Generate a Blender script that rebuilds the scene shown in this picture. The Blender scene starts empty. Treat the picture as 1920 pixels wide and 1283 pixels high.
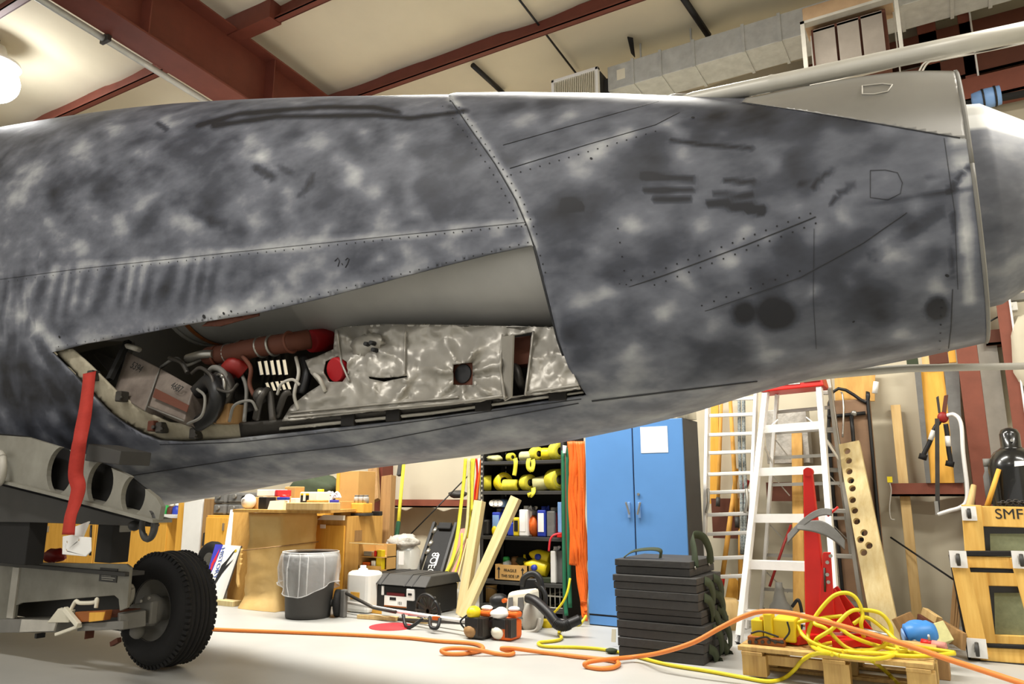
import bpy, math, random
import numpy as np
from mathutils import Vector, Matrix, noise
from mathutils.bvhtree import BVHTree
from mathutils.geometry import delaunay_2d_cdt
random.seed(7)
S = bpy.context.scene
COL = S.collection
PI = math.pi
# ------------------------------------------------------------------ camera
FPX = 1400.0; CAMH = 1.15; PITCH = math.radians(11.7); YAW = math.radians(30.5)
cam_d = bpy.data.cameras.new('camera'); cam_d.sensor_width = 36.0; cam_d.lens = 36.0 * FPX / 1920
cam_d.clip_start = 0.05; cam_d.clip_end = 200
cam = bpy.data.objects.new('camera', cam_d); COL.objects.link(cam)
cam.location = (0, 0, CAMH); cam.rotation_euler = (PI / 2 + PITCH, 0, YAW)
S.camera = cam
# ------------------------------------------------------------------ light and exposure
S.view_settings.view_transform = 'Standard'; S.view_settings.look = 'None'
S.view_settings.gamma = 1.0; S.view_settings.use_curve_mapping = False
S.view_settings.exposure = 0.16
wld = bpy.data.worlds.new('hangar_ambience'); S.world = wld; wld.use_nodes = True
wld.node_tree.nodes['Background'].inputs[0].default_value = (1.0, 0.97, 0.92, 1)
wld.node_tree.nodes['Background'].inputs[1].default_value = 0.95
def area(name, loc, sx, sy, power, rot=(0, 0, 0), col=(1, 0.96, 0.88)):
    l = bpy.data.lights.new(name, 'AREA'); l.shape = 'RECTANGLE'; l.size = sx; l.size_y = sy
    l.energy = power; l.color = col
    o = bpy.data.objects.new(name, l); COL.objects.link(o); o.location = loc; o.rotation_euler = rot
    return o
area('ceiling_light_aisle', (-2.8, 5.1, 5.4), 3.0, 0.5, 330)
area('ceiling_light_aisle', (-6.6, 5.1, 5.2), 3.0, 0.5, 440)
area('ceiling_light_aisle', (3.0, 4.2, 5.4), 3.0, 0.5, 260)
area('front_fill_hall', (-4.0, -1.0, 6.2), 3.0, 0.5, 230, col=(1, 0.97, 0.93))  # added soft front fill from the camera side, out of view
area('front_fill_hall', (2.5, -1.0, 6.2), 3.0, 0.5, 190, col=(1, 0.97, 0.93))  # second added front fill, further right
# ------------------------------------------------------------------ camera geometry used to lay the scene out in metres
CO = np.array([0, 0, CAMH])
RV = np.array([math.cos(YAW), math.sin(YAW), 0.0])
FH = np.array([-math.sin(YAW), math.cos(YAW), 0.0])
DV = FH * math.cos(PITCH) + np.array([0, 0, math.sin(PITCH)])
UV = -FH * math.sin(PITCH) + np.array([0, 0, math.cos(PITCH)])
def ray(x, y): return DV + RV * (x - 960) / FPX - UV * (y - 641.5) / FPX
def G(x, y, z=0.0):
    d = ray(x, y); return Vector(CO + d * ((z - CAMH) / d[2]))
def W(x, y, Y):
    d = ray(x, y); return Vector(CO + d * (Y / d[1]))
def XP(x, y, X):
    d = ray(x, y); return Vector(CO + d * (X / d[0]))
def DP(x, y, t): return Vector(CO + ray(x, y) * t)
def pr(P):
    v = np.asarray(P, float) - CO; d = v @ DV
    return 960 + FPX * (v @ RV) / d, 641.5 - FPX * (v @ UV) / d
def depth(P): return float((np.asarray(P, float) - CO) @ DV)
# ------------------------------------------------------------------ materials
def lin(h):
    h = h.lstrip('#'); c = [int(h[i:i + 2], 16) / 255 for i in (0, 2, 4)]
    return [(v / 12.92 if v <= 0.04045 else ((v + 0.055) / 1.055) ** 2.4) for v in c] + [1.0]
class NT:
    def __init__(s, name):
        s.m = bpy.data.materials.new(name); s.m.use_nodes = True; s.t = s.m.node_tree
        s.b = s.t.nodes['Principled BSDF']; s.out = s.t.nodes['Material Output']
    def n(s, typ, **kw):
        o = s.t.nodes.new(typ)
        for k, v in kw.items():
            if k in o.inputs: o.inputs[k].default_value = v
            else: setattr(o, k, v)
        return o
    def l(s, a, b): s.t.links.new(a, b)
def mat(name, col, rough=0.6, metal=0.0, var=0.12, scale=6.0, bump=0.0, bscale=40.0, col2=None, stretch=None, emit=0, alpha=1, trans=0, spec=0.4, coat=0, detail=4):
    a = NT(name); b = a.b
    b.inputs['Roughness'].default_value = rough; b.inputs['Metallic'].default_value = metal
    b.inputs['Specular IOR Level'].default_value = spec; b.inputs['Coat Weight'].default_value = coat
    c = lin(col); tc = a.n('ShaderNodeTexCoord'); mp = a.n('ShaderNodeMapping')
    a.l(tc.outputs['Object'], mp.inputs[0])
    if stretch: mp.inputs['Scale'].default_value = stretch
    nz = a.n('ShaderNodeTexNoise', Scale=scale, Detail=detail, Roughness=0.6); a.l(mp.outputs[0], nz.inputs['Vector'])
    rp = a.n('ShaderNodeValToRGB'); rp.color_ramp.elements[0].position = 0.3; rp.color_ramp.elements[1].position = 0.72
    rp.color_ramp.elements[0].color = (lin(col2) if col2 else [v * (1 - var) for v in c[:3]] + [1])
    rp.color_ramp.elements[1].color = ([min(1, v * (1 + var)) for v in c[:3]] + [1] if not col2 else c)
    a.l(nz.outputs['Fac'], rp.inputs[0]); a.l(rp.outputs[0], b.inputs['Base Color'])
    if bump:
        n2 = a.n('ShaderNodeTexNoise', Scale=bscale, Detail=3.0); a.l(mp.outputs[0], n2.inputs['Vector'])
        bp = a.n('ShaderNodeBump', Strength=bump, Distance=0.02); a.l(n2.outputs['Fac'], bp.inputs['Height'])
        a.l(bp.outputs[0], b.inputs['Normal'])
    if emit: b.inputs['Emission Color'].default_value = c; b.inputs['Emission Strength'].default_value = emit
    b.inputs['Alpha'].default_value = alpha; b.inputs['Transmission Weight'].default_value = trans
    return a.m
M = {}
def wood(key, c1, c2, rough=0.65):
    M[key] = mat(key, c1, rough, col2=c2, scale=1.6, stretch=(14, 14, 1.2), bump=0.08, bscale=6, detail=6)
wood('pine', '#dcbf86', '#c4a066'); wood('pine_pale', '#e6d5a4', '#d2b980'); wood('oak_yellow', '#ecb44c', '#dba03a')
wood('plywood', '#d2a55a', '#b98a44'); wood('timber_brown', '#a98556', '#8c6a42'); wood('handle_wood', '#d8a34c', '#bd8636')
wood('pallet_wood', '#cfae6c', '#a98650'); wood('crate_wood', '#e8c06a', '#cf9f4a')
M['brown_table'] = mat('brown_table', '#8a6c52', 0.6)
M['steel_red'] = mat('steel_red', '#6e382b', 0.55, var=0.1)
M['rust_red'] = mat('rust_red', '#7d4534', 0.6)
M['cream'] = mat('cream', '#c4bca6', 0.8, var=0.05, scale=1.2, bump=0.15, bscale=2.5)
M['roof_lining'] = mat('roof_lining', '#d8cfb6', 0.8, var=0.05, scale=1.2, bump=0.2, bscale=2.5)
M['black'] = mat('black', '#1c1c1d', 0.45); M['black_matte'] = mat('black_matte', '#191817', 0.8)
M['pad_black'] = mat('pad_black', '#232324', .75)
M['rubber'] = mat('rubber', '#131212', 0.75, bump=0.1, bscale=60)
M['dark_grey'] = mat('dark_grey', '#3b3a38', 0.55); M['mid_grey'] = mat('mid_grey', '#77756f', 0.55)
M['light_grey'] = mat('light_grey', '#b7b3a8', 0.5); M['dolly_grey'] = mat('dolly_grey', '#8d8b80', 0.55, col2='#77746a', scale=5)
M['white'] = mat('white', '#ecebe6', 0.5, var=0.03); M['paper'] = mat('paper', '#f2f1ee', 0.8, var=0.02)
M['cream_plastic'] = mat('cream_plastic', '#e8e2cd', 0.45, var=0.04)
M['alu'] = mat('alu', '#eeedea', 0.42, 0.15, var=0.06); M['alu_dull'] = mat('alu_dull', '#a6a39b', 0.45, 0.5, var=0.1)
M['steel'] = mat('steel', '#a5a39c', 0.35, 0.8, var=0.12); M['dark_steel'] = mat('dark_steel', '#4a4743', 0.45, 0.6, var=0.2)
M['galv'] = mat('galv', '#bfc1bd', 0.45, 0.2, var=0.14, scale=9, bump=0.05, bscale=14)
M['blue_cab'] = mat('blue_cab', '#5a8ecb', 0.5, var=0.05, scale=2)
M['blue'] = mat('blue', '#2b3fa8', 0.4); M['light_blue'] = mat('light_blue', '#7fa5d8', 0.4); M['blue_tool'] = mat('blue_tool', '#3f86cf', 0.4)
M['red'] = mat('red', '#c71f17', 0.42, var=0.08); M['red_cap'] = mat('red_cap', '#a8141c', 0.6, var=0.08); M['red_dark'] = mat('red_dark', '#8a1c16', 0.5)
M['orange'] = mat('orange', '#e8691d', 0.55, var=0.1); M['hose_orange'] = mat('hose_orange', '#e0813a', 0.5, var=0.05)
M['yellow'] = mat('yellow', '#d8bd1d', 0.5, var=0.08); M['hose_yellow'] = mat('hose_yellow', '#d9c624', 0.45, var=0.1)
M['strap_yellow'] = mat('strap_yellow', '#ddd23a', 0.7, var=0.12, scale=20); M['strap_pale'] = mat('strap_pale', '#cdc98f', 0.75, var=0.1, scale=20)
M['strap_green'] = mat('strap_green', '#1f6a4a', 0.7); M['olive_web'] = mat('olive_web', '#37402c', 0.8)
M['ribbon_red'] = mat('ribbon_red', '#b23427', 0.75, col2='#a02a20', bump=0.2, bscale=30)
M['kraft'] = mat('kraft', '#e6c484', 0.75, col2='#d4ac66', scale=2, bump=0.5, bscale=4); M['carton'] = mat('carton', '#c39a5c', 0.8, var=0.06)
M['pink'] = mat('pink', '#c98a80', 0.6); M['green'] = mat('green', '#2f9a4c', 0.5); M['green_handle'] = mat('green_handle', '#1f5a40', 0.5)
M['jug_yellow'] = mat('jug_yellow', '#e6cf1e', 0.4, var=0.05)
M['bag'] = mat('bag', '#b6b2aa', 0.3, var=0.2, scale=14, bump=0.6, bscale=18)
M['liner'] = mat('liner', '#f4f5f5', 0.3, var=0.03, alpha=0.3, bump=0.5, bscale=14)
M['clear'] = mat('clear', '#dfe4e4', 0.15, var=0.02, alpha=0.4)
M['case_black'] = mat('case_black', '#3a3938', 0.7, var=0.15, bump=0.15, bscale=30)
M['carpet_green'] = mat('carpet_green', '#7f8466', 0.95, var=0.12, scale=30)
M['glassy_dark'] = mat('glassy_dark', '#2c2b26', 0.25)
M['cloth_grey'] = mat('cloth_grey', '#6d6c69', 0.9, bump=0.3, bscale=12)
M['rope'] = mat('rope', '#b9bdb8', 0.8, col2='#53616a', scale=60)
M['cyl_black'] = mat('cyl_black', '#1d1d1c', 0.22, coat=0.3)
M['floor_paint'] = mat('floor_paint', '#b0b0ac', 0.4, var=0.07, scale=1.3, bump=0.03, bscale=3)
M['lamp'] = mat('lamp', '#ffffff', 0.5, var=0, emit=26)
M['rust_orange'] = mat('rust_orange', '#a1602f', 0.6, 0.3); M['rust_brown'] = mat('rust_brown', '#5d3323', 0.7)
M['bare_metal'] = mat('bare_metal', '#93918c', 0.38, 0.55, var=0.12, scale=2.2)
M['tube_metal'] = mat('tube_metal', '#c3c0b6', 0.4, 0.25, var=0.06)
M['pipe_metal'] = mat('pipe_metal', '#bdbcb8', 0.42, 0.2, var=0.08, scale=2.5)
M['foil'] = mat('foil', '#a29e95', 0.4, 0.4, var=0.1, scale=5, bump=0.06, bscale=9)
M['frame_cream'] = mat('frame_cream', '#b9b19a', 0.6, col2='#8e8672', scale=7); M['bay_dark'] = mat('bay_dark', '#25221f', 0.6)
M['box_grey'] = mat('box_grey', '#857a70', 0.55, col2='#5a5049', scale=5, bump=0.1)
M['seam'] = mat('seam', '#2c2d30', 0.6); M['ink'] = mat('ink', '#1f1f22', 0.7)
M['text_white'] = mat('text_white', '#ecece8', 0.6, var=0); M['text_black'] = mat('text_black', '#202020', 0.7, var=0)
M['text_blue'] = mat('text_blue', '#3c5aa8', 0.6, var=0)
M['maroon'] = mat('maroon', '#6e1f24', 0.5); M['sign_blue'] = mat('sign_blue', '#3c3fae', 0.5); M['sign_red'] = mat('sign_red', '#d0303a', 0.5)
M['beige_box'] = mat('beige_box', '#b99b79', 0.55); M['grille'] = mat('grille', '#8f867b', 0.6, 0.1)
# ------------------------------------------------------------------ mesh builder
def vec(p): return Vector((float(p[0]), float(p[1]), float(p[2])))
class MB:
    def __init__(s): s.v = []; s.f = []; s.sm = []
    def add(s, vs, fs, smooth=False):
        o = len(s.v); s.v += [vec(p) for p in vs]; s.f += [[i + o for i in f] for f in fs]; s.sm += [smooth] * len(fs); return s
    def box(s, a, b):
        x0, y0, z0 = [min(a[i], b[i]) for i in range(3)]; x1, y1, z1 = [max(a[i], b[i]) for i in range(3)]
        return s.add([(x0, y0, z0), (x1, y0, z0), (x1, y1, z0), (x0, y1, z0), (x0, y0, z1), (x1, y0, z1), (x1, y1, z1), (x0, y1, z1)],
                     [(0, 3, 2, 1), (4, 5, 6, 7), (0, 1, 5, 4), (1, 2, 6, 5), (2, 3, 7, 6), (3, 0, 4, 7)])
    def hexa(s, lo, hi):      # two quads of corresponding corners
        return s.add(list(lo) + list(hi), [(0, 3, 2, 1), (4, 5, 6, 7), (0, 1, 5, 4), (1, 2, 6, 5), (2, 3, 7, 6), (3, 0, 4, 7)])
    def slab(s, q, t):        # quad with thickness along its normal
        q = [vec(p) for p in q]; n = (q[1] - q[0]).cross(q[3] - q[0]).normalized() * t
        return s.hexa(q, [p + n for p in q])
    def bar(s, p, q, w, t, side=None):
        p, q = vec(p), vec(q); d = (q - p).normalized()
        sd = vec(side) if side is not None else (Vector((0, 0, 1)) if abs(d.z) < 0.9 else Vector((1, 0, 0)))
        u = (sd - d * sd.dot(d)).normalized() * (w / 2); v = d.cross(u).normalized() * (t / 2)
        return s.hexa([p - u - v, p + u - v, p + u + v, p - u + v], [q - u - v, q + u - v, q + u + v, q - u + v])
    def tube(s, pts, r, n=8, cap=True):
        pts = [vec(p) for p in pts]; k = len(pts); rr = r if isinstance(r, (list, tuple)) else [r] * k
        vs = []; up = None
        for i, p in enumerate(pts):
            d = (pts[min(i + 1, k - 1)] - pts[max(i - 1, 0)]).normalized()
            if up is None: up = Vector((0, 0, 1)) if abs(d.z) < 0.9 else Vector((1, 0, 0))
            u = up - d * up.dot(d)
            if u.length < 1e-4: u = d.orthogonal()
            u.normalize(); up = u; v = d.cross(u)
            vs += [p + (u * math.cos(2 * PI * j / n) + v * math.sin(2 * PI * j / n)) * rr[i] for j in range(n)]
        fs = [(i * n + j, i * n + (j + 1) % n, (i + 1) * n + (j + 1) % n, (i + 1) * n + j) for i in range(k - 1) for j in range(n)]
        s.add(vs, fs, True)
        if cap: s.add([], [])
        if cap:
            o = len(s.v) - len(vs); s.f += [[o + j for j in range(n)][::-1], [o + (k - 1) * n + j for j in range(n)]]; s.sm += [False, False]
        return s
    def lathe(s, base, prof, n=24, axis=(0, 0, 1), cap=True):    # prof [(r, h)]
        b = vec(base); ax = vec(axis).normalized(); u = ax.orthogonal().normalized(); v = ax.cross(u)
        vs = [b + ax * h + (u * math.cos(2 * PI * j / n) + v * math.sin(2 * PI * j / n)) * r for r, h in prof for j in range(n)]
        k = len(prof)
        fs = [(i * n + j, i * n + (j + 1) % n, (i + 1) * n + (j + 1) % n, (i + 1) * n + j) for i in range(k - 1) for j in range(n)]
        s.add(vs, fs, True); o = len(s.v) - len(vs)
        if cap: s.f += [[o + j for j in range(n)][::-1], [o + (k - 1) * n + j for j in range(n)]]; s.sm += [False, False]
        return s
    def blob(s, c, rx, ry, rz, n=12, m=8, rough=0.0, p=1.0):
        c = vec(c); vs = []; sg = lambda x: (1 if x >= 0 else -1) * abs(x) ** p
        for i in range(1, m):
            t = PI * i / m
            for j in range(n):
                a = 2 * PI * j / n; k = 1 + rough * noise.noise(Vector((math.cos(a) * 2 + c.x * 7, math.sin(a) * 2, math.cos(t) * 2 + c.z * 5)))
                vs.append(c + Vector((rx * sg(math.sin(t)) * sg(math.cos(a)), ry * sg(math.sin(t)) * sg(math.sin(a)), rz * sg(math.cos(t)))) * k)
        top = len(vs); vs += [c + Vector((0, 0, rz)), c - Vector((0, 0, rz))]
        fs = [(i * n + j, i * n + (j + 1) % n, (i + 1) * n + (j + 1) % n, (i + 1) * n + j) for i in range(m - 2) for j in range(n)]
        fs += [(top, (j + 1) % n, j) for j in range(n)] + [(top + 1, (m - 2) * n + j, (m - 2) * n + (j + 1) % n) for j in range(n)]
        return s.add(vs, fs, True)
    def ribbon(s, pts, w, side, t=0.003):
        pts = [vec(p) for p in pts]; k = len(pts); vs = []
        for i, p in enumerate(pts):
            d = (pts[min(i + 1, k - 1)] - pts[max(i - 1, 0)]).normalized(); sd = vec(side[i] if isinstance(side, list) else side)
            u = (sd - d * sd.dot(d)).normalized(); nn = d.cross(u); ww = w[i] if isinstance(w, (list, tuple)) else w
            vs += [p - u * ww / 2 - nn * t / 2, p + u * ww / 2 - nn * t / 2, p + u * ww / 2 + nn * t / 2, p - u * ww / 2 + nn * t / 2]
        fs = []
        for i in range(k - 1):
            for j in range(4): fs.append((i * 4 + j, i * 4 + (j + 1) % 4, i * 4 + 4 + (j + 1) % 4, i * 4 + 4 + j))
        fs += [(3, 2, 1, 0), (k * 4 - 4, k * 4 - 3, k * 4 - 2, k * 4 - 1)]
        return s.add(vs, fs, True)
    def torus(s, c, R, r, axis=(0, 0, 1), n=28, m=8, a0=0, a1=2 * PI):
        ax = vec(axis).normalized(); u = ax.orthogonal().normalized(); v = ax.cross(u); c = vec(c)
        pts = [c + (u * math.cos(a0 + (a1 - a0) * i / n) + v * math.sin(a0 + (a1 - a0) * i / n)) * R for i in range(n + 1)]
        return s.tube(pts, r, m)
    def build(s, name, m, parent=None, bev=0, kind=None):
        me = bpy.data.meshes.new(name); o = bpy.data.objects.new(name, me); COL.objects.link(o)
        if parent is not None:
            org = parent.matrix_world.translation if False else Vector(parent['_o'])
        else:
            lo = [min(p[i] for p in s.v) for i in range(3)]; hi = [max(p[i] for p in s.v) for i in range(3)]
            org = Vector(((lo[0] + hi[0]) / 2, (lo[1] + hi[1]) / 2, lo[2]))
        me.from_pydata([tuple(p - org) for p in s.v], [], s.f)
        me.polygons.foreach_set('use_smooth', s.sm); me.materials.append(M[m] if isinstance(m, str) else m)
        me.validate(); me.update()
        if parent is not None: o.parent = parent
        else: o.location = org
        o['_o'] = tuple(org)
        if bev:
            b = o.modifiers.new('bevel', 'BEVEL'); b.width = bev; b.segments = 2; b.limit_method = 'ANGLE'
        if kind: o['kind'] = kind
        return o
def tag(o, label=None, cat=None, group=None, kind=None):
    if label: o['label'] = label
    if cat: o['category'] = cat
    if group: o['group'] = group
    if kind: o['kind'] = kind
    return o
def thing(name, label, cat, loc, group=None):
    o = bpy.data.objects.new(name, None); COL.objects.link(o); o.location = loc; o['_o'] = tuple(vec(loc))
    o.empty_display_size = 0.1
    return tag(o, label, cat, group)
def solo(name, mb, m, label, cat, group=None, bev=0): return tag(mb.build(name, m, bev=bev), label, cat, group)
def struct(name, mb, m, bev=0): return tag(mb.build(name, m, bev=bev), kind='structure')
def plank_obj(name, p, q, w, t, m, side=(0, -1, 0), parent=None, bev=0.003):
    """a board in its own frame (local z along the length) so the grain runs along it"""
    p, q = vec(p), vec(q); d = (q - p); L = d.length; d.normalize(); sd = vec(side)
    u = (sd - d * sd.dot(d)).normalized(); v = d.cross(u)          # u: width is along v, thickness along u
    mb = MB().box((-w / 2, -t / 2, 0), (w / 2, t / 2, L))
    me = bpy.data.meshes.new(name); me.from_pydata([tuple(x) for x in mb.v], [], mb.f); me.materials.append(M[m])
    o = bpy.data.objects.new(name, me); COL.objects.link(o)
    mw = Matrix(((v.x, u.x, d.x, p.x), (v.y, u.y, d.y, p.y), (v.z, u.z, d.z, p.z), (0, 0, 0, 1)))
    if parent is not None:
        o.parent = parent; mw = Matrix.Translation(-Vector(parent['_o'])) @ mw
    o.matrix_local = mw; o['_o'] = tuple(p)
    if bev:
        b = o.modifiers.new('bevel', 'BEVEL'); b.width = bev; b.segments = 2
    return o
def text_obj(name, s, origin, xdir, ydir, h, m, parent, depth_=0.0015, fit=None):
    """lettering as a mesh: capital height h, laid along xdir, facing xdir x ydir"""
    cu = bpy.data.curves.new(name, 'FONT'); cu.body = s; cu.size = h / 0.7; cu.extrude = depth_ / 2; cu.align_x = 'CENTER'; cu.align_y = 'CENTER'
    tmp = bpy.data.objects.new('tmp', cu); COL.objects.link(tmp); dg = bpy.context.evaluated_depsgraph_get()
    me = bpy.data.meshes.new_from_object(tmp.evaluated_get(dg)); bpy.data.objects.remove(tmp); me.name = name
    xd = vec(xdir).normalized(); yd = vec(ydir); yd = (yd - xd * yd.dot(xd)).normalized(); zd = xd.cross(yd)
    xs = [v.co.x for v in me.vertices]; k = 1.0
    if fit and xs: k = fit / (max(xs) - min(xs))
    o0 = vec(origin)
    org = Vector(parent['_o'])
    for v in me.vertices: v.co = o0 - org + xd * v.co.x * k + yd * v.co.y + zd * v.co.z
    me.materials.clear(); me.materials.append(M[m]); o = bpy.data.objects.new(name, me); COL.objects.link(o); o.parent = parent
    return o
def holed(outline, holes, fr, t, n=20, step=None):
    """flat plate with round holes; outline [(a,b)], holes [(a,b,r)], fr maps (a,b,depth) to 3-D"""
    V = [Vector(p) for p in outline]; E = [(i, (i + 1) % len(V)) for i in range(len(V))]; H = []
    for a, b, r in holes:
        o = len(V); V += [Vector((a + r * math.cos(2 * PI * i / n), b + r * math.sin(2 * PI * i / n))) for i in range(n)]
        E += [(o + i, o + (i + 1) % n) for i in range(n)]
    r_ = delaunay_2d_cdt(V, E, [], 0, 1e-6); vs, fs = r_[0], r_[2]
    keep = []
    for f in fs:
        c = sum((vs[i] for i in f), Vector((0, 0))) / len(f)
        if inpoly(c, outline) and all((c - Vector((a, b))).length > r * 0.985 for a, b, r in holes): keep.append(list(f))
    mb = MB(); k = len(vs)
    ec = {}
    for f in keep:
        for i in range(len(f)):
            e = (f[i], f[(i + 1) % len(f)]); ec[tuple(sorted(e))] = ec.get(tuple(sorted(e)), []) + [e]
    mb.add([fr(v.x, v.y, 0) for v in vs] + [fr(v.x, v.y, t) for v in vs],
           keep + [[i + k for i in f][::-1] for f in keep] + [(e[0][1], e[0][0], e[0][0] + k, e[0][1] + k) for e in ec.values() if len(e) == 1])
    return mb
def inpoly(p, poly):
    x, y = p[0], p[1]; r = False; j = len(poly) - 1
    for i in range(len(poly)):
        xi, yi = poly[i][0], poly[i][1]; xj, yj = poly[j][0], poly[j][1]
        if (yi > y) != (yj > y) and x < (xj - xi) * (y - yi) / (yj - yi) + xi: r = not r
        j = i
    return r
def smooth_path(pts, n=8):
    P = [vec(p) for p in pts]; P = [2 * P[0] - P[1]] + P + [2 * P[-1] - P[-2]]; out = []
    for i in range(1, len(P) - 2):
        for k in range(n):
            t = k / n; a, b, c, d = P[i - 1], P[i], P[i + 1], P[i + 2]
            out.append(0.5 * ((2 * b) + (c - a) * t + (2 * a - 5 * b + 4 * c - d) * t * t + (3 * b - a - 3 * c + d) * t ** 3))
    return out + [P[-2]]
def fbox(x0, xc, yt, yb, Y, d=None, x2=None, z0=None, z1=None):
    """world-aligned box: front face from pixel x0 to xc on plane Y, side to pixel x2 or depth d"""
    ym = (yt + yb) / 2; X0 = W(x0, ym, Y).x; c = W(xc, ym, Y); X1 = c.x
    Z1 = W((x0 + xc) / 2, yt, Y).z if z1 is None else z1; Z0 = W((x0 + xc) / 2, yb, Y).z if z0 is None else z0
    if d is None: d = XP(x2, ym, X1).y - Y
    return Vector((X0, Y, Z0)), Vector((X1, Y + d, Z1))
# ================================================================== THE SETTING
YW = 8.2; XL = -21.0; XR = 5.5; YB = -9.0; SL = 0.08
def zc(Y): return 6.0 + (YW - Y) * SL
def CP(x, y, drop=0.0):
    d = ray(x, y); t = (6.0 + YW * SL - drop - CAMH) / (d[2] + SL * d[1]); return Vector(CO + d * t)
struct('floor', MB().box((XL, YB, -0.12), (XR, YW + 0.2, 0)), 'floor_paint')
wl = MB(); wn = 150                                                  # insulation facing, gently pleated between the girts
for i in range(wn):
    pass
nx, nz = 170, 14
vs = []
for k in range(nz + 1):
    for i in range(nx + 1):
        x = XL + (XR - XL) * i / nx; z = 6.1 * k / nz
        bul = 0.055 * abs(math.sin(PI * (x + 0.3) / 0.62)) ** 0.6 * (0.4 + 0.6 * abs(math.sin(PI * z / 1.35))) + 0.03 * noise.noise(Vector((x * 1.7, z * 1.1, 3)))
        vs.append((x, YW - bul * 0.9, z))
wl.add(vs, [(k * (nx + 1) + i, k * (nx + 1) + i + 1, (k + 1) * (nx + 1) + i + 1, (k + 1) * (nx + 1) + i) for k in range(nz) for i in range(nx)], True)
wl.box((XL, YW + 0.02, 0), (XR, YW + 0.12, 6.1))
struct('wall_back', wl, 'cream')
struct('wall_left', MB().box((XL - 0.15, YB, 0), (XL, YW + 0.1, 8)), 'cream')
struct('wall_right', MB().box((XR, YB, 0), (XR + 0.15, YW + 0.1, 8)), 'cream')
cl = MB(); vs = []; nx, ny = 110, 90                                 # sagging roof insulation, quilted between the purlins
for k in range(ny + 1):
    for i in range(nx + 1):
        x = XL + (XR - XL) * i / nx; y = YB + (YW - YB) * k / ny
        vs.append((x, y, zc(y) - 0.05 * abs(math.sin(PI * (x + 0.2) / 1.25)) ** 0.5 + 0.03 * noise.noise(Vector((x, y * 1.3, 0)))))
cl.add(vs, [(k * (nx + 1) + i, (k + 1) * (nx + 1) + i, (k + 1) * (nx + 1) + i + 1, k * (nx + 1) + i + 1) for k in range(ny) for i in range(nx)], True)
cl.hexa([(XL, YB, zc(YB) + .1), (XR, YB, zc(YB) + .1), (XR, YW, zc(YW) + .1), (XL, YW, zc(YW) + .1)], [(XL, YB, zc(YB) + .2), (XR, YB, zc(YB) + .2), (XR, YW, zc(YW) + .2), (XL, YW, zc(YW) + .2)])
struct('ceiling', cl, 'roof_lining')
# purlins run along the wall, the rafter crosses under them
def purlin(nm, y0, lo=XL, hi=XR, h=0.21, w=0.075, m='steel_red'):
    z = zc(y0) - 0.03
    mb = MB().box((lo, y0 - 0.006, z - h), (hi, y0 + 0.006, z)).box((lo, y0 - w, z - h), (hi, y0, z - h + 0.012)).box((lo, y0, z - 0.012), (hi, y0 + w, z))
    mb.box((lo, y0 - w, z - h), (hi, y0 - w + 0.008, z - h + 0.03))
    return struct(nm, mb, m)
ya = (CP(1220, 0, .24).y + CP(700, 175, .24).y) / 2; yb = (CP(620, 0, .24).y + CP(150, 210, .24).y) / 2
dp = abs(ya - yb)
purlin('trim_1', ya); purlin('trim_2', yb); purlin('trim_3', yb - dp); purlin('trim_4', ya + dp)
xr = (CP(80, 0, .95).x + CP(410, 188, .95).x) / 2
rf = MB()
def rbeam(mb, xa, xb, da, db):
    mb.hexa([(xa, YB, zc(YB) - db), (xb, YB, zc(YB) - db), (xb, YW, zc(YW) - db), (xa, YW, zc(YW) - db)], [(xa, YB, zc(YB) - da), (xb, YB, zc(YB) - da), (xb, YW, zc(YW) - da), (xa, YW, zc(YW) - da)])
rbeam(rf, xr, xr + .36, .93, .95); rbeam(rf, xr + .17, xr + .19, .24, .94); rbeam(rf, xr, xr + .36, .23, .25)
for yy in np.arange(YB + 0.7, YW, 1.5): rf.box((xr + .02, yy, zc(yy) - .94), (xr + .34, yy + .012, zc(yy) - .24))
struct('trim_5', rf, 'steel_red')
cpl = MB().box((xr + .1, yb - .14, zc(yb) - .25), (xr + .85, yb + .02, zc(yb) - .03)); struct('trim_6', cpl, 'steel_red')   # purlin splice at the rafter
cond = thing('conduit', 'long grey metal conduit pipe running beside the big red rafter', 'pipe', (xr - .06, 4, zc(4) - .98))
MBc = MB().tube([(xr - .05, YB + .5, zc(YB + .5) - .97), (xr - .05, YW - .1, zc(YW - .1) - .97)], .032, 10); MBc.build('pipe', 'galv', cond)
for yy in np.arange(yb - 3.9, YW, 1.3): MB().box((xr - .1, yy, zc(yy) - 1.01), (xr + .03, yy + .035, zc(yy) - .93)).build('clamp', 'dark_steel', cond)
# thin dark sag rods between the purlins
for i, (a, b, r, lb) in enumerate([((968, -8), (1082, 140), .012, 'thin black sag rod crossing the ceiling left of the duct grille'), ((1278, -8), (1328, 66), .035, 'short thick black brace at the top right of the ceiling'), ((886, 122), (945, 176), .03, 'short black brace under the long purlin over the fuselage')]):
    solo('ceiling_brace', MB().tube([CP(a[0], a[1], .1), CP(b[0], b[1], .1)], r, 8), 'black', lb, 'brace')
solo('insulation_flap', MB().slab([CP(1176, 70, .06), CP(1186, 72, .1), CP(1190, 108, .12), CP(1183, 100, .06)], .01), 'black_matte', 'small torn black flap hanging from the ceiling insulation by the duct', 'flap')
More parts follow.
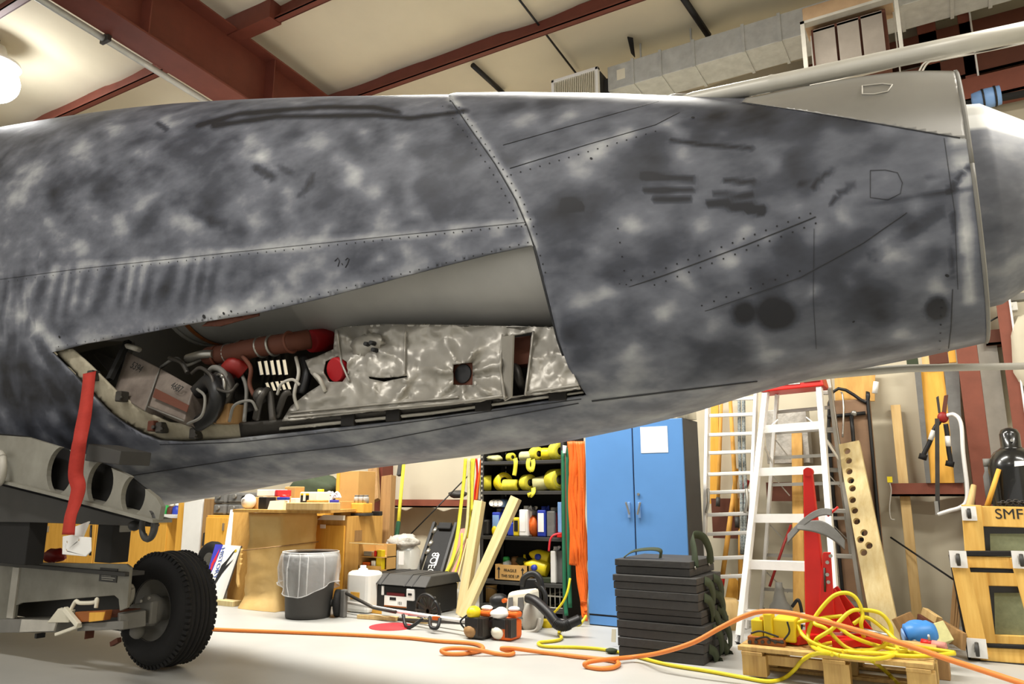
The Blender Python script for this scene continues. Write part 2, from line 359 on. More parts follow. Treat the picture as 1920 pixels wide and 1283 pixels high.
# columns and girts of the wall
def wall_post(nm, x0, x1, y, Yf, d, m='rust_red', top=6.0):
    a, b = W(x0, y, Yf), W(x1, y, Yf); return struct(nm, MB().box((a.x, Yf, 0), (b.x, Yf + d, top)), m, bev=.004)
wall_post('trim_7', 690, 716, 915, 7.95, .3, 'steel_red'); wall_post('trim_8', 1806, 1846, 760, 7.9, .25)
wall_post('trim_9', 1884, 1909, 690, 7.9, .02); wall_post('trim_10', 1909, 1913, 690, 7.87, .05, 'white')
def girt(nm, x0, x1, yt, yb_, Yf, m='rust_red'):
    a = W((x0 + x1) / 2, yt, Yf); b = W((x0 + x1) / 2, yb_, Yf); return struct(nm, MB().box((W(x0, yt, Yf).x, Yf, b.z), (W(x1, yt, Yf).x, Yf + .25, b.z + .02)).box((W(x0, yt, Yf).x, Yf, b.z), (W(x1, yt, Yf).x, Yf + .02, a.z)), m)
girt('trim_11', 1668, 1806, 906, 931, 7.9); girt('trim_12', 716, 905, 937, 952, 7.9); girt('trim_13', 1846, 1884, 618, 646, 8.0, 'rust_brown')
girt('trim_14', 1500, 2060, 50, 86, 7.9, 'rust_brown'); girt('trim_15', 1500, 2060, 112, 150, 7.9, 'rust_brown'); girt('trim_16', 1500, 2060, 130 + 25, 172 + 25, 7.85, 'rust_red')
struct('trim_17', MB().box((W(1846, 760, 8.08).x, 8.06, 0), (W(1884, 760, 8.08).x, 8.12, W(1865, 640, 8.08).z)), 'light_grey')   # grey liner between the columns
solo('wall_cable', MB().tube([W(1838, 614, 8.0), W(1850, 606, 7.96), W(1872, 594, 7.96)], .008, 6), 'black', 'short black cable on the wall between the two red columns', 'cable')
t = thing('electrical_fitting', 'white electrical fitting on the wall at the far right, beyond the red columns', 'fitting', W(1905, 575, 7.95))
a, b = fbox(1890, 1925, 550, 563, 7.95, .1); MB().box(a, b).build('bracket', 'mid_grey', t, bev=.004)
a, b = fbox(1896, 1908, 566, 582, 7.95, .1); MB().box(a, b).build('socket', 'white', t, bev=.006); MB().blob(W(1893, 572, 7.95), .03, .03, .03).build('bulb', 'white', t)
solo('insulation_roll', MB().blob(W(1926, 665, 7.95), .12, .14, .36, 14, 10, .25, .8), 'cream', 'bulging cream insulation batt beside the right hand red column', 'insulation')
# ------------------------------------------------------------------ air duct, grille, heater
DY = 6.9
dz1 = W(1140, 126, DY).z; dz0 = W(1150, 168, DY).z
duct = thing('air_duct', 'long galvanised rectangular air duct running under the ceiling', 'duct', (W(1140, 150, DY).x, DY + .2, dz0))
sx = [1137, 1185, 1237, 1300, 1395, 1465, 1560, 1700, 1800, 1880, 2100]
for i in range(len(sx) - 1):
    xa = W(sx[i], 100, DY).x + .006; xb = W(sx[i + 1], 100, DY).x - .006
    MB().box((xa, DY, dz0), (xb, DY + .42, dz1)).build('duct_section', 'galv', duct, bev=.006)
    if i: MB().box((xa - .02, DY - .012, dz0 - .012), (xa + .01, DY + .43, dz1 + .012)).build('flange', 'galv', duct)
MB().box((W(1156, 140, DY - .01).x, DY - .004, W(1160, 150, DY).z), (W(1172, 140, DY).x, DY, W(1160, 131, DY).z)).build('sticker', 'cream_plastic', duct)
for px in (1283, 1186): MB().box((W(px, 60, DY).x, DY + .2, dz1), (W(px + 3, 60, DY).x, DY + .22, zc(DY) - .05)).build('hanger', 'galv', duct)
gx0, gx1 = W(1034, 150, 6.75).x, W(1122, 150, 6.75).x; gz1 = W(1078, 138, 6.75).z; gz0 = W(1078, 194, 6.75).z
gr = thing('air_grille', 'white framed louvred air grille at the left end of the duct', 'grille', ((gx0 + gx1) / 2, 6.9, gz0))
fr = MB(); fw = .035
fr.box((gx0, 6.74, gz0), (gx0 + fw, 6.79, gz1)).box((gx1 - fw, 6.74, gz0), (gx1, 6.79, gz1)).box((gx0, 6.74, gz1 - fw), (gx1, 6.79, gz1)).box((gx0, 6.74, gz0), (gx1, 6.79, gz0 + fw))
fr.build('frame', 'white', gr, bev=.004); MB().box((gx0 + .01, 6.83, gz0 + .01), (gx1 - .01, 7.2, gz1 - .01)).box((gx1 - .02, 6.93, gz0 + .06), (W(1137, 100, DY).x + .01, 7.2, gz1 - .06)).build('plenum', 'dark_grey', gr)
nl = 22
for i in range(nl):
    x = gx0 + fw + (gx1 - gx0 - 2 * fw) * (i + .5) / nl
    MB().box((x - .004, 6.75, gz0 + fw), (x + .004, 6.81, gz1 - fw)).build('louvre', 'cream_plastic', gr)
HY = 6.45
hz = lambda x, y: W(x, y, HY).z
hx = lambda x, y=60: W(x, y, HY).x
ht = thing('unit_heater', 'beige radiator heater in a pale steel frame hanging before the duct', 'heater', (hx(1590), HY, hz(1590, 160)))
MB().box((hx(1508), HY - .02, hz(1590, 22)), (hx(1680), HY + .3, hz(1590, -8))).build('top_box', 'beige_box', ht, bev=.008)
MB().box((hx(1503), HY - .06, hz(1590, 27)), (hx(1690), HY + .02, hz(1590, 22))).build('rail', 'light_grey', ht)
for px in (1503, 1683): MB().box((hx(px), HY - .06, hz(1590, 150)), (hx(px + 8), HY - .02, hz(1590, 22 if px < 1600 else -40))).build('frame_post', 'light_grey', ht)
for px in (1516, 1680): MB().box((hx(px - 3), HY + .2, hz(1590, 150)), (hx(px), HY + .24, hz(1590, 22))).build('frame_post', 'light_grey', ht)
MB().box((hx(1503), HY - .06, hz(1590, 152)), (hx(1690), HY - .02, hz(1590, 144))).build('rail', 'light_grey', ht)
MB().box((hx(1519), HY + .06, hz(1590, 140)), (hx(1664), HY + .25, hz(1590, 29))).build('casing', 'rust_brown', ht)
for a_, b_ in ((1524, 1565), (1570, 1611), (1616, 1657)):
    cm = MB(); n = 16
    for i in range(n):
        x = hx(a_) + (hx(b_) - hx(a_)) * (i + .5) / n; cm.box((x - .0055, HY + .02, hz(1590, 138)), (x + .0055, HY + .05, hz(1590, 36)))
    cm.box((hx(a_), HY + .02, hz(1590, 40)), (hx(b_), HY + .06, hz(1590, 35))).box((hx(a_), HY + .02, hz(1590, 138)), (hx(b_), HY + .06, hz(1590, 134))); cm.build('radiator_core', 'grille', ht)
cb = thing('heater_cable', 'pair of pale cables sweeping down behind the fuselage top from the heater', 'cable', W(1735, 130, 6.6))
for d in (0, 6): MB().tube(smooth_path([W(1722 + d, 136, 6.6), W(1734 + d, 118, 6.6), W(1760, 110 + d / 2, 6.6), (W(1850, 96, 6.6)), W(1935, 76 + d / 3, 6.6)]), .008, 6).build('cable', 'light_grey', cb)
rb = thing('tarp_roll', 'rolled light blue tarpaulin tied with black straps high on the wall', 'tarp', W(1850, 205, 7.4))
ax_ = [W(1822, 192, 7.4), W(1876, 178, 7.4)]
MB().tube([ax_[0], ax_[0].lerp(ax_[1], .02), ax_[0].lerp(ax_[1], .5), ax_[1]], [.03, .075, .09, .085], 12).build('roll', 'light_blue', rb)
for q in (.36, .78): MB().tube([ax_[0].lerp(ax_[1], q), ax_[0].lerp(ax_[1], q + .07)], .094, 12).build('strap', 'black', rb)
solo('wall_pole', MB().tube([W(1700, 217, 7.55), W(1960, 168, 7.55)], .035, 8), 'black_matte', 'dark horizontal pole on the upper wall behind the blue tarpaulin roll', 'pole')
# high bay lamp in the left corner of the view (it really shines)
lp = CP(-14, 152, .55)
lamp = thing('high_bay_lamp', 'glaring white high bay lamp under the ceiling at the far left', 'lamp', lp)
MB().lathe(lp + Vector((0, 0, .22)), [(.26, -.02), (.25, .02), (.12, .1), (.08, .22)], 28, cap=True).build('canopy', 'white', lamp)
MB().blob(lp, .27, .27, .24, 28, 16).build('globe', 'lamp', lamp); MB().tube([lp + Vector((0, 0, .42)), lp + Vector((0, 0, .75))], .015).build('hanger', 'dark_steel', lamp)
# ================================================================== THE AIRCRAFT
YC = 3.7; NS = 2.3
FX= [-8.5, -8.0, -7.5, -7.0, -6.5, -6.0, -5.5, -5.0, -4.5, -4.0, -3.5, -3.0, -2.5, -2.0, -1.5, -1.4, -1.3, -1.2, -1.1, -1.0, -0.9, -0.8, -0.7, -0.6, -0.5, -0.4, -0.3, -0.2, -0.1, 0.0, 0.1, 0.17]
FA= [1.05, 1.04, 1.03, 1.02, 1.01, 1.0, 0.963, 0.925, 0.887, 0.85, 0.802, 0.755, 0.708, 0.66, 0.62, 0.612, 0.604, 0.596, 0.588, 0.58, 0.576, 0.571, 0.567, 0.562, 0.558, 0.553, 0.549, 0.544, 0.54, 0.535, 0.531, 0.53]
FT= [4.912, 4.83, 4.746, 4.659, 4.568, 4.471, 4.377, 4.273, 4.158, 4.035, 3.909, 3.775, 3.641, 3.503, 3.354, 3.323, 3.29, 3.257, 3.224, 3.191, 3.157, 3.122, 3.087, 3.083, 3.079, 3.073, 3.064, 3.054, 3.039, 3.021, 2.988, 2.963]
FBA= [0.836, 0.867, 0.898, 0.943, 0.984, 1.025, 1.066, 1.123, 1.184, 1.248, 1.311, 1.348, 1.385, 1.43, 1.501, 1.519, 1.538, 1.556, 1.58, 1.606, 1.631, 1.657, 1.676, 1.695, 1.714, 1.733, 1.75, 1.767, 1.784, 1.79, 1.78, 1.773]
FBB= [1.843, 1.82, 1.796, 1.773, 1.75, 1.727, 1.703, 1.68, 1.656, 1.633, 1.628, 1.639, 1.649, 1.667, 1.678, 1.679, 1.68, 1.681, 1.682, 1.683, 1.684, 1.685, 1.697, 1.709, 1.722, 1.735, 1.746, 1.758, 1.77, 1.785, 1.805, 1.815]
_gx = np.arange(-8.5, 0.175, 0.01)
def _sm(v, s):
    y = np.interp(_gx, FX, v); k = np.exp(-0.5 * (np.arange(-60, 61) * 0.01 / s) ** 2); k /= k.sum()
    return np.convolve(np.pad(y, 60, mode='reflect', reflect_type='odd'), k, 'valid')
gA = _sm(FA, .12); gT = _sm(FT, .05); gBA = _sm(FBA, .1); gBB = _sm(FBB, .1)
def surf(X, ph, which, off=0.0):
    X = np.asarray(X, float); ph = np.asarray(ph, float)
    a = np.interp(X, _gx, gA); T = np.interp(X, _gx, gT); BB = np.interp(X, _gx, gBB); BA = np.interp(X, _gx, gBA)
    z0 = (T + BB) / 2; lo = BB if which == 'B' else BA
    a = a + off; bt = T - z0 + off; bb = z0 - lo + off
    c, s = np.cos(ph), np.sin(ph)
    return np.stack([X, YC - a * np.sign(c) * np.abs(c) ** (2 / NS), z0 + np.where(s > 0, bt, bb) * np.sign(s) * np.abs(s) ** (2 / NS)], -1)
def prn(P):
    v = P - CO; d = v @ DV; return 960 + FPX * (v @ RV) / d, 641.5 - FPX * (v @ UV) / d
def snorm(X, ph, which):
    e = 1e-3; a = surf(X + e, ph, which) - surf(X - e, ph, which); b = surf(X, ph + e, which) - surf(X, ph - e, which)
    n = np.cross(a, b); return n / np.maximum(np.linalg.norm(n, axis=-1, keepdims=True), 1e-9)
_inv = {}
for w_ in 'AB':
    gxx, gpp = np.meshgrid(np.arange(-8.4, .165, .02), np.radians(np.arange(-110, 111, 1.5)), indexing='ij')
    P = surf(gxx, gpp, w_); N = snorm(gxx, gpp, w_); fr_ = np.einsum('ijk,ijk->ij', N, CO - P) > 0
    qx, qy = prn(P); _inv[w_] = (gxx[fr_], gpp[fr_], qx[fr_], qy[fr_])
def inv(px, py, w):
    gx_, gp_, qx, qy = _inv[w]; i = int(np.argmin((qx - px) ** 2 + (qy - py) ** 2)); X, p = gx_[i], gp_[i]
    for _ in range(6):
        x0, y0 = prn(surf(X, p, w)); x1, y1 = prn(surf(X + 1e-3, p, w)); x2, y2 = prn(surf(X, p + 1e-3, w))
        J = np.array([[x1 - x0, x2 - x0], [y1 - y0, y2 - y0]]) / 1e-3
        if abs(np.linalg.det(J)) < 2e3: break
        d = np.linalg.solve(J, [px - x0, py - y0]); d = np.clip(d, -.03, .03); X, p = float(np.clip(X + d[0], -8.4, .165)), float(p + d[1])
    return X, p
def dens(poly, step, closed=True):
    out = []; n = len(poly)
    for i in range(n if closed else n - 1):
        a, b = np.array(poly[i], float), np.array(poly[(i + 1) % n], float); k = max(1, int(np.linalg.norm(b - a) / step))
        out += [tuple(a + (b - a) * j / k) for j in range(k)]
    if not closed: out.append(tuple(poly[-1]))
    return out
def skinp(px, py, w='A', off=0.0):
    X, p = inv(px, py, w); return Vector(surf(X, p, w) + snorm(X, p, w) * off)
# ---- paint masks: soft marks of the primer, positions along the skin
LT = [(50,330,26),(58,325,18),(150,283,26),(285,290,22),(262,375,20),(168,395,20),(220,425,22),(110,450,20),(155,465,16),(60,480,16),(350,425,24),(480,420,24),(500,300,16),(595,262,26),(540,358,18),(550,390,16),(605,420,22),(665,330,18),(700,370,22),(775,345,18),(770,372,16),(795,402,18),(735,402,18),(715,422,16),(750,258,24),(770,308,16),(635,300,20),(465,245,22),(90,410,20),(20,370,20),(330,240,24),(210,250,22),(680,240,20),
      (1000,225,26),(1080,320,24),(1130,285,22),(1285,290,22),(1560,250,26),(1310,430,20),(1450,300,20),(1360,485,26),(1440,450,22),(1540,435,24),(1590,400,22),(1115,470,20),(1095,560,26),(1280,520,24),(1135,555,22),(1670,460,26),(1710,390,20),(1755,540,22),(1390,430,18),(1180,425,18),(1600,520,16),(1240,585,20),(1060,225,20),(1175,235,26),(1520,545,14),(1330,610,26),(1700,630,24),(1580,640,26),(1190,660,26),(1440,660,26),(1260,250,18),(1660,240,24),(1490,390,18),
      (520,540,16),(560,520,18),(480,560,18),(640,505,18),(700,490,16),(760,475,16),(850,450,18),(930,440,18),(420,580,20),(60,620,20),(140,690,16),(180,740,14),(60,690,14)]
DK = [(825,360,40),(880,335,34),(280,415,22),(265,310,26),(425,325,30),(450,440,26),(345,285,26),(200,350,24),(100,370,24),(700,300,28),(620,350,26),(860,250,26),(950,300,20),(390,385,20),
      (1270,450,50),(1210,300,50),(1480,480,46),(1625,530,60),(1330,230,40),(1420,215,40),(1550,225,40),(1650,255,30),(1060,400,36),(1120,380,30),(1560,480,40),(1700,420,26),(1440,540,30),(1080,640,34),(1150,520,24),(1740,480,26),(1500,330,34),(1640,580,30),
      (60,760,60),(150,800,50),(30,700,40),(120,740,30),(520,600,14),(300,560,26),(720,520,26),(820,480,20)]
SP = [(1455,590,34,28,1.5),(1395,588,20,22,1.0),(1757,578,20,21,1.6),(1068,383,18,8,1.0),(1085,390,8,6,1.4)]
LL = [([(845,184),(880,230),(930,300),(970,370),(990,430),(1000,462)],9,.9),([(0,522),(150,502),(300,490),(450,470),(600,455),(750,440),(900,426),(996,414)],8,.75),
      ([(0,572),(60,610),(110,645),(100,655)],13,.7),([(100,652),(240,625),(480,578),(600,550),(800,495),(1000,452)],16,.45),([(1790,265),(1830,262)],12,.9),([(1800,300),(1826,290)],14,.7),([(1812,330),(1818,560)],12,.8),([(1798,350),(1806,470)],6,.5),([(1740,345),(1825,300)],8,.35),([(960,312),(1100,275),(1250,235)],8,.3),([(1000,470),(1030,560),(1060,680)],7,.3),([(110,760),(200,800),(300,825)],8,.4),
      ([(300,835),(700,800),(1090,755)],14,.3),([(1110,748),(1430,718),(1830,640)],12,.35)]
DL = [([(370,236),(450,213),(600,201),(700,201),(748,211)],3.5,1.3),([(400,236),(520,219),(700,216),(770,222),(868,209)],3.2,1.4),([(1208,331),(1300,336)],5,1.3),([(1360,339),(1415,342)],4,1.2),([(1210,356),(1300,358)],4,1.3),([(1340,365),(1410,366)],4,1.0),([(1228,372),(1292,375)],5,1.3),([(1330,381),(1432,393)],6,1.3),([(1400,395),(1432,400)],3,1.2),([(1258,263),(1320,272),(1410,278)],3,1.1),
      ([(1525,348),(1545,328),(1560,320)],3,.9),([(1560,382),(1575,362),(1596,351)],4,1.1),([(1500,347),(1530,345)],4,.6),([(1780,360),(1800,330),(1820,310)],4,1.0),([(1730,370),(1820,352)],3,.7),([(1600,385),(1800,360)],2.5,.5),([(480,315),(510,332)],7,1.0),([(585,330),(578,352),(560,368)],4,.8),([(520,310),(545,325)],4,.6),([(296,232),(312,242)],4,1.2),([(1788,400),(1785,520)],3,.7),([(1740,330),(1825,318)],3,.6),([(365,400),(420,425)],8,.5),([(845,200),(875,208)],4,.8),([(1640,480),(1760,400)],12,.35),([(20,640),(90,760)],10,.5),([(70,640),(160,770)],10,.5),([(0,700),(60,800)],10,.6),([(160,700),(230,790)],8,.5),([(240,890),(480,850),(660,835)],5,.5),([(750,790),(640,800)],5,.5)]
def seg_d(x, y, pts):
    best = np.full(x.shape, 1e9)
    for (ax, ay), (bx, by) in zip(pts[:-1], pts[1:]):
        dx, dy = bx - ax, by - ay; t = np.clip(((x - ax) * dx + (y - ay) * dy) / (dx * dx + dy * dy), 0, 1)
        best = np.minimum(best, np.hypot(x - ax - t * dx, y - ay - t * dy))
    return best
def masks(P, facing):
    x, y = prn(P); m = np.zeros(len(P))
    rs = np.random.RandomState(3)
    wx = x + 7 * np.sin(y * .11 + 1.3) + 6 * np.sin(y * .043 + x * .03); wy = y + 6 * np.sin(x * .09) + 5 * np.sin(x * .037 + y * .05)
    for a, b, r in LT: m += .58 * np.exp(-((wx - a) ** 2 + (wy - b) ** 2) / (2 * (r * .72) ** 2))
    for a, b, r in DK: m -= .50 * np.exp(-((wx - a) ** 2 + (wy - b) ** 2) / (2 * (r * .75) ** 2))
    for a, b, rx, ry, s in SP: m -= s * (1 / (1 + np.exp((np.hypot((x - a) / rx, (y - b) / ry) - 1) * 7)))
    for pts, w, s in LL: m += s * np.exp(-(seg_d(x, y, pts) / w) ** 2)
    for pts, w, s in DL: m -= s / (1 + np.exp((seg_d(x, y, pts) - w) * .9))
    strip = 1 / (1 + np.exp(-(y - (520 - x * .108)) * .2)) / (1 + np.exp((y - (602 - x * .108)) * .1)) * np.clip((520 - x) / 200, 0, 1)   # combed brush strokes
    m += strip * .34 * np.sin(x * .21 + y * .05 + 1.5 * np.sin(x * .05)) + strip * .05
    m += np.where(x < 260, 1, 0) * np.clip((y - 620) / 60, 0, 1) * .3 * np.sin((x * .8 - y * .55) * .16 + np.sin(y * .05)) * np.clip((260 - x) / 60, 0, 1)
    m -= np.clip((x - 1290) / 60, 0, 1) * np.clip((1720 - x) / 100, 0, 1) * np.clip((262 - y) / 40, 0, 1) * .25
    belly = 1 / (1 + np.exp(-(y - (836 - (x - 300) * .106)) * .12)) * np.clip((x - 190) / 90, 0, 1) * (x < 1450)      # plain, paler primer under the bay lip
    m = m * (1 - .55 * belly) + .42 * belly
    return np.where(facing, np.clip(m, -1.6, 1.4), 0)
def primer():
    a = NT('blotched_primer'); b = a.b; b.inputs['Roughness'].default_value = .5; b.inputs['Specular IOR Level'].default_value = .35
    tc = a.n('ShaderNodeTexCoord'); at = a.n('ShaderNodeAttribute', attribute_name='paint')
    mp = a.n('ShaderNodeMapping'); mp.inputs['Rotation'].default_value = (0, .5, 0); mp.inputs['Scale'].default_value = (.75, 1, 1.25); a.l(tc.outputs['Object'], mp.inputs[0])
    n1 = a.n('ShaderNodeTexNoise', Scale=3.4, Detail=2.0, Roughness=.5, Distortion=.2); n2 = a.n('ShaderNodeTexNoise', Scale=9.0, Detail=2.0, Roughness=.6); n3 = a.n('ShaderNodeTexNoise', Scale=55.0, Detail=2.0)
    for n in (n1, n2, n3): a.l(mp.outputs[0], n.inputs['Vector'])
    def mad(x, m, c):
        q = a.n('ShaderNodeMath', operation='MULTIPLY_ADD'); a.l(x, q.inputs[0]); q.inputs[1].default_value = m
        if isinstance(c, float): q.inputs[2].default_value = c
        else: a.l(c, q.inputs[2])
        return q.outputs[0]
    s = mad(n1.outputs['Fac'], .72, -.155); s = mad(n2.outputs['Fac'], .34, s); s = mad(n3.outputs['Fac'], .06, s); s = mad(at.outputs['Fac'], .42, s)
    rp = a.n('ShaderNodeValToRGB'); el = rp.color_ramp.elements
    el[0].position = 0.0; el[0].color = lin('#1e1f24'); el[1].position = 1.0; el[1].color = lin('#d6d6d2')
    e = el.new(.28); e.color = lin('#3f424b'); e = el.new(.52); e.color = lin('#686b74'); e = el.new(.76); e.color = lin('#a2a4a6')
    a.l(s, rp.inputs[0]); a.l(rp.outputs[0], b.inputs['Base Color'])
    bp = a.n('ShaderNodeBump', Strength=.12, Distance=.01); a.l(n2.outputs['Fac'], bp.inputs['Height']); a.l(bp.outputs[0], b.inputs['Normal'])
    return a.m
M['primer'] = primer()
ac = thing('aircraft_fuselage', 'blotchy grey primed rear fuselage of an aircraft on a dolly, engine bay open', 'aircraft', (-3.0, YC, 1.35))
def cdt_skin(pts, cons, w, off, keepers):
    """constrained triangulation in (X, phi); keepers: list of tests giving one mesh each"""
    V = []; E = []
    for poly, closed in cons:
        o = len(V); V += [Vector(p) for p in poly]; n = len(poly); E += [(o + i, o + (i + 1) % n) for i in range(n if closed else n - 1)]
    V += [Vector(p) for p in pts]
    r_ = delaunay_2d_cdt(V, E, [], 0, 1e-5); vs = np.array([tuple(v) for v in r_[0]]); fs = [f for f in r_[2]]
    cen = np.array([vs[list(f)].mean(0) for f in fs]); P = surf(vs[:, 0], vs[:, 1], w, off)
    N = snorm(vs[:, 0], vs[:, 1], w); facing = np.einsum('ij,ij->i', N, CO - P) > -.25
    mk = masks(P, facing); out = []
    for kp in keepers:
        sel = [f for f, c in zip(fs, cen) if kp(c)]
        ids = sorted({i for f in sel for i in f}); mpp = {i: k for k, i in enumerate(ids)}
        mb = MB(); mb.add(P[ids], [[mpp[i] for i in f] for f in sel], True); out.append((mb, mk[ids]))
    return out
def skin_part(name, mb, mk, m='primer', th=.014, label=None):
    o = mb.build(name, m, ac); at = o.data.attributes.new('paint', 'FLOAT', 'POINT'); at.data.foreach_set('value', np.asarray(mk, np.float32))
    o.data.materials.append(M['bay_dark']); s = o.modifiers.new('solidify', 'SOLIDIFY'); s.thickness = th; s.offset = -1; s.material_offset = 1; s.material_offset_rim = 0
    if label: o['label'] = label
    return o
# access opening and the daylight slots on the far side, as polygons on the skin
OPN = [(97,661),(160,645),(240,631),(360,607),(480,588),(600,560),(720,528),(830,499),(920,476),(996,460),(1004,466),(1018,520),(1032,575),(1046,635),(1066,690),(1100,742),(1092,744),(960,764),(800,786),(640,803),(500,818),(420,826),(340,830),(300,827),(265,815),(235,797),(205,774),(175,745),(140,705)]
hole = [inv(x, y, 'A') for x, y in dens(OPN, 10)]
def farhit(px, py):
    """where the sight line leaves through the far skin"""
    d = ray(px, py); best = None
    for t in np.arange(4.0, 9.5, .01):
        p = CO + d * t; a = np.interp(p[0], _gx, gA); 
        if p[1] > YC:
            T = np.interp(p[0], _gx, gT); BBv = np.interp(p[0], _gx, gBB); z0 = (T + BBv) / 2; u = (p[1] - YC) / a; v = (p[2] - z0) / (T - z0 if p[2] > z0 else z0 - np.interp(p[0], _gx, gBA))
            if abs(u) ** NS + abs(v) ** NS > 1: break
    ph = math.atan2(np.sign(v) * abs(v) ** (NS / 2), -abs(u) ** (NS / 2))
    return float(p[0]), ph
slots = []
for i in range(5):
    x = 484 + i * 11.5; slots.append([(x, 679 - i * .8), (x + 8, 678 - i * .8), (x + 13, 704), (x + 5, 705)])
for i in range(5):
    x = 498 + i * 9.5; slots.append([(x, 719 - i), (x + 7, 718 - i), (x + 13, 734 - i * .6), (x + 6, 735 - i * .6)])
slots += [[(441, 693), (446, 691), (448, 697), (443, 698)], [(447, 699), (453, 697), (454, 712), (450, 713)]]
slotp = [[farhit(*p) for p in s] for s in slots]
XE = -0.2
ptsA = [(x, p) for x in np.arange(-8.5, -5.6, .06) for p in np.radians(np.arange(-180, 180.1, 5))]
ptsA += [(x, p) for x in np.arange(-5.6, XE, .026) for p in np.radians(np.arange(-106, 100, 1.25))]
ptsA += [(x, p) for x in np.arange(-5.6, XE, .08) for p in np.radians(list(range(-180, -106, 6)) + list(range(101, 181, 6)))]
jj = random.Random(1); ptsA = [(x + jj.uniform(-.004, .004) if -8.4 < x < XE - .03 else x, p) for x, p in ptsA]
hp = [tuple(h) for h in hole]
def notin(c): return not inpoly(c, hp) and not any(inpoly(c, s) for s in slotp)
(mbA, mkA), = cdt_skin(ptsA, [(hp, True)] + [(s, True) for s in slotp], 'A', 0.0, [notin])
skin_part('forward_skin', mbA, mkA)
SEAM = [(842,181),(880,240),(930,310),(968,375),(990,425),(1001,462),(1018,520),(1032,575),(1047,635),(1066,690),(1098,745)]
sm = sorted([inv(x, y, 'B') for x, y in dens(SEAM, 12, False)], key=lambda t: t[1])
sphi = [s[1] for s in sm]; sX = [s[0] for s in sm]
XR_ = .165
seamX = lambda p: np.interp(p, sphi, sX)
ptsB = []
for p in np.radians(np.concatenate([np.arange(-180, -105, 6), np.arange(-105, 100, 1.3), np.arange(101, 180.1, 6)])):
    x0 = float(seamX(p)); n = int((XR_ - x0) / .0165); ptsB += [(x0 + (XR_ - x0) * i / n + (jj.uniform(-.003, .003) if 0 < i < n else 0), p) for i in range(n + 1)]
dl = [inv(x, y, 'B') for x, y in dens([(1392,196),(1500,211),(1600,227),(1700,244),(1790,260),(1822,266)], 12, False)]
dX = [d[0] for d in dl]; dP = [d[1] for d in dl]; dX[-1] = XR_ + .01
isd = lambda c: c[0] > dX[0] and c[1] > np.interp(c[0], dX, dP)
inB = lambda c: c[0] > seamX(c[1]) - .004
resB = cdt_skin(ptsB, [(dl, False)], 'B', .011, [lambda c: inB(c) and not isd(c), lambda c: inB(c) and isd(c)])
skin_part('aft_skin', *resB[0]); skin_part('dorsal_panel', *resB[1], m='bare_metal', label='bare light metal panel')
# ribbons, seams and rivets that follow the skin
def on_skin(pts, w, off, step=8):
    out = []; nn = []
    for x, y in dens(pts, step, False):
        X, p = inv(x, y, w); n = snorm(X, p, w); out.append(Vector(surf(X, p, w) + n * off)); nn.append(Vector(n))
    return out, nn
def skin_ribbon(mb, pts, width, w, off):
    P, N = on_skin(pts, w, off); sd = []
    for i in range(len(P)):
        d = (P[min(i + 1, len(P) - 1)] - P[max(i - 1, 0)]).normalized(); sd.append(d.cross(N[i]))
    mb.ribbon(P, width, sd, .0012)
sb = MB()
for pts, w in [([(842,186),(880,240),(930,310),(968,375),(990,425),(1003,462)], .006), ([(1003,462),(1018,520),(1032,575),(1047,635),(1066,690),(1098,744)], .012), ([(945,275),(1070,240),(1235,195)], .003), ([(958,318),(1100,275),(1230,238),(1275,215)], .003), ([(1045,583),(1250,515),(1400,460),(1530,408)], .004), ([(1045,610),(1142,592)], .003), ([(1142,592),(1156,640)], .002), ([(1160,632),(1330,580),(1500,520),(1620,455),(1700,400)], .003), ([(1527,430),(1525,560),(1530,650)], .0015), ([(1785,540),(1782,610),(1776,655)], .003), ([(1770,262),(1790,400),(1795,540)], .0015), ([(1632,322),(1632,372),(1665,376),(1688,365),(1692,345),(1683,326),(1660,321),(1632,322)], .0018), ([(1392,197),(1500,212),(1600,228),(1700,245),(1800,262)], .004)]:
    skin_ribbon(sb, pts, w, 'B', .0135)
for pts, w in [([(240,893),(480,856),(660,836),(900,790),(1085,756)], .006), ([(300,834),(450,829),(700,801),(1090,748)], .005), ([(1110,752),(1250,735),(1420,715)], .01), ([(0,524),(150,504),(450,472),(750,441),(996,416)], .002)]:
    skin_ribbon(sb, pts, w, 'A', .0025)
tag(sb.build('panel_seam', 'seam', ac), kind='stuff')
rv = MB()
def rivets(pts, w, off, step, r=.0042):
    P, N = on_skin(pts, w, off, step)
    for p, n in zip(P, N):
        u = n.orthogonal().normalized(); v = n.cross(u); o = [p + (u * math.cos(a) + v * math.sin(a)) * r for a in np.linspace(0, 2 * PI, 7)[:-1]]
        rv.add(o, [tuple(range(6))])
for pts, w, st in [([(830,200),(868,245),(918,315),(955,380),(978,425)], 'A', 13), ([(862,205),(895,250),(945,320),(985,385),(1008,440)], 'B', 13), ([(0,530),(150,510),(450,478),(750,447),(985,422)], 'A', 16), ([(1055,570),(1250,503),(1520,402)], 'B', 22), ([(1058,592),(1250,527),(1530,420)], 'B', 22), ([(960,330),(1230,250)], 'B', 18), ([(1015,480),(1048,590),(1075,680),(1105,725)], 'B', 15), ([(1180,620),(1500,508)], 'B', 24), ([(110,650),(480,582),(990,455)], 'A', 17), ([(1160,430),(1180,560),(1200,650)], 'B', 22), ([(1765,560),(1760,650)], 'B', 14)]:
    rivets(pts, w, .0135 if w == 'B' else .0025, st)
tag(rv.build('rivet', 'ink', ac), kind='stuff')
dt = MB()                                              # small open holes and chips in the skin
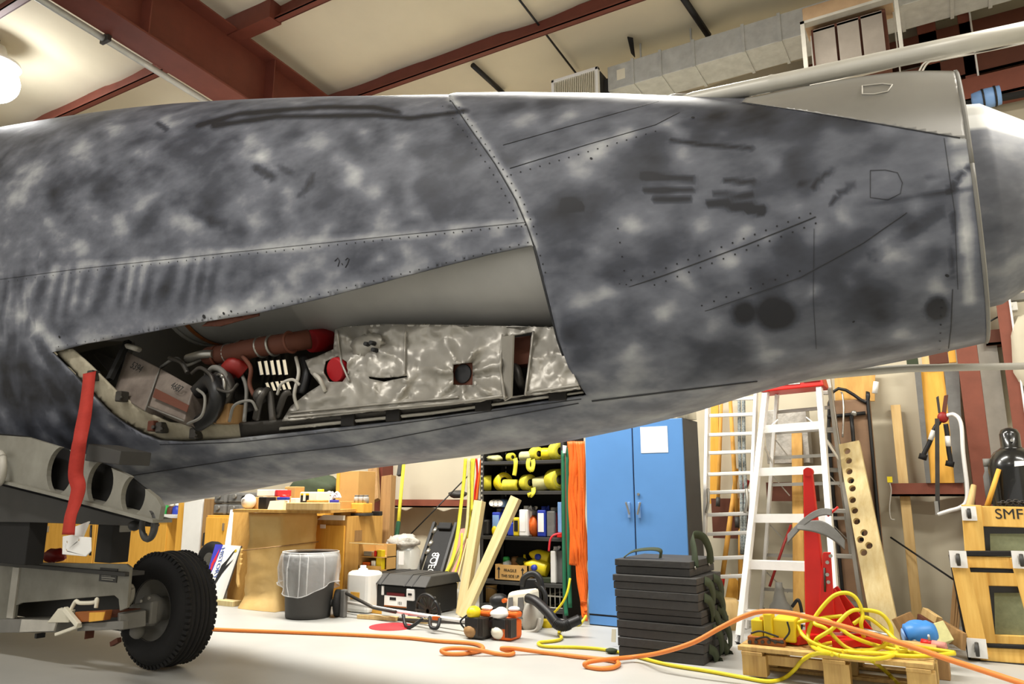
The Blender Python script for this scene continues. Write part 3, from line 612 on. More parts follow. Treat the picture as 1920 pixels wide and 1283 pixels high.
for x, y, r, w in [(383,594,.016,'A'),(420,588,.011,'A'),(434,584,.008,'A'),(112,632,.012,'A'),(1188,643,.012,'B'),(1110,300,.008,'B'),(1300,225,.01,'B'),(1775,515,.008,'B'),(1600,600,.006,'B'),(845,190,.01,'A')]:
    X, p = inv(x, y, w); n = Vector(snorm(X, p, w)); P = Vector(surf(X, p, w)) + n * (.014 if w == 'B' else .003); u = n.orthogonal().normalized(); v = n.cross(u)
    dt.add([P + (u * math.cos(a) * .7 + v * math.sin(a)) * r for a in np.linspace(0, 2 * PI, 13)[:-1]], [tuple(range(12))])
tag(dt.build('fastener_hole', 'ink', ac), kind='stuff')
hw = MB()                                              # the pencilled mark on the lower skin
for pts in ([(628,490),(634,484),(637,490),(634,500)], [(641,494),(643,497)], [(648,488),(652,484),(655,486),(652,495),(648,502)]): skin_ribbon(hw, pts, .004, 'A', .003)
hw.build('pencil_mark', 'ink', ac)
ow = MB(); P_, N_ = on_skin([(1617,167),(1617,182),(1640,182),(1665,177),(1673,165),(1655,163),(1617,167)], 'B', .015, 5)
ow.tube(P_, .003, 5); ow.build('door_outline', 'light_grey', ac)
# aft edge: a thin worn lip round the nozzle opening
rim = MB(); k = 72; ring = [Vector(surf(XR_, 2 * PI * i / k, 'B', .008)) for i in range(k + 1)]
rim.tube(ring, .009, 6); rim.build('nozzle_rim', 'mid_grey', ac)
inner = MB(); vs = []
for x, o in ((XR_, -.012), (-.3, -.03), (-.55, -.06)): vs += [Vector(surf(x, 2 * PI * i / k, 'B', o)) for i in range(k)]
inner.add(vs, [(r * k + i, r * k + k + i, r * k + k + (i + 1) % k, r * k + (i + 1) % k) for r in range(2) for i in range(k)], True)
inner.build('nozzle_liner', 'dark_steel', ac)
# tail cone seen beyond the rim
yt = 4.02; a0 = W(1832, 205, yt); b0 = W(1832, 578, yt); a1 = W(1921, 236, yt); b1 = W(1921, 524, yt)
cz0 = (a0.z + b0.z) / 2; r0 = (a0.z - b0.z) / 2 * .97; cz1 = (a1.z + b1.z) / 2; r1 = (a1.z - b1.z) / 2 * .97; dx = a1.x - a0.x
tcn = MB(); n = 56; vs = []
st_ = [(-.35, r0 * 1.12, cz0 + .0), (0, r0, cz0), (dx, r1, cz1), (dx * 2, r1 - (r0 - r1) * 1.1, cz1 + (cz1 - cz0)), (dx * 3.2, r1 * .3, cz1 + (cz1 - cz0) * 2), (dx * 3.4, .01, cz1 + (cz1 - cz0) * 2)]
for i in range(len(st_) - 1):
    pass
prof = [(np.interp(u, [0, 1, 2, 3, 4, 5], [q[0] for q in st_]), np.interp(u, [0, 1, 2, 3, 4, 5], [q[1] for q in st_]), np.interp(u, [0, 1, 2, 3, 4, 5], [q[2] for q in st_])) for u in np.arange(0, 5.01, .1)]
for d, r, z in prof: vs += [(a0.x + d, yt - r * math.cos(2 * PI * i / n) * .92, z + r * math.sin(2 * PI * i / n)) for i in range(n)]
tcn.add(vs, [(q * n + i, q * n + (i + 1) % n, q * n + n + (i + 1) % n, q * n + n + i) for q in range(len(prof) - 1) for i in range(n)][::1], True)
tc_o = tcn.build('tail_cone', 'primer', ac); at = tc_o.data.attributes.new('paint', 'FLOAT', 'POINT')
at.data.foreach_set('value', [2.4 if v[2] > np.interp(v[0], [a0.x, a1.x], [W(1832, 306, yt).z, W(1921, 318, yt).z]) else .35 for v in tcn.v])  # strong light on the upper side is painted in as a white zone
MB().tube([W(1832, 285, yt - .42), W(1865, 305, yt - .40), W(1925, 318, yt - .33)], .014, 6).build('cone_strake', 'white', ac)
# long tube on top and thin boom below
t0, t1 = W(1268, 194, 3.45), W(1945, 54, 3.45)
tb = MB().tube([t0.lerp(t1, q) for q in (0, .02, .06, .3, .31, .32, .7, 1.0)], [.018, .034, .040, .040, .043, .040, .0405, .041], 16); tb.build('refuelling_tube', 'tube_metal', ac, )
MB().tube([W(1240, 190, 3.5), W(1262, 187, 3.45), W(1300, 181, 3.44)], [.01, .03, .02], 10).build('tube_fairing', 'bare_metal', ac)
MB().blob(W(1270, 201, 3.36), .03, .03, .02).build('tube_socket', 'black', ac)
MB().tube([W(1395, 727, 4.2), W(1450, 713, 4.2), W(1560, 701, 4.2), W(1700, 691, 4.2), W(1960, 686, 4.2)], [.034, .034, .026, .020, .016], 12).build('lower_boom', 'light_grey', ac)
# ------------------------------------------------------------------ inside the engine bay
def patch(poly, holes, step, fn, jit=.25):
    xs = [p[0] for p in poly]; ys = [p[1] for p in poly]; V = []; E = []
    for pl in [poly] + holes:
        d = dens(pl, step); o = len(V); V += [Vector(p) for p in d]; E += [(o + i, o + (i + 1) % len(d)) for i in range(len(d))]
    rr = random.Random(5)
    for i, x in enumerate(np.arange(min(xs), max(xs), step)):
        for y in np.arange(min(ys), max(ys), step):
            p = (x + rr.uniform(-jit, jit) * step, y + rr.uniform(-jit, jit) * step)
            if inpoly(p, poly): V.append(Vector(p))
    r_ = delaunay_2d_cdt(V, E, [], 0, 1e-4); vs = r_[0]; mb = MB(); fs = []
    for f in r_[2]:
        c = sum((vs[i] for i in f), Vector((0, 0))) / len(f)
        if inpoly(c, poly) and not any(inpoly(c, h) for h in holes): fs.append(list(f)[::-1])
    mb.add([fn(v.x, v.y) for v in vs], fs, True); return mb
def solidify(o, t, off=-1): s = o.modifiers.new('solidify', 'SOLIDIFY'); s.thickness = t; s.offset = off; return o
def rot_tube(mb, p0, p1, prof, n=48):
    ax = (p1 - p0); L = ax.length; return mb.lathe(p0, [(r, h * L) for r, h in prof], n, ax, cap=False)
# engine jet pipe
pz = lambda x, y: W(x, y, 3.55).z
rp_ = .46; pA = Vector((W(1040, 614, 3.5).x + .55, 3.60, 0)); pB = Vector((W(345, 660, 3.5).x, 3.66, 0))
cA = W(1000, 613, 3.45); cB = W(480, 643, 3.50)
for it in range(12):                                   # axis height so that the belly line of the pipe lies where it does
    zA = cA.z if it == 0 else zA; zB = cB.z if it == 0 else zB
    pA.z, pB.z = zA + rp_, zB + rp_
    for (tx, ty) in ((1000, 613), (480, 643)):
        lows = []
        for s_ in np.linspace(0, 1, 60):
            c = pB.lerp(pA, s_)
            for a_ in np.linspace(-PI, 0, 40): lows.append(pr((c.x, c.y - rp_ * math.cos(a_), c.z + rp_ * math.sin(a_))))
        L_ = np.array(lows); sel = np.abs(L_[:, 0] - tx) < 14; yb_ = L_[sel, 1].max()
        if tx == 1000: zA += (yb_ - ty) / 1400 * 3.9
        else: zB += (yb_ - ty) / 1400 * 5.2
pA.z, pB.z = zA + rp_, zB + rp_
jp = rot_tube(MB(), pB, pA, [(.40, 0), (.455, .005), (.46, .02), (.46, .36), (.463, .362), (.463, .37), (.46, .372), (.46, .7), (.475, .8), (.485, 1.0)]).build('jet_pipe', 'pipe_metal', ac)
rot_tube(MB(), pB, pA, [(.468, .05), (.476, .052), (.476, .062), (.468, .064)]).build('clamp_ring', 'rust_orange', jp if False else ac)
rot_tube(MB(), pB, pA, [(.462, .0), (.472, .004), (.472, .012), (.462, .014)]).build('pipe_flange', 'pipe_metal', ac)
rot_tube(MB(), pB, pA, [(.05, -.005), (.40, -.004), (.455, .0)]).build('pipe_end', 'bay_dark', ac)
# silver blanket
def fY(x, y):
    u = (x - 560) / 520
    cr = 0
    for k, (s, a) in enumerate(((.016, .032), (.038, .011), (.09, .002))):
        n_ = noise.noise(Vector((x * s * (1 + .3 * k), y * s * 1.1 + 10 * k, k * 3.7))); cr += a * (1 - abs(n_) * 2.2)
    fold = .022 * math.sin((x * .7 + y * 1.2) * .06 + 2 * math.sin(x * .012)) * max(0, min(1, (x - 720) / 60)) * max(0, min(1, (945 - x) / 60))
    rad = 0
    for (qx, qy, nf, am) in ((868, 702, 7, .030), (690, 650, 6, .022), (655, 700, 5, .016), (770, 720, 5, .014), (1030, 680, 4, .012)):
        r_ = math.hypot(x - qx, y - qy); th_ = math.atan2(y - qy, x - qx); s_ = abs(math.sin(nf * th_ / 2 + qx)); rad += am * math.exp(-((r_ - 34) / 46) ** 2) * (1 - s_ ** .6) * 1.2
    return 3.33 - (y - 620) * .0009 - cr - rad * 1.5 - fold + (.02 if x > 950 else 0)
BL = [(628,618),(640,613),(720,608),(830,609),(1045,614),(1070,690),(1088,728),(1000,740),(955,745),(900,752),(800,762),(650,776),(528,790),(545,762),(575,738),(600,722),(582,700),(572,676),(596,668),(625,655)]
bh = [[(945,632),(998,622),(992,675),(985,741),(948,744),(940,690)], [(690,706),(720,709),(763,704),(764,707),(720,716),(692,710)], [(610,678),(632,668),(650,678),(654,700),(642,716),(616,716),(606,700)], [(849,684),(886,680),(886,722),(850,722)]]
ib = solidify(patch(BL, bh, 5.5, lambda x, y: W(x, y, fY(x, y))).build('insulation_blanket', 'foil', ac, ), .008)
hm = MB()
for pts in ([(632,620),(640,680),(655,715)], [(1000,622),(993,680),(985,742)], [(942,628),(938,690),(946,748)], [(540,782),(700,768),(850,755),(945,742)], [(545,774),(700,759),(860,745)], [(760,620),(758,704)], [(1085,722),(1000,734),(988,737)]):
    hm.tube([W(x, y, fY(x, y) - .012) for x, y in dens(pts, 8, False)], .007, 6)
hm.build('blanket_hem', 'foil', ac)
fl_ = MB()
fl_.slab([W(940, 632, 3.24), W(962, 628, 3.2), W(958, 745, 3.2), W(945, 752, 3.22)], .01); fl_.build('blanket_flap', 'foil', ac)
for nm, x, y, r, Yq, dy in (('red_cap', 630, 694, .075, 3.24, .12), ('red_cap', 584, 640, .075, 3.42, .14)):
    c = W(x, y, Yq); MB().lathe(c, [(r * .9, -.012), (r, 0), (r * 1.02, dy)], 24, (0.1, 1, .25)).build(nm, 'red_cap', ac)
c = W(640, 672, 3.30); MB().lathe(c, [(.07, 0), (.08, .03), (.075, .12)], 20, (0.1, 1, .2)).build('duct_stub', 'black', ac)
bp_ = [W(847, 724, 3.25), W(886, 722, 3.25), W(887, 680, 3.25), W(848, 682, 3.25)]
br = MB().slab(bp_, -.02).build('exhaust_bracket', 'rust_brown', ac, bev=.004); c = W(868, 701, 3.245); MB().lathe(c, [(.05, -.004), (.052, .004)], 24, (0, 1, 0)).build('bracket_hole', 'black', br if False else ac)
for x, y in ((686, 645), (696, 643), (700, 656)): MB().lathe(W(x, y, 3.2), [(.012, -.01), (.014, .03)], 10, (0, 1, 0)).build('blanket_grommet', 'black', ac)
MB().blob(W(690, 648, 3.27), .12, .05, .07, 16, 10, .4).build('blanket_boss', 'foil', ac)
win = MB().slab([W(935, 750, 3.55), W(1000, 745, 3.55), W(1008, 615, 3.55), W(935, 622, 3.55)], -.02); win.build('gearbox_wall', 'bay_dark', ac)
MB().blob(W(962, 672, 3.45), .05, .06, .05, 12, 8, .3).build('valve_body', 'steel', ac); MB().tube(smooth_path([W(948, 700, 3.46), W(966, 690, 3.4), W(975, 716, 3.4), W(985, 735, 3.45)]), .025, 8).build('valve_pipe', 'dark_steel', ac)
MB().box(W(972, 640, 3.5), W(994, 682, 3.4)).build('valve_bracket', 'rust_brown', ac, bev=.004)
# left hand side: boxes, ducts, hoses
b1 = MB().slab([W(212, 737, 3.02), W(271, 771, 3.0), W(299, 690, 3.1), W(238, 659, 3.12)], -.16).build('equipment_box', 'box_grey', ac, bev=.008)
b2 = MB().slab([W(279, 762, 2.99), W(345, 789, 2.97), W(363, 726, 3.06), W(301, 691, 3.1)], -.16).build('equipment_box', 'box_grey', ac, bev=.008)
MB().tube([W(272, 771, 2.985), W(300, 690, 3.08)], .004, 6).build('box_edge', 'mid_grey', b1); MB().tube([W(278, 763, 2.975), W(345, 790, 2.955)], .005, 6).build('box_edge', 'mid_grey', b2)
b3 = MB().slab([W(286, 745, 2.985), W(350, 773, 2.962), W(354, 760, 2.98), W(291, 728, 3.0)], -.004).build('stripe', 'rust_brown', b2)
xd = (W(299, 690, 3.1) - W(238, 659, 3.12)).normalized(); yd = (W(238, 659, 3.12) - W(212, 737, 3.02)).normalized()
text_obj('lettering', '5394', W(256, 689, 3.055), xd, yd, .05, 'text_black', b1); text_obj('lettering', '4687', W(331, 727, 3.01), xd, yd, .045, 'text_black', b2)
MB().slab([W(100, 672, 3.2), W(225, 738, 3.2), W(250, 640, 3.3), W(140, 640, 3.3)], -.02).build('bay_bulkhead', 'mid_grey', ac)
MB().slab([W(176, 664, 3.1), W(205, 700, 3.05), W(222, 676, 3.1), W(180, 660, 3.12)], -.01).build('bulkhead_plate', 'bay_dark', ac); MB().bar(W(205, 712, 2.98), W(240, 640, 3.1), .05, .03).build('bay_strut', 'black_matte', ac)
dk = MB().slab([W(236, 800, 3.6), W(620, 790, 3.62), W(640, 600, 3.75), W(236, 620, 3.75)], -.02)
MB().tube(smooth_path([W(392, 668, 3.2), W(430, 663, 3.16), W(480, 652, 3.16), W(540, 643, 3.2), W(580, 636, 3.3)]), .062, 16).build('bleed_duct', 'rust_brown', ac)
for x, y in ((408, 668), (430, 664), (450, 660), (458, 658), (490, 651), (512, 648), (545, 642)):
    MB().torus(W(x, y, 3.17), .064, .009, (1, .1, .12), 20, 6).build('duct_band', 'steel' if x in (450, 490, 512, 430) else 'rust_brown', ac)
for i, (pts, r, m) in enumerate([([(236,648,3.1),(250,652,3.05),(262,656,3.1)],.02,'light_grey'), ([(300,690,3.2),(330,672,3.15),(350,685,3.15),(390,668,3.2)],.011,'mid_grey'), ([(352,672,3.15),(378,665,3.1),(400,664,3.12)],.028,'steel'),
        ([(370,735,3.1),(395,715,3.05),(408,740,3.02),(398,775,3.05),(372,795,3.1)],.05,'black'), ([(352,795,2.95),(378,780,2.93),(384,745,2.95),(370,730,3.0)],.009,'mid_grey'), ([(385,700,3.05),(400,725,3.0),(430,735,3.0),(446,720,3.05)],.01,'dark_steel'), ([(360,700,3.05),(376,690,3.02),(396,705,3.0),(402,730,3.0)],.012,'dark_steel'), ([(430,790,3.05),(440,760,3.0),(470,752,3.02),(482,770,3.05)],.009,'mid_grey'), ([(455,668,3.12),(470,690,3.08),(468,720,3.08),(476,742,3.08)],.013,'rust_brown'), ([(520,740,3.12),(528,720,3.1),(548,712,3.12),(562,722,3.15)],.009,'light_grey'), ([(318,672,3.12),(340,680,3.08),(352,700,3.06)],.015,'dark_steel'), ([(415,690,3.15),(430,720,3.1),(425,750,3.1),(405,790,3.1)],.035,'dark_steel'),
        ([(450,695,3.2),(462,730,3.15),(458,790,3.1)],.012,'mid_grey'), ([(425,700,3.2),(440,685,3.15),(458,696,3.2)],.06,'red_dark'), ([(555,670,3.25),(560,700,3.22),(552,740,3.2),(560,770,3.2)],.011,'light_grey'), ([(570,672,3.3),(576,700,3.28),(565,740,3.25)],.03,'black'),
        ([(480,785,3.1),(490,745,3.05),(505,735,3.1),(512,790,3.1)],.022,'dark_steel'), ([(520,780,3.15),(533,742,3.1),(545,735,3.12)],.02,'dark_steel'), ([(590,702,3.2),(600,712,3.17),(610,735,3.2)],.012,'light_grey'), ([(388,702,3.15),(402,690,3.1),(420,700,3.1),(428,730,3.08),(420,760,3.1)],.02,'mid_grey')]):
    MB().tube(smooth_path([W(*p) for p in pts]), r, 10).build('hose', m, ac)
MB().tube(smooth_path([W(468, 690, 3.3), W(440, 720, 3.35), W(470, 780, 3.35)]), .05, 10).build('hose', 'bay_dark', ac)
vb = MB().box(W(398, 795, 3.08), W(463, 760, 3.22)).build('valve_box', 'timber_brown', ac, bev=.01)
MB().blob(W(412, 725, 3.12), .08, .06, .1, 16, 10, .2).build('pump_body', 'dark_steel', ac); MB().torus(W(412, 725, 3.06), .075, .012, (.3, 1, .1), 20, 6).build('pump_ring', 'steel', ac)
MB().blob(W(490, 742, 3.1), .05, .05, .05, 14, 8).build('valve_body', 'dark_steel', ac); MB().blob(W(489, 737, 3.05), .02, .02, .02).build('valve_cap', 'steel', ac)
# frame round the opening
def inset_patch(name, poly, off, m, step=9, t=.012):
    return solidify(patch(poly, [], step, lambda x, y: skinp(x, y, 'A', off)).build(name, m, ac), t)
inset_patch('bay_frame', [(92,660),(124,654),(160,688),(208,738),(258,775),(308,798),(352,803),(445,800),(450,832),(300,834),(238,805),(200,780),(140,712)], -.045, 'frame_cream')
inset_patch('bay_sill', [(440,800),(640,785),(800,765),(940,755),(1090,732),(1112,744),(800,794),(560,818),(445,832)], -.04, 'dark_steel')
inset_patch('sill_edge', [(520,806),(800,778),(1090,740),(1094,742),(800,783),(520,811)], -.02, 'light_grey', 8)
inset_patch('hinge_strip', [(370,612),(385,600),(430,592),(478,583),(477,592),(440,602),(405,612)], -.03, 'rust_brown', 7)
for x, y in ((168,706),(222,746),(283,803),(298,806),(362,818)):
    q = skinp(x, y, 'A', -.03); MB().box(q - Vector((.03, .035, .035)), q + Vector((.03, .03, .035))).build('frame_clip', 'rust_brown' if x == 283 else 'dark_steel', ac, bev=.008)
    MB().lathe(q + Vector((.035, -.04, -.01)), [(.012, 0), (.012, .02)], 10, (0, 1, 0)).build('clip_bolt', 'dark_steel', ac)
for x, y in ((650, 795), (735, 786), (905, 768), (1045, 748)):
    q = skinp(x, y, 'A', -.03); MB().box(q - Vector((.05, .02, .03)), q + Vector((.05, .04, .04))).build('sill_clip', 'bay_dark', ac, bev=.006)
# warning streamer hanging from the frame
rp0 = skinp(167, 700, 'A', .02); rpt = [W(x, y, (rp0.y - .03) + (2.57 - rp0.y) * min(1, max(0, (y - 700) / 110)) + .012 * math.sin(k * 1.3)) for k, (x, y) in enumerate([(168,699),(166,720),(160,770),(152,815),(146,850),(142,890),(147,915),(140,945),(132,970),(128,1003)])]
sd_ = [Vector((1, -.25 * math.sin(k * .9), .1 * math.sin(k * 1.7))) for k in range(10)]
solo('warning_streamer', MB().ribbon(smooth_path(rpt, 6), [.082] * 55, [Vector((.87, .5 - .25 * math.sin(k * .16), .05 * math.sin(k * .3))) for k in range(60)], .004), 'ribbon_red', 'long faded red warning streamer hanging from the open engine bay', 'streamer')
# ================================================================== DOLLY UNDER THE FUSELAGE
QY = 2.66
dl_ = thing('transport_dolly', 'grey steel aircraft transport dolly with one big black tyre in view', 'dolly', (-6.0, 3.4, 0))
def plate(name, poly, holes, Y, t, m, parent, n=28):
    pts = [W(x, y, Y) for x, y in poly]; hs = [(W(x, y, Y).x, W(x, y, Y).z, r) for x, y, r in holes]
    return holed([(p.x, p.z) for p in pts], hs, lambda a, b, d: (a, Y + d, b), t, n).build(name, m, parent, bev=.004)
hr = lambda x, y, px: (W(x + px, y, QY) - W(x, y, QY)).length
plate('cradle_beam', [(-140,806),(50,820),(150,850),(240,892),(292,933),(302,950),(297,976),(284,981),(200,957),(100,930),(0,905),(-140,880)], [(112,882,hr(112,882,25)),(187,907,hr(187,907,25)),(249,929,hr(249,929,23))], QY, .03, 'dolly_grey', dl_)
plate('cradle_dark_backing', [(-140,800),(50,818),(150,850),(240,892),(292,933),(297,972),(200,955),(100,928),(0,903),(-140,880)], [], QY + .10, .02, 'black_matte', dl_)  # black sheet behind the round holes stands in for the dark interior
plate('shaded_lower_web', [(-140,884),(0,910),(100,935),(200,962),(286,984),(284,988),(180,984),(60,980),(-140,978)], [], QY + .1, .05, 'dark_grey', dl_)  # far lower web, coloured dark to paint in the shade under the beam
MB().slab([W(-140, 884, QY), W(0, 906, QY), W(100, 932, QY), W(100, 932, QY + .27)][:3] + [W(0, 906, QY + .27)], .012) if False else None
fl = MB()
for (a, b) in (((-140, 881), (0, 906)), ((0, 906), (100, 931)), ((100, 931), (200, 958)), ((200, 958), (286, 981))):
    p, q = W(*a, QY - .03), W(*b, QY - .03); fl.hexa([p, q, q + Vector((0, .12, 0)), p + Vector((0, .12, 0))], [p + Vector((0, 0, .02)), q + Vector((0, 0, .02)), q + Vector((0, .12, .02)), p + Vector((0, .12, .02))])
fl.build('beam_flange', 'dolly_grey', dl_)
pa, pb = fbox(160, 226, 836, 862, QY - .02, .2); MB().slab([W(158, 864, QY - .03), W(222, 872, QY - .03), W(226, 846, QY - .03), (W(165, 832, QY - .03))], -.2).build('stop_block', 'dark_grey', dl_, bev=.006)
MB().torus(W(-2, 878, QY - .05), .1, .022, (.2, 1, .1), 28, 10).build('tie_ring', 'light_grey', dl_)
MB().torus(W(279, 986, QY + .03), .075, .014, (.3, 1, 0), 20, 8, PI * .0, PI * 1.0).build('lifting_eye', 'dark_grey', dl_)
sh = MB().torus(W(279, 984, QY + .02), .08, .017, (.15, 1, .0), 24, 8).build('shackle', 'dark_grey', dl_)
MB().blob(W(252, 986, QY + .05), .035, .035, .03).build('shackle_bolt', 'black', dl_)
for x0, x1, yb in ((-60, 52, 1056), (181, 210, 1056)):
    a, b = fbox(x0, x1, 965, yb, QY + .12, .12); MB().box(a, b).build('post', 'black_matte', dl_, bev=.005)
MB().bar(W(226, 975, QY + .2), W(212, 1048, QY + .2), .14, .08, (1, 0, 0)).build('brace', 'mid_grey', dl_, bev=.004)
# axle beam with its slot
PY = 3.08
AX = [(-240,1050),(0,1054),(236,1058),(244,1064),(238,1140),(224,1146),(222,1124),(214,1117),(190,1119),(40,1131),(30,1136),(27,1160),(8,1168),(-240,1168)]
plate('axle_beam', AX, [], PY, .02, 'dolly_grey', dl_)
a, b = fbox(-240, 236, 1054, 1061, PY - .03, .14); MB().box(a, b).build('deck_plate', 'dark_grey', dl_, bev=.004)
a, b = fbox(-240, 236, 1066, 1150, PY + .22, .02); MB().box(a, b).build('rear_web', 'dark_grey', dl_)
MB().box(W(24, 1064, PY - .012), W(27, 1160, PY)).build('end_plate', 'light_grey', dl_)
npl = MB().box(W(185, 1090, PY - .006), W(222, 1067, PY)).build('name_plate', 'dark_grey', dl_)
for k in range(5): MB().box(W(190, 1073 + 3.4 * k, PY - .008), W(190 + (26 - 4 * (k % 3)), 1074 + 3.4 * k, PY - .006)).build('print_line', 'light_grey', npl)
MB().slab([W(-240, 1186, PY - .02), W(0, 1187, PY - .02), W(104, 1188, PY - .02), W(108, 1158, PY - .02)][:0] + [W(-240, 1190, PY - .02), W(104, 1186, PY - .02), W(110, 1160, PY - .02), W(-240, 1166, PY - .02)], -.12).build('lower_rail', 'mid_grey', dl_, bev=.004)
MB().slab([W(36, 1186, PY - .035), W(100, 1184, PY - .035), W(106, 1164, PY - .035), W(40, 1162, PY - .035)], -.015).build('rail_plate', 'light_grey', dl_, bev=.003)
MB().box(W(68, 1198, PY), W(82, 1186, PY + .06)).build('lug', 'black', dl_); MB().box(W(159, 1199, PY), W(177, 1174, PY + .06)).build('lug', 'rust_brown', dl_)
# steering linkage
MB().slab([W(88, 1168, PY - .04), W(128, 1168, PY - .04), W(134, 1146, PY - .06), W(108, 1142, PY - .06)], -.03).build('clevis', 'cream_plastic', dl_, bev=.004)
MB().bar(W(122, 1142, PY - .07), W(148, 1173, PY - .07), .035, .03).build('latch_arm', 'cream_plastic', dl_, bev=.005)
MB().bar(W(106, 1190, PY - .06), W(150, 1174, PY - .06), .02, .03).build('latch_handle', 'cream_plastic', dl_, bev=.004)
MB().tube(smooth_path([W(132, 1146, PY - .05), W(142, 1128, PY - .05), W(150, 1131, PY - .05), W(176, 1130, PY - .05), W(182, 1124, PY - .05), W(180, 1140, PY - .05)]), .013, 8).build('latch_hook', 'cream_plastic', dl_)
MB().slab([W(142, 1168, PY - .05), W(194, 1164, PY - .05), W(198, 1145, PY - .05), (W(140, 1148, PY - .05))], -.05).build('linkage_block', 'rust_orange', dl_, bev=.005)
MB().slab([W(166, 1167, PY - .055), W(192, 1164, PY - .055), W(196, 1148, PY - .055), (W(167, 1149, PY - .055))], -.008).build('linkage_cap', 'oak_yellow', dl_, bev=.003)
wc = Vector((G(310, 1249).x - .03, G(310, 1249).y, 0))
RT = .39; wY0 = 3.36; WX = W(281, 1140, wY0).x; TW = .27
for it in range(5): pass
MB().bar(W(196, 1152, PY - .02), W(262, 1147, wY0 - .1), .045, .05).build('link_arm', 'rust_brown', dl_, bev=.004)
MB().bar(W(222, 1166, PY + .02), W(272, 1158, wY0 - .12), .1, .09).build('axle_stub', 'mid_grey', dl_, bev=.006)
MB().bar(W(150, 1176, PY - .01), W(236, 1172, PY + .0), .05, .04).build('tie_rod', 'mid_grey', dl_, bev=.004)
MB().torus(W(240, 1116, PY + .1), .06, .016, (.9, .5, 0), 20, 8).build('bracket_ring', 'light_grey', dl_)
MB().bar(W(210, 1208, PY + .2), W(224, 1200, PY + .2), .03, .03).build('grease_fitting', 'rust_brown', dl_)
wh = MB(); c = Vector((WX, wY0, RT))
prof = [(.20, .015), (.235, .0), (.30, -.012), (.345, .005), (.368, .035), (.374, .05)]
gro = []
for k in range(5):
    h0 = .055 + k * .034; gro += [(.385 - .004 * abs(k - 2), h0), (.386 - .004 * abs(k - 2), h0 + .022), (.372, h0 + .0235), (.372, h0 + .0325)]
gro = gro[:-2]; prof += gro + [(.374, .235), (.355, .26), (.30, .275), (.22, .265), (.20, .255)]
tyre = wh.lathe(c, prof, 64, (0, 1, 0), cap=False).build('tyre', 'rubber', dl_)
lg = MB(); nlug = 60
for k in range(nlug):
    a_ = 2 * PI * k / nlug; d = Vector((math.cos(a_), 0, math.sin(a_))); tg = Vector((-math.sin(a_), 0, math.cos(a_)))
    for h in (.026, .245): lg.bar(c + d * .352 + Vector((0, h, 0)), c + d * .381 + Vector((0, h + (.012 if h < .1 else -.012), 0)), .024, .024, tg)
tag(lg.build('tread_lug', 'rubber', dl_), kind='stuff')
rm = MB().lathe(c, [(.205, .01), (.2, .03), (.19, .04), (.17, .10), (.14, .12), (.07, .12)], 40, (0, 1, 0), cap=False); rm.lathe(c, [(.07, .125), (.205, .13)], 40, (0, 1, 0), cap=False)
rm.build('wheel_rim', 'mid_grey', dl_)
hb = MB().lathe(c, [(.0, -.12), (.055, -.12), (.06, -.03), (.10, -.02), (.105, .03), (.08, .05), (.08, .13)], 24, (0, 1, 0), cap=False).build('hub', 'mid_grey', dl_)
for k in range(6):
    a_ = 2 * PI * k / 6 + .3; MB().lathe(c + Vector((math.cos(a_) * .085, -.03, math.sin(a_) * .085)), [(.011, 0), (.011, .02)], 6, (0, 1, 0)).build('wheel_nut', 'light_grey', hb)
MB().slab([W(252, 1172, wY0 - .1), W(280, 1172, wY0 - .1), W(284, 1128, wY0 - .1), W(254, 1132, wY0 - .1)], -.06).build('steering_knuckle', 'mid_grey', dl_, bev=.012)
MB().blob(W(258, 1184, wY0 - .06), .05, .05, .05, 14, 8, .1).build('ball_joint', 'mid_grey', dl_)
# things lying on the dolly deck
t = thing('tag_plate', 'white perforated plastic plate hung at the streamer end above the dolly', 'tag', W(145, 1044, 2.58))
pl = plate('plate', [(117,1006),(135,1003),(142,1006),(170,1008),(170,1034),(160,1044),(116,1040)], [(125,1017,.006),(147,1013,.006),(124,1032,.006)], 2.58, .008, 'white', t)
MB().slab([W(139, 1008, 2.62), W(154, 1008, 2.62), W(166, 978, 2.62), W(140, 988, 2.62)], -.01).build('upper_card', 'white', t); MB().tube([W(171, 985, 2.6), W(169, 1042, 2.6)], .006, 6).build('wire', 'black', t)
solo('red_webbing', MB().blob(W(103, 1042, 3.3), .12, .06, .05, 14, 8, .4), 'red_dark', 'bunched dark red webbing on the dolly deck left of the white plate', 'webbing')
# ================================================================== BACK WALL: LEFT HALF
def wbox(name, label, cat, m, a, b, bev=.006, group=None): return solo(name, MB().box(a, b), m, label, cat, group, bev)
def cabinet(name, label, x0, xc, yt, Y, d, doors, m='oak_yellow', x2=None, group=None, top=None):
    a, b = fbox(x0, xc, yt, yt + 60, Y, d, x2, z0=0); t = thing(name, label, 'cabinet', ((a.x + b.x) / 2, (a.y + b.y) / 2, 0), group)
    MB().box((a.x, a.y + .02, .06), b).box((a.x + .03, a.y + .06, 0), (b.x - .03, b.y, .06)).build('body', m, t, bev=.005)
    n = doors; w = (b.x - a.x) / n
    for i in range(n):
        d_ = MB().box((a.x + w * i + .008, a.y - .002, .09), (a.x + w * (i + 1) - .008, a.y + .02, b.z - .03)).build('door', m, t, bev=.004)
        hx_ = a.x + w * (i + (.85 if i % 2 == 0 else .15)); MB().box((hx_ - .01, a.y - .025, b.z - .2), (hx_ + .01, a.y, b.z - .1)).build('handle', 'steel', d_, bev=.003)
    if top: MB().box((a.x - .02, a.y - .02, b.z), (b.x + .02, b.y, b.z + .03)).build('worktop', top, t, bev=.004)
    return t, a, b
CL, ca, cb_ = cabinet('base_cabinet', 'yellow wooden base cabinet at the far left, behind the dolly', 40, 178, 976, 7.3, .6, 3, group=None)
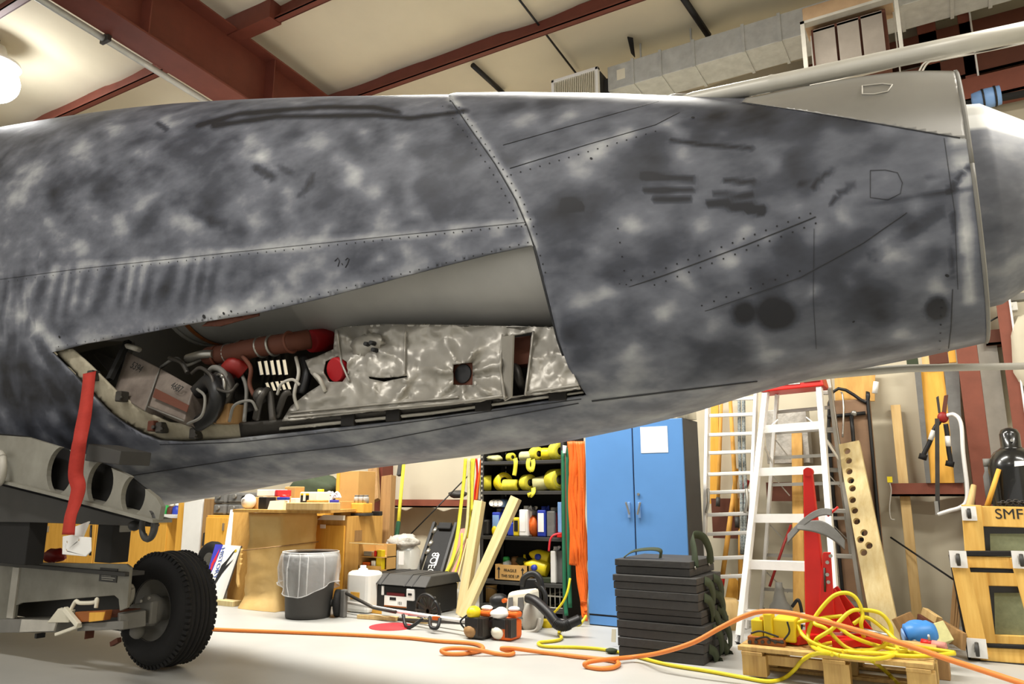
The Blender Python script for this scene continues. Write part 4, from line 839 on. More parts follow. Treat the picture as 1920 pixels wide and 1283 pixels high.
CM, cma, cmb = cabinet('base_cabinet', 'yellow wooden base cabinet with two doors just left of the tyre top', 180, 312, 970, 7.3, .6, 2, top=None)
a, b = fbox(284, 337, 964, 972, 7.25, .5); wbox('counter_board', 'white edged counter board holding paint bottles behind the dolly', 'board', 'white', Vector((a.x, 7.25, cmb.z)), Vector((b.x, 7.85, cmb.z + .05)))
bz = cmb.z + .05
for x, h, m, cm, lb in ((309, .17, 'green', 'green', 'green topped bottle on the counter behind the dolly'), (321, .14, 'rust_brown', 'cream_plastic', 'small brown bottle between the green and the blue bottle on the counter'), (331, .15, 'blue', 'white', 'blue bottle with a white cap on the counter by the white panel')):
    p = W(x, 960, 7.45); t = thing('bottle', lb, 'bottle', (p.x, p.y, bz)); r = .062
    MB().lathe((p.x, p.y, bz), [(r * .95, 0), (r, .01), (r, h * .65), (r * .5, h * .85)], 16).build('body', m, t); MB().lathe((p.x, p.y, bz + h * .85), [(r * .5, 0), (r * .5, .035)], 12).build('cap', cm, t)
    if lb[0] == 's': pass
a, b = fbox(331, 343, 943, 1030, 7.15, .1, z0=0); solo('timber_post', MB().box(a, b), 'oak_yellow', 'narrow yellow upright board at the left edge of the white panel', 'board', bev=.004)
wp = MB().slab([(W(340, 1030, 7.1).x, 7.1, 0), (W(372, 1030, 7.1).x, 7.1, 0), (W(378, 937, 7.1).x, 7.12, W(378, 936, 7.1).z), (W(343, 945, 7.1).x, 7.12, W(343, 943, 7.1).z)], -.04)
solo('white_sheet', wp, 'white', 'tall plain white panel standing behind the tyre', 'panel', bev=.003)
a, b = fbox(379, 398, 936, 1030, 7.1, .14, z0=0); solo('weathered_post', MB().box(a, b), 'timber_brown', 'weathered grey brown post to the right of the white panel', 'post', bev=.005)
solo('hand_saw', MB().slab([W(378, 1024, 7.06), W(388, 1022, 7.06), W(386, 998, 7.06), W(381, 1000, 7.06)], -.01), 'dark_steel', 'small dark hand tool hanging on the weathered post', 'tool')
C2, c2a, c2b = cabinet('base_cabinet', 'yellow wooden cabinet under the grey cans, left of the leaning white board', 384, 470, 967, 6.95, .55, 2)
cn = 0
for x0, x1, lv, lb in ((400, 422, 0, 'dark grey jerry can on the yellow cabinet, left stack, lower'), (400, 422, 1, 'dark grey jerry can on the yellow cabinet, left stack, upper'), (426, 452, 0, 'dark grey jerry can on the yellow cabinet, right stack, lower'), (426, 456, 1, 'dark grey jerry can on the yellow cabinet, right stack, upper')):
    X0, X1 = W(x0, 945, 7.05).x, W(x1, 945, 7.05).x; z = c2b.z + .155 * lv
    t = thing('jerry_can', lb, 'can', ((X0 + X1) / 2, 7.2, z)); MB().box((X0, 7.05, z), (X1, 7.32, z + .15)).build('body', 'cloth_grey', t, bev=.03)
    MB().lathe(((X0 + X1) / 2, 7.04, z + .1), [(.03, -.02), (.03, .02)], 12, (0, 1, 0)).build('cap', 'mid_grey', t); MB().box((X0 + .03, 7.042, z + .03), (X1 - .03, 7.05, z + .045)).build('rib', 'mid_grey', t)
# spare wheel
sc_ = W(390, 1066, 6.35); t = thing('spare_tyre_assembly', 'small old spare wheel leaning behind the big tyre', 'wheel', (sc_.x, 6.4, 0)); sc_.z = .30
MB().lathe(sc_, [(.17, .02), (.2, 0), (.26, -.01), (.29, .03), (.30, .07), (.29, .12), (.24, .15), (.17, .14)], 36, (.15, 1, .1), cap=False).build('tyre', 'rubber', t)
MB().lathe(sc_, [(.0, .06), (.06, .03), (.07, .06), (.13, .08), (.165, .03), (.175, .02)], 28, (.15, 1, .1), cap=False).build('rim', 'mid_grey', t)
# history sign
sY = 5.75
def sgn(u, v, off=0.0):       # u across the board, v up, metres-free local coordinates 0..1
    bl, br = W(374, 1125, sY), W(417, 1127, sY); tl, tr = W(404, 1021, sY + .3), W(452, 1024, sY + .3)
    p = bl.lerp(br, u).lerp(tl.lerp(tr, u), v); n = (br - bl).cross(tl - bl).normalized(); return p + n * off
sg = thing('history_sign', 'tilted white sign board with blue and red corner and a black aircraft', 'sign', (sgn(.5, 0).x, sY, 0))
MB().slab([sgn(0, 0), sgn(1, 0), sgn(1, 1), sgn(0, 1)], -.012).build('board', 'white', sg)
MB().slab([sgn(0, .0, .001), sgn(.02, .0, .001), sgn(.31, 1, .001), sgn(0, 1, .001)], .001).build('blue_stripe', 'sign_blue', sg)
MB().add([sgn(.02, .30, .003), sgn(.10, .33, .003), sgn(.24, .90, .003), sgn(.09, .62, .003)], [(0, 1, 2, 3)]).add([sgn(.05, .60, .003), sgn(.22, .68, .003), sgn(.22, .93, .003)], [(0, 1, 2)]).build('red_arrow', 'sign_red', sg)
ud = sgn(0, 1) - sgn(0, 0); rd = sgn(1, 0) - sgn(0, 0)
text_obj('lettering', 'HISTORY', sgn(.37, .66, .003), -ud, rd, .055, 'text_blue', sg, fit=.38); text_obj('lettering', 'TO', sgn(.20, .26, .003), -ud, rd, .065, 'text_blue', sg)
MB().add([sgn(u, v, .004) for u, v in ((.78,.88),(.86,.92),(.7,.7),(.66,.6),(.9,.75),(.62,.47),(.5,.3),(.44,.1),(.2,.02),(.36,.14),(.44,.4),(.5,.62),(.64,.72))], [(0,1,2),(12,0,2),(12,2,3,11),(3,4,5),(11,3,5,10),(10,5,6),(10,6,9),(9,6,7)]).build('aircraft_print', 'ink', sg)
for u, v in ((.86, .9), (.47, .12)): MB().add([sgn(u + .05 * math.cos(k), v + .03 * math.sin(k), .003) for k in np.linspace(0, 2 * PI, 9)[:-1]], [tuple(range(8))]).build('yellow_dot', 'yellow', sg)
MB().slab([sgn(1, 0, .002), sgn(1.02, 0, .002), sgn(1.02, 1, .002), sgn(1, 1, .002)], -.015).build('edge_strip', 'cloth_grey', sg)
a, b = fbox(388, 436, 1126, 1137, 5.68, .12, z0=0); solo('sign_block', MB().box(a, b), 'pine_pale', 'pale timber block on the floor in front of the leaning sign', 'block', bev=.004)
# leaning panels and the paper wrapped package
solo('white_board', MB().slab([W(404, 1132, 6.0), W(425, 1134, 6.0), W(448, 955, 6.5), W(432, 956, 6.5)], -.02), 'white', 'narrow white board leaning behind the brown wood panel', 'board')
wpn = MB().slab([(W(424, 1140, 5.95).x, 5.95, 0), (W(466, 1142, 5.95).x, 5.95, 0), W(473, 957, 6.2), W(438, 957, 6.2)], -.02); solo('wood_sheet', wpn, 'plywood', 'brown wood panel leaning between the history sign and the wrapped package', 'panel')
PYk = 5.68
a, b = fbox(463, 522, 962, 1148, PYk, None, 590, z0=0); t = thing('wrapped_package', 'large package in crumpled brown kraft paper tied with string', 'package', ((a.x + b.x) / 2, (a.y + b.y) / 2, 0))
mbp = MB(); nu, nv = 26, 22; loop = []
per = [(a.x, a.y), (b.x, a.y), (b.x, b.y), (a.x, b.y)]; ring_ = dens(per, .06)
for k in range(nv + 1):
    z = .002 + (b.z - .004) * k / nv
    for (x, y) in ring_:
        q = noise.noise(Vector((x * 4, y * 4, z * 5))) * .022 + abs(noise.noise(Vector((x * 9, y * 9, z * 11)))) * .018; cx, cy = (a.x + b.x) / 2, (a.y + b.y) / 2
        fl_ = .05 * max(0, 1 - z / .12); dx, dy = x - cx, y - cy; L_ = math.hypot(dx, dy); mbp.v.append(Vector((x + dx / L_ * (q + fl_), y + dy / L_ * (q + fl_), z)))
nr = len(ring_)
for k in range(nv):
    for i in range(nr): mbp.f.append([k * nr + i, k * nr + (i + 1) % nr, (k + 1) * nr + (i + 1) % nr, (k + 1) * nr + i]); mbp.sm.append(True)
mbp.f.append([nv * nr + i for i in range(nr)]); mbp.sm.append(False)
mbp.build('paper', 'kraft', t)
MB().tube([(a.x - .03, a.y - .035, b.z * .60), ((a.x + b.x) / 2, a.y - .04, b.z * .63), (b.x + .04, a.y - .04, b.z * .66), (b.x + .04, b.y, b.z * .68)], .006, 6).build('string', 'timber_brown', t)
for k in range(4): MB().ribbon(smooth_path([(a.x - .03, a.y - .05, b.z * (.62 - .05 * k)), (a.x - .06, a.y - .06, b.z * (.45 - .05 * k)), (a.x - .04, a.y - .05, b.z * .22)]), .03, (0, -1, .2)).build('loose_paper', 'kraft', t)
pkz = b.z
tb0 = solo('plywood_sheet', MB().slab([(W(436, 961, 5.62).x, 5.62, pkz + .004), (W(600, 970, 5.62).x, 5.62, pkz + .004), (W(640, 965, 6.3).x, 6.55, pkz + .004), (W(452, 955, 6.3).x, 6.55, pkz + .004)], .03), 'plywood', 'thin plywood sheet lying on top of the wrapped package', 'board')
shz = pkz + .034
def onsheet(x, Y): return Vector((W(x, 945, Y).x, Y, shz))
def clutter(name, label, cat, m, x0, x1, Y, h, d=.15, z=None, bev=.008, group=None):
    X0, X1 = W(x0, 945, Y).x, W(x1, 945, Y).x; z = shz if z is None else z
    return solo(name, MB().box((X0, Y, z), (X1, Y + d, z + h)), m, label, cat, group, bev)
t = thing('welding_helmet', 'white dome shaped helmet at the left end of the plywood sheet', 'helmet', onsheet(466, 5.9)); p = onsheet(466, 5.9)
MB().blob(p + Vector((0, 0, .08)), .085, .08, .085, 18, 10).build('shell', 'white', t); MB().slab([p + Vector((-.03, -.082, .11)), p + Vector((.02, -.084, .13)), p + Vector((.035, -.078, .15)), p + Vector((-.015, -.078, .14))], .005).build('slot', 'black', t)
clutter('black_speaker', 'small black box between the white helmet and the yellow folder', 'box', 'black', 484, 499, 5.85, .13, .14)
clutter('tan_tray', 'shallow tan tray under the white magazine carton', 'tray', 'carton', 468, 484, 5.95, .13, .14)
clutter('magazine_carton', 'flat white carton with red end bridging the black box', 'carton', 'white', 480, 513, 6.05, .075, .2, z=shz + .14)
clutter('red_carton', 'small red carton beside the flat white carton', 'carton', 'sign_red', 514, 520, 6.05, .07, .2, z=shz + .14)
clutter('brown_box', 'brown box holding up the flat white carton', 'box', 'carton', 498, 522, 6.05, .135, .2)
solo('yellow_folder', MB().slab([onsheet(502, 5.72), onsheet(530, 5.72), onsheet(533, 5.74) + Vector((0, 0, .1)), onsheet(506, 5.74) + Vector((0, 0, .09))], -.05), 'cream_plastic', 'cream folder of papers standing at the front of the plywood sheet', 'folder')
clutter('blue_stapler', 'blue tool lying on the cream folder', 'tool', 'blue', 518, 537, 5.75, .03, .05, z=shz + .1)
t = thing('spray_can', 'white and red can behind the blue tool', 'can', onsheet(533, 6.0)); p = onsheet(533, 6.0); MB().lathe(p, [(.05, 0), (.052, .1)], 18).build('body', 'white', t); MB().lathe(p + Vector((0, 0, .1)), [(.053, 0), (.053, .04), (.04, .06)], 18).build('band', 'red', t)
clutter('small_white_carton', 'small white carton left of the white battery jug', 'carton', 'white', 544, 555, 5.95, .12, .14)
t = thing('battery_jug', 'white plastic container with black label and yellow top on the plywood', 'container', onsheet(578, 6.0)); p0, p1 = onsheet(561, 6.0), onsheet(594, 6.0)
MB().box(p0, p1 + Vector((0, .2, .185))).build('body', 'white', t, bev=.012); MB().box(p0 + Vector((.02, -.004, .07)), p0 + Vector((.14, 0, .15))).build('label', 'black', t); MB().box(p0 + Vector((.02, -.005, .15)), p0 + Vector((.14, 0, .17))).build('yellow_band', 'yellow', t)
MB().box(p0 + Vector((.06, -.007, .09)), p0 + Vector((.095, -.004, .165))).build('white_panel', 'white', t); MB().lathe(p1 + Vector((-.05, .1, .185)), [(.035, 0), (.035, .03)], 14).build('cap', 'jug_yellow', t)
clutter('pine_board_offcut', 'raised wooden offcut at the front right of the plywood sheet', 'board', 'pine', 536, 606, 5.6, .075, .25, z=shz)
clutter('wooden_box', 'brown wooden box at the right end of the plywood sheet', 'box', 'plywood', 574, 604, 5.86, .1, .1)
t = thing('plastic_tub', 'blue and white plastic tub beside the small tan carton', 'tub', onsheet(611, 6.2)); p = onsheet(611, 6.2); MB().box(p + Vector((-.07, 0, 0)), p + Vector((.07, .13, .06))).build('base', 'white', t, bev=.01); MB().box(p + Vector((-.072, -.002, .06)), p + Vector((.072, .132, .1))).build('lid', 'sign_blue', t, bev=.008)
t = thing('tube_bundle', 'tangled bundle of white tubes behind the blue tub', 'tubes', onsheet(612, 6.35))
rr = random.Random(4)
for k in range(7):
    p = onsheet(602 + k * 3, 6.36); MB().tube(smooth_path([p + Vector((rr.uniform(-.04, .04), 0, .02)), p + Vector((rr.uniform(-.05, .05), .02, .1)), p + Vector((rr.uniform(-.02, .12), .03, .15 + .04 * rr.random())), p + Vector((.12, .03, .12))]), .012, 8).build('tube', 'white', t)
for k, (x, m, lb, h) in enumerate(((500, 'cream_plastic', 'cream paper bundle on top of the cartons at the left', .05), (522, 'orange', 'orange brown file box behind the paper bundle', .1), (540, 'carton', 'brown file box behind the small white carton', .15))):
    clutter('file_box', lb, 'box', m, x - 8, x + 12, 6.32, .1 + h, .15)
q_ = onsheet(585, 6.9); solo('storage_locker', MB().box((q_.x - .4, 6.72, 0), (q_.x + .4, 7.1, q_.z + .02)), 'oak_yellow', 'yellow wooden locker under the olive tarpaulin, behind the plywood sheet', 'locker', bev=.005)
solo('olive_tarp', MB().blob(q_ + Vector((0, 0, .2)), .42, .18, .18, 20, 10, .35), 'olive_web', 'rumpled dark olive tarpaulin heaped behind the white battery jug', 'tarp')
# tan cabinet, cartons
TY = 6.32; a, b = fbox(588, 646, 968, 1110, TY, None, 716, z0=0); tz = b.z
t = thing('tan_cabinet', 'tan wooden cabinet behind the trash can', 'cabinet', ((a.x + b.x) / 2, (a.y + b.y) / 2, 0))
MB().box((a.x, a.y + .02, .05), (b.x, b.y, b.z)).build('body', 'plywood', t, bev=.006); MB().box((a.x + .03, a.y + .06, 0), (b.x - .02, b.y - .02, .05)).build('plinth', 'timber_brown', t)
dr = MB().box((a.x + .01, a.y - .002, .08), (b.x - .02, a.y + .02, b.z - .1)).build('door', 'oak_yellow', t, bev=.005); MB().box(W(600, 991, a.y - .01), W(611, 984, a.y - .004)).build('label', 'paper', dr)
MB().slab([W(594, 975, a.y - .03), W(643, 976, a.y - .03), W(644, 967, a.y - .03), W(606, 966, a.y - .03)], -.03).build('paper_tray', 'white', t)
mrk = XP(672, 1005, b.x + .002); MB().box((b.x, mrk.y - .06, mrk.z - .06), (b.x + .002, mrk.y + .06, mrk.z + .06)).build('patch', 'timber_brown', t)
def ontan(x, Y): return Vector((W(x, 955, Y).x, Y, tz))
p = ontan(633, TY + .05); solo('small_tan_carton', MB().box(p - Vector((.06, 0, 0)), p + Vector((.06, .2, .16))), 'carton', 'small tan carton at the front of the tan cabinet top', 'carton', bev=.004)
p0, p1 = ontan(629, TY + .45), ontan(670, TY + .45); t = thing('tall_carton', 'tall brown cardboard box against the red wall column', 'carton', p0); zt = W(648, 884, TY + .45).z
MB().box(p0, Vector((p1.x, TY + .75, zt))).build('box', 'carton', t, bev=.004); MB().box(p0 - Vector((.0, .008, 0)), Vector((p0.x + .05, TY + .45, zt))).build('yellow_edge', 'oak_yellow', t)
p = ontan(668, TY + .2); t = thing('battery_case', 'orange yellow plastic case with jars on the tan cabinet', 'case', p); MB().box(p - Vector((.13, 0, -.03)), p + Vector((.1, .16, .14))).build('body', 'oak_yellow', t, bev=.01); MB().box(p - Vector((.14, 0, 0)), p + Vector((.12, .18, .03))).build('tray', 'dark_grey', t, bev=.005)
for k in range(3):
    q = p + Vector((-.07 + .07 * k, .08, .14)); j = MB().lathe(q, [(.03, 0), (.033, .06), (.022, .075)], 12).build('jar', 'bag', t); MB().lathe(q + Vector((0, 0, .075)), [(.026, 0), (.026, .015)], 12).build('lid', 'mid_grey', j)
for k, (x, l) in enumerate(((697, 'left'), (706, 'right'))): solo('socket_rail', MB().box(ontan(x, TY + .35) - Vector((.04, 0, 0)), ontan(x, TY + .35) + Vector((.04, .06, .05))), 'black', 'black socket rail on the tan cabinet, ' + l + ' of two', 'tool', bev=.006)
# open carton of bits
OY = 6.34; kl = fbox(683, 796, 1098, 1150, 6.16, None, 858, z0=0)[1].z + .104
a, b = fbox(672, 714, 1022, 1074, OY, .26, z0=kl); t = thing('open_carton', 'open cardboard box of small parts behind the black tool chest', 'carton', ((a.x + b.x) / 2, a.y, a.z))
cw = MB().box(a, (b.x, b.y, a.z + .01)).box((a.x, b.y - .01, a.z), (b.x, b.y, b.z)).box((a.x, a.y, a.z), (a.x + .01, b.y, b.z)).box((b.x - .01, a.y + .1, a.z), (b.x, b.y, b.z)).box((a.x, a.y, a.z), (b.x, a.y + .01, a.z + .05)).box((a.x, a.y + .03, (a.z + b.z) / 2), (b.x, b.y, (a.z + b.z) / 2 + .01)); cw.build('box', 'carton', t)
MB().slab([Vector((a.x - .03, a.y - .12, b.z + .02)), Vector((b.x, a.y - .12, b.z + .02)), Vector((b.x, a.y + .04, b.z)), Vector((a.x, a.y + .04, b.z))], .006).build('flap', 'pine_pale', t); MB().slab([Vector((a.x + .04, a.y - .14, a.z + .004)), Vector((b.x - .02, a.y - .16, a.z + .004)), Vector((b.x - .02, a.y, a.z)), Vector((a.x + .04, a.y, a.z))], .006).build('flap', 'pine_pale', t)
mid = (a.z + b.z) / 2 + .01
for (x, z, w, h, m, nm, lb) in ((.02, a.z + .01, .09, .07, 'orange', 'orange_tool', 'orange tool in the lower compartment of the open carton'), (.13, a.z + .01, .05, .09, 'white', 'white_bottle', 'white bottle in the lower compartment of the open carton'), (.19, a.z + .01, .07, .2, 'yellow', 'yellow_manual', 'bright yellow manual standing in the open carton'), (.03, mid, .1, .05, 'steel', 'metal_fitting', 'metal fitting on the upper tier of the open carton'), (.16, mid, .05, .06, 'red', 'red_tool', 'red tool on the upper tier of the open carton')):
    X = a.x + x * (b.x - a.x) / .28; solo(nm, MB().box((X, a.y + .04, z), (X + w * (b.x - a.x) / .28, a.y + .1, z + h)), m, lb, 'tool' if 'tool' in nm else 'part', bev=.006)
# posts and long handled tools against the wall
solo('timber_offcut', MB().bar(W(703, 940, 7.7), W(700, 878, 7.9), .14, .06, (1, 0, 0)), 'timber_brown', 'short weathered board leaning on the red column above the tan cabinet', 'board', bev=.004)
pbase = W(728, 1000, 7.0); tp = W(729, 893, 7.15); plank_obj('tall_timber', (pbase.x, 6.95, 0), tp, .155, .09, 'timber_brown'); tag(bpy.data.objects['tall_timber'], 'thick weathered timber post standing right of the open carton', 'timber')
t = thing('broom', 'yellow broom handle with a green grip leaning at the wall', 'broom', W(741, 1030, 7.2)); MB().tube([W(747, 980, 7.4), W(758, 860, 7.9)], .022, 10).build('handle', 'strap_yellow', t); MB().tube([W(741, 1024, 7.2), W(747, 980, 7.4)], .028, 10).build('grip', 'green_handle', t); MB().tube([W(740, 1090, 7.1), W(741, 1024, 7.2)], .018, 8).build('shaft', 'strap_yellow', t); MB().bar(W(749, 892, 7.8), W(752, 872, 7.85), .06, .05).build('hook', 'dark_grey', t)
solo('thin_rod', MB().tube([W(770, 1002, 7.3), W(884, 886, 7.9)], .008, 6), 'black', 'thin black rod slanting up the wall behind the creeper', 'rod')
solo('work_hat', MB().blob(W(858, 927, 7.95), .13, .1, .05, 16, 8, .2), 'dark_grey', 'dark cap lying on the red wall rail left of the yellow straps', 'cap')
# jug in a plastic bag
p = G(762, 1105); BJ = 6.93; p = Vector((W(762, 1060, BJ).x, BJ, 0)); zb = W(762, 1078, BJ).z; zt = W(762, 1022, BJ).z
t = thing('bagged_jug', 'translucent jug under a grey plastic bag behind the tool chest', 'jug', (p.x, BJ, 0))
MB().lathe((p.x, BJ, 0), [(.15, 0), (.16, zb), (.165, zb + .02), (.15, zb + .06), (.155, zt - .06), (.11, zt)], 24).build('jug', 'clear', t); MB().lathe((p.x, 6.75, zb - .03), [(.175, 0), (.175, .04)], 24).build('foot_ring', 'blue', t) if False else None
MB().blob((p.x - .02, BJ - .03, zt + .03), .18, .15, .09, 22, 12, .35).build('bag', 'bag', t); MB().blob((p.x - .13, BJ - .09, zt - .12), .08, .09, .2, 18, 12, .4).build('bag_skirt', 'bag', t); MB().box((p.x + .03, BJ - .18, zt - .2), (p.x + .1, BJ - .17, zt - .06)).build('label', 'paper', t)
# creeper, pink boards, straps
crB, crT = 7.06, 7.5
def cr(u, v, off=0.0):
    bl, br = W(783, 1084, crB), W(826, 1090, crB); tl, tr = W(816, 984, crT), W(857, 985, crT)
    q = bl.lerp(br, u).lerp(tl.lerp(tr, u), v); n = (br - bl).cross(tl - bl).normalized(); return q + n * off
t = thing('mechanic_creeper', 'black padded mechanic creeper leaning behind the tool chest', 'creeper', (cr(.5, 0).x, crB, 0))
MB().slab([cr(.14, -.35), cr(.95, -.35), cr(.95, .97), cr(.14, .97)], .03).build('pad', 'pad_black', t, bev=.012); MB().slab([cr(.3, .86, .03), cr(.88, .86, .03), cr(.88, .99, .03), cr(.3, .99, .03)], .04).build('headrest', 'pad_black', t, bev=.015)
for u in (.0, 1.0): MB().bar(cr(u, -.38, .02), cr(u, 1.02, .02), .04, .05, cr(1, 0) - cr(0, 0)).build('rail', 'black', t, bev=.006)
for v in (.4, .55, .8): MB().tube([cr(.1, v, .02), cr(.2, v + .1, .03)], .03, 10).build('caster_fork', 'steel', t)
ud = cr(0, 1) - cr(0, 0); rd = cr(1, 0) - cr(0, 0); text_obj('lettering', '8OEO', cr(.5, .24, .034), -ud, rd, .09, 'text_white', t, fit=.3); MB().slab([cr(.62, .22, .034), cr(.70, .22, .034), cr(.70, .42, .034), cr(.62, .42, .034)], .003).build('white_bar', 'text_white', t)
for k, (x0, x1, m, lb) in enumerate(((842, 872, 'pink', 'pinkish red board leaning right of the creeper'), (850, 879, 'pine_pale', 'thin pale board between the pink board and the square timbers'), (834, 868, 'pink', 'second pinkish board, the one nearest the creeper'))):
    plank_obj('leaning_board', (W(x0, 1092, 6.9).x, 6.85, 0), W(x1, 992 + 4 * k, 7.4), .11 if m == 'pink' else .05, .03, m); tag(bpy.data.objects['leaning_board' if k == 0 else 'leaning_board.%03d' % k], lb, 'board')
t = thing('yellow_straps', 'long yellow tie down straps hanging left of the black shelf', 'straps', W(880, 1000, 7.0))
for k, (pts, w, m) in enumerate((([(873,860,7.1),(870,900,7.1),(863,960,7.05),(858,1000,6.95),(848,1050,6.85),(828,1090,6.8)], .055, 'strap_yellow'), ([(880,860,7.05),(879,900,7.05),(878,950,7.0),(873,1000,6.95),(858,1040,6.9),(836,1088,6.82)], .045, 'strap_pale'), ([(884,860,7.05),(882,920,7.05),(880,980,7.0),(878,1010,6.98)], .05, 'strap_yellow'), ([(889,860,7.0),(886,910,7.0),(885,960,6.98)], .04, 'strap_yellow'), ([(866,1000,6.9),(864,1040,6.85),(850,1085,6.8)], .035, 'strap_yellow'))):
    MB().ribbon(smooth_path([W(*p) for p in pts]), w, (1, -.3, 0), .005).build('strap', m, t)
t = thing('red_white_straps', 'red and white ratchet straps hanging on the left post of the shelf', 'straps', W(895, 960, 6.95))
for pts, m in (([(893,860,6.98),(895,890,6.98),(891,920,6.97),(890,945,6.97)], 'red'), ([(898,860,6.97),(899,900,6.96),(897,940,6.96)], 'white'), ([(902,862,6.95),(897,905,6.95),(893,940,6.95)], 'orange')): MB().ribbon(smooth_path([W(*p) for p in pts]), .03, (1, -.2, 0), .004).build('strap', m, t)
# trash can with liner
tc = G(545, 1163); tc = Vector((tc.x, tc.y + .22, 0)); zt = W(568, 1036, tc.y).z; t = thing('trash_can', 'dark plastic trash can with a clear liner folded over its rim', 'bin', tc)
r0, r1 = .215, .26
MB().lathe(tc, [(r0 - .01, 0), (r0, .012), (r0 + .002, .05), (r0 + (r1 - r0) * .96, zt - .06), (r1, zt - .05), (r1 + .008, zt - .02), (r1, zt), (r1 - .015, zt - .01), (r0 - .02, .03)], 36, cap=True).build('can', 'dark_grey', t)
ln = MB(); n = 48; prof = [(r1 - .02, zt - .06, 0), (r1 + .012, zt + .012, 0), (r1 + .022, zt - .03, .2), (r1 + .03, zt * .78, .6), (r1 + .02, zt * .55, 1), (r1 + .012, zt * .46, 1.4)]; vs = []
for i, (r, z, w) in enumerate(prof):
    for j in range(n):
        a_ = 2 * PI * j / n; f = .022 * w * math.sin(a_ * 9 + i) + .02 * w * noise.noise(Vector((math.cos(a_) * 2, math.sin(a_) * 2, i))); dz = .07 * (w if i == 5 else w * .3) * math.sin(a_ * 2 + 1.1)
        k = 1 if math.cos(a_ + .6) < .6 else 1.12; vs.append(tc + Vector(((r * (1 if w == 0 else k) + f) * math.cos(a_), (r + f) * math.sin(a_), z + dz * .7)))
ln.add(vs, [(i * n + j, i * n + (j + 1) % n, (i + 1) * n + (j + 1) % n, (i + 1) * n + j) for i in range(5) for j in range(n)], True); ln.build('liner', 'liner', t)
MB().tube([vs[5 * n + j % n] for j in range(n + 1)], .005, 5).build('liner_hem', 'liner', t); MB().tube([vs[1 * n + j % n] for j in range(n + 1)], .004, 5).build('liner_hem', 'white', t)
for j in (31, 33, 36, 39, 41, 45): MB().tube([vs[i * n + j] for i in range(1, 6)], [.003, .006, .009, .007, .004], 5).build('liner_fold', 'liner', t)
# white jug
a, b = fbox(648, 690, 1072, 1142, 6.02, .24, z0=0); t = thing('white_jug', 'white plastic jug with an orange label left of the tool chest', 'jug', ((a.x + b.x) / 2, 6.15, 0))
MB().box(a, b).build('body', 'white', t, bev=.04); MB().lathe(((a.x + b.x) / 2 - .03, 6.14, b.z - .01), [(.06, 0), (.045, .03), (.03, .035), (.03, .06)], 16).build('neck', 'white', t); MB().box((a.x + .07, a.y - .003, b.z * .33), (a.x + .19, a.y + .001, b.z * .5)).build('label', 'oak_yellow', t)
# tool chest
KY = 6.16; a, b = fbox(683, 796, 1098, 1150, KY, None, 858, z0=0); t = thing('tool_chest', 'black plastic tool chest with two silver latches and white label', 'chest', ((a.x + b.x) / 2, (a.y + b.y) / 2, 0))
MB().box((a.x, a.y, .01), (b.x, b.y, b.z)).build('body', 'black', t, bev=.015)
lid = MB().hexa([(a.x - .03, a.y - .03, b.z + .003), (b.x + .03, a.y - .03, b.z + .003), (b.x + .03, b.y + .02, b.z + .003), (a.x - .03, b.y + .02, b.z + .003)], [(a.x, a.y + .10, b.z + .1), (b.x - .0, a.y + .10, b.z + .1), (b.x, b.y, b.z + .1), (a.x, b.y, b.z + .1)]).build('lid', 'dark_grey', t, bev=.01)
for q in (.18, .30, .70, .82): X = a.x + (b.x - a.x) * q; MB().hexa([(X - .008, a.y - .034, b.z + .003), (X + .008, a.y - .034, b.z + .003), (X + .008, b.y, b.z + .003), (X - .008, b.y, b.z + .003)], [(X - .008, a.y + .096, b.z + .104), (X + .008, a.y + .096, b.z + .104), (X + .008, b.y, b.z + .104), (X - .008, b.y, b.z + .104)]).build('lid_rib', 'black', lid)
for px in (699, 772):
    X = W(px, 1110, KY).x; q = MB().box((X - .045, KY - .03, b.z - .13), (X + .045, KY, b.z - .02)).build('latch', 'alu', t, bev=.006); MB().box((X - .02, KY - .034, b.z - .08), (X + .025, KY - .03, b.z - .06)).build('latch_slot', 'black', q)
X0, X1 = W(721, 1125, KY).x, W(763, 1125, KY).x; lbp = MB().box((X0, KY - .004, W(742, 1139, KY).z), (X1, KY, W(742, 1118, KY).z)).build('label', 'paper', t)
MB().box((X0, KY - .005, W(742, 1139, KY).z), (X1, KY - .003, W(742, 1136.5, KY).z)).build('label_stripe', 'rust_orange', lbp); MB().box((X0 + .03, KY - .005, W(742, 1117.5, KY).z), (X1 - .03, KY - .001, W(742, 1112, KY).z)).build('maroon_patch', 'maroon', t)
MB().box((X0 + .07, KY - .006, W(740, 1126, KY).z), (X0 + .15, KY - .003, W(740, 1120.5, KY).z)).build('print_block', 'ink', lbp); text_obj('lettering', '101', Vector((X0 + .2, KY - .005, W(742, 1131, KY).z)), (1, 0, 0), (0, 0, 1), .028, 'text_black', lbp)
MB().box((W(719, 1110, KY).x - .012, KY - .02, b.z - .1), (W(719, 1110, KY).x + .012, KY, b.z - .01)).build('lock_hasp', 'alu', t, bev=.004)
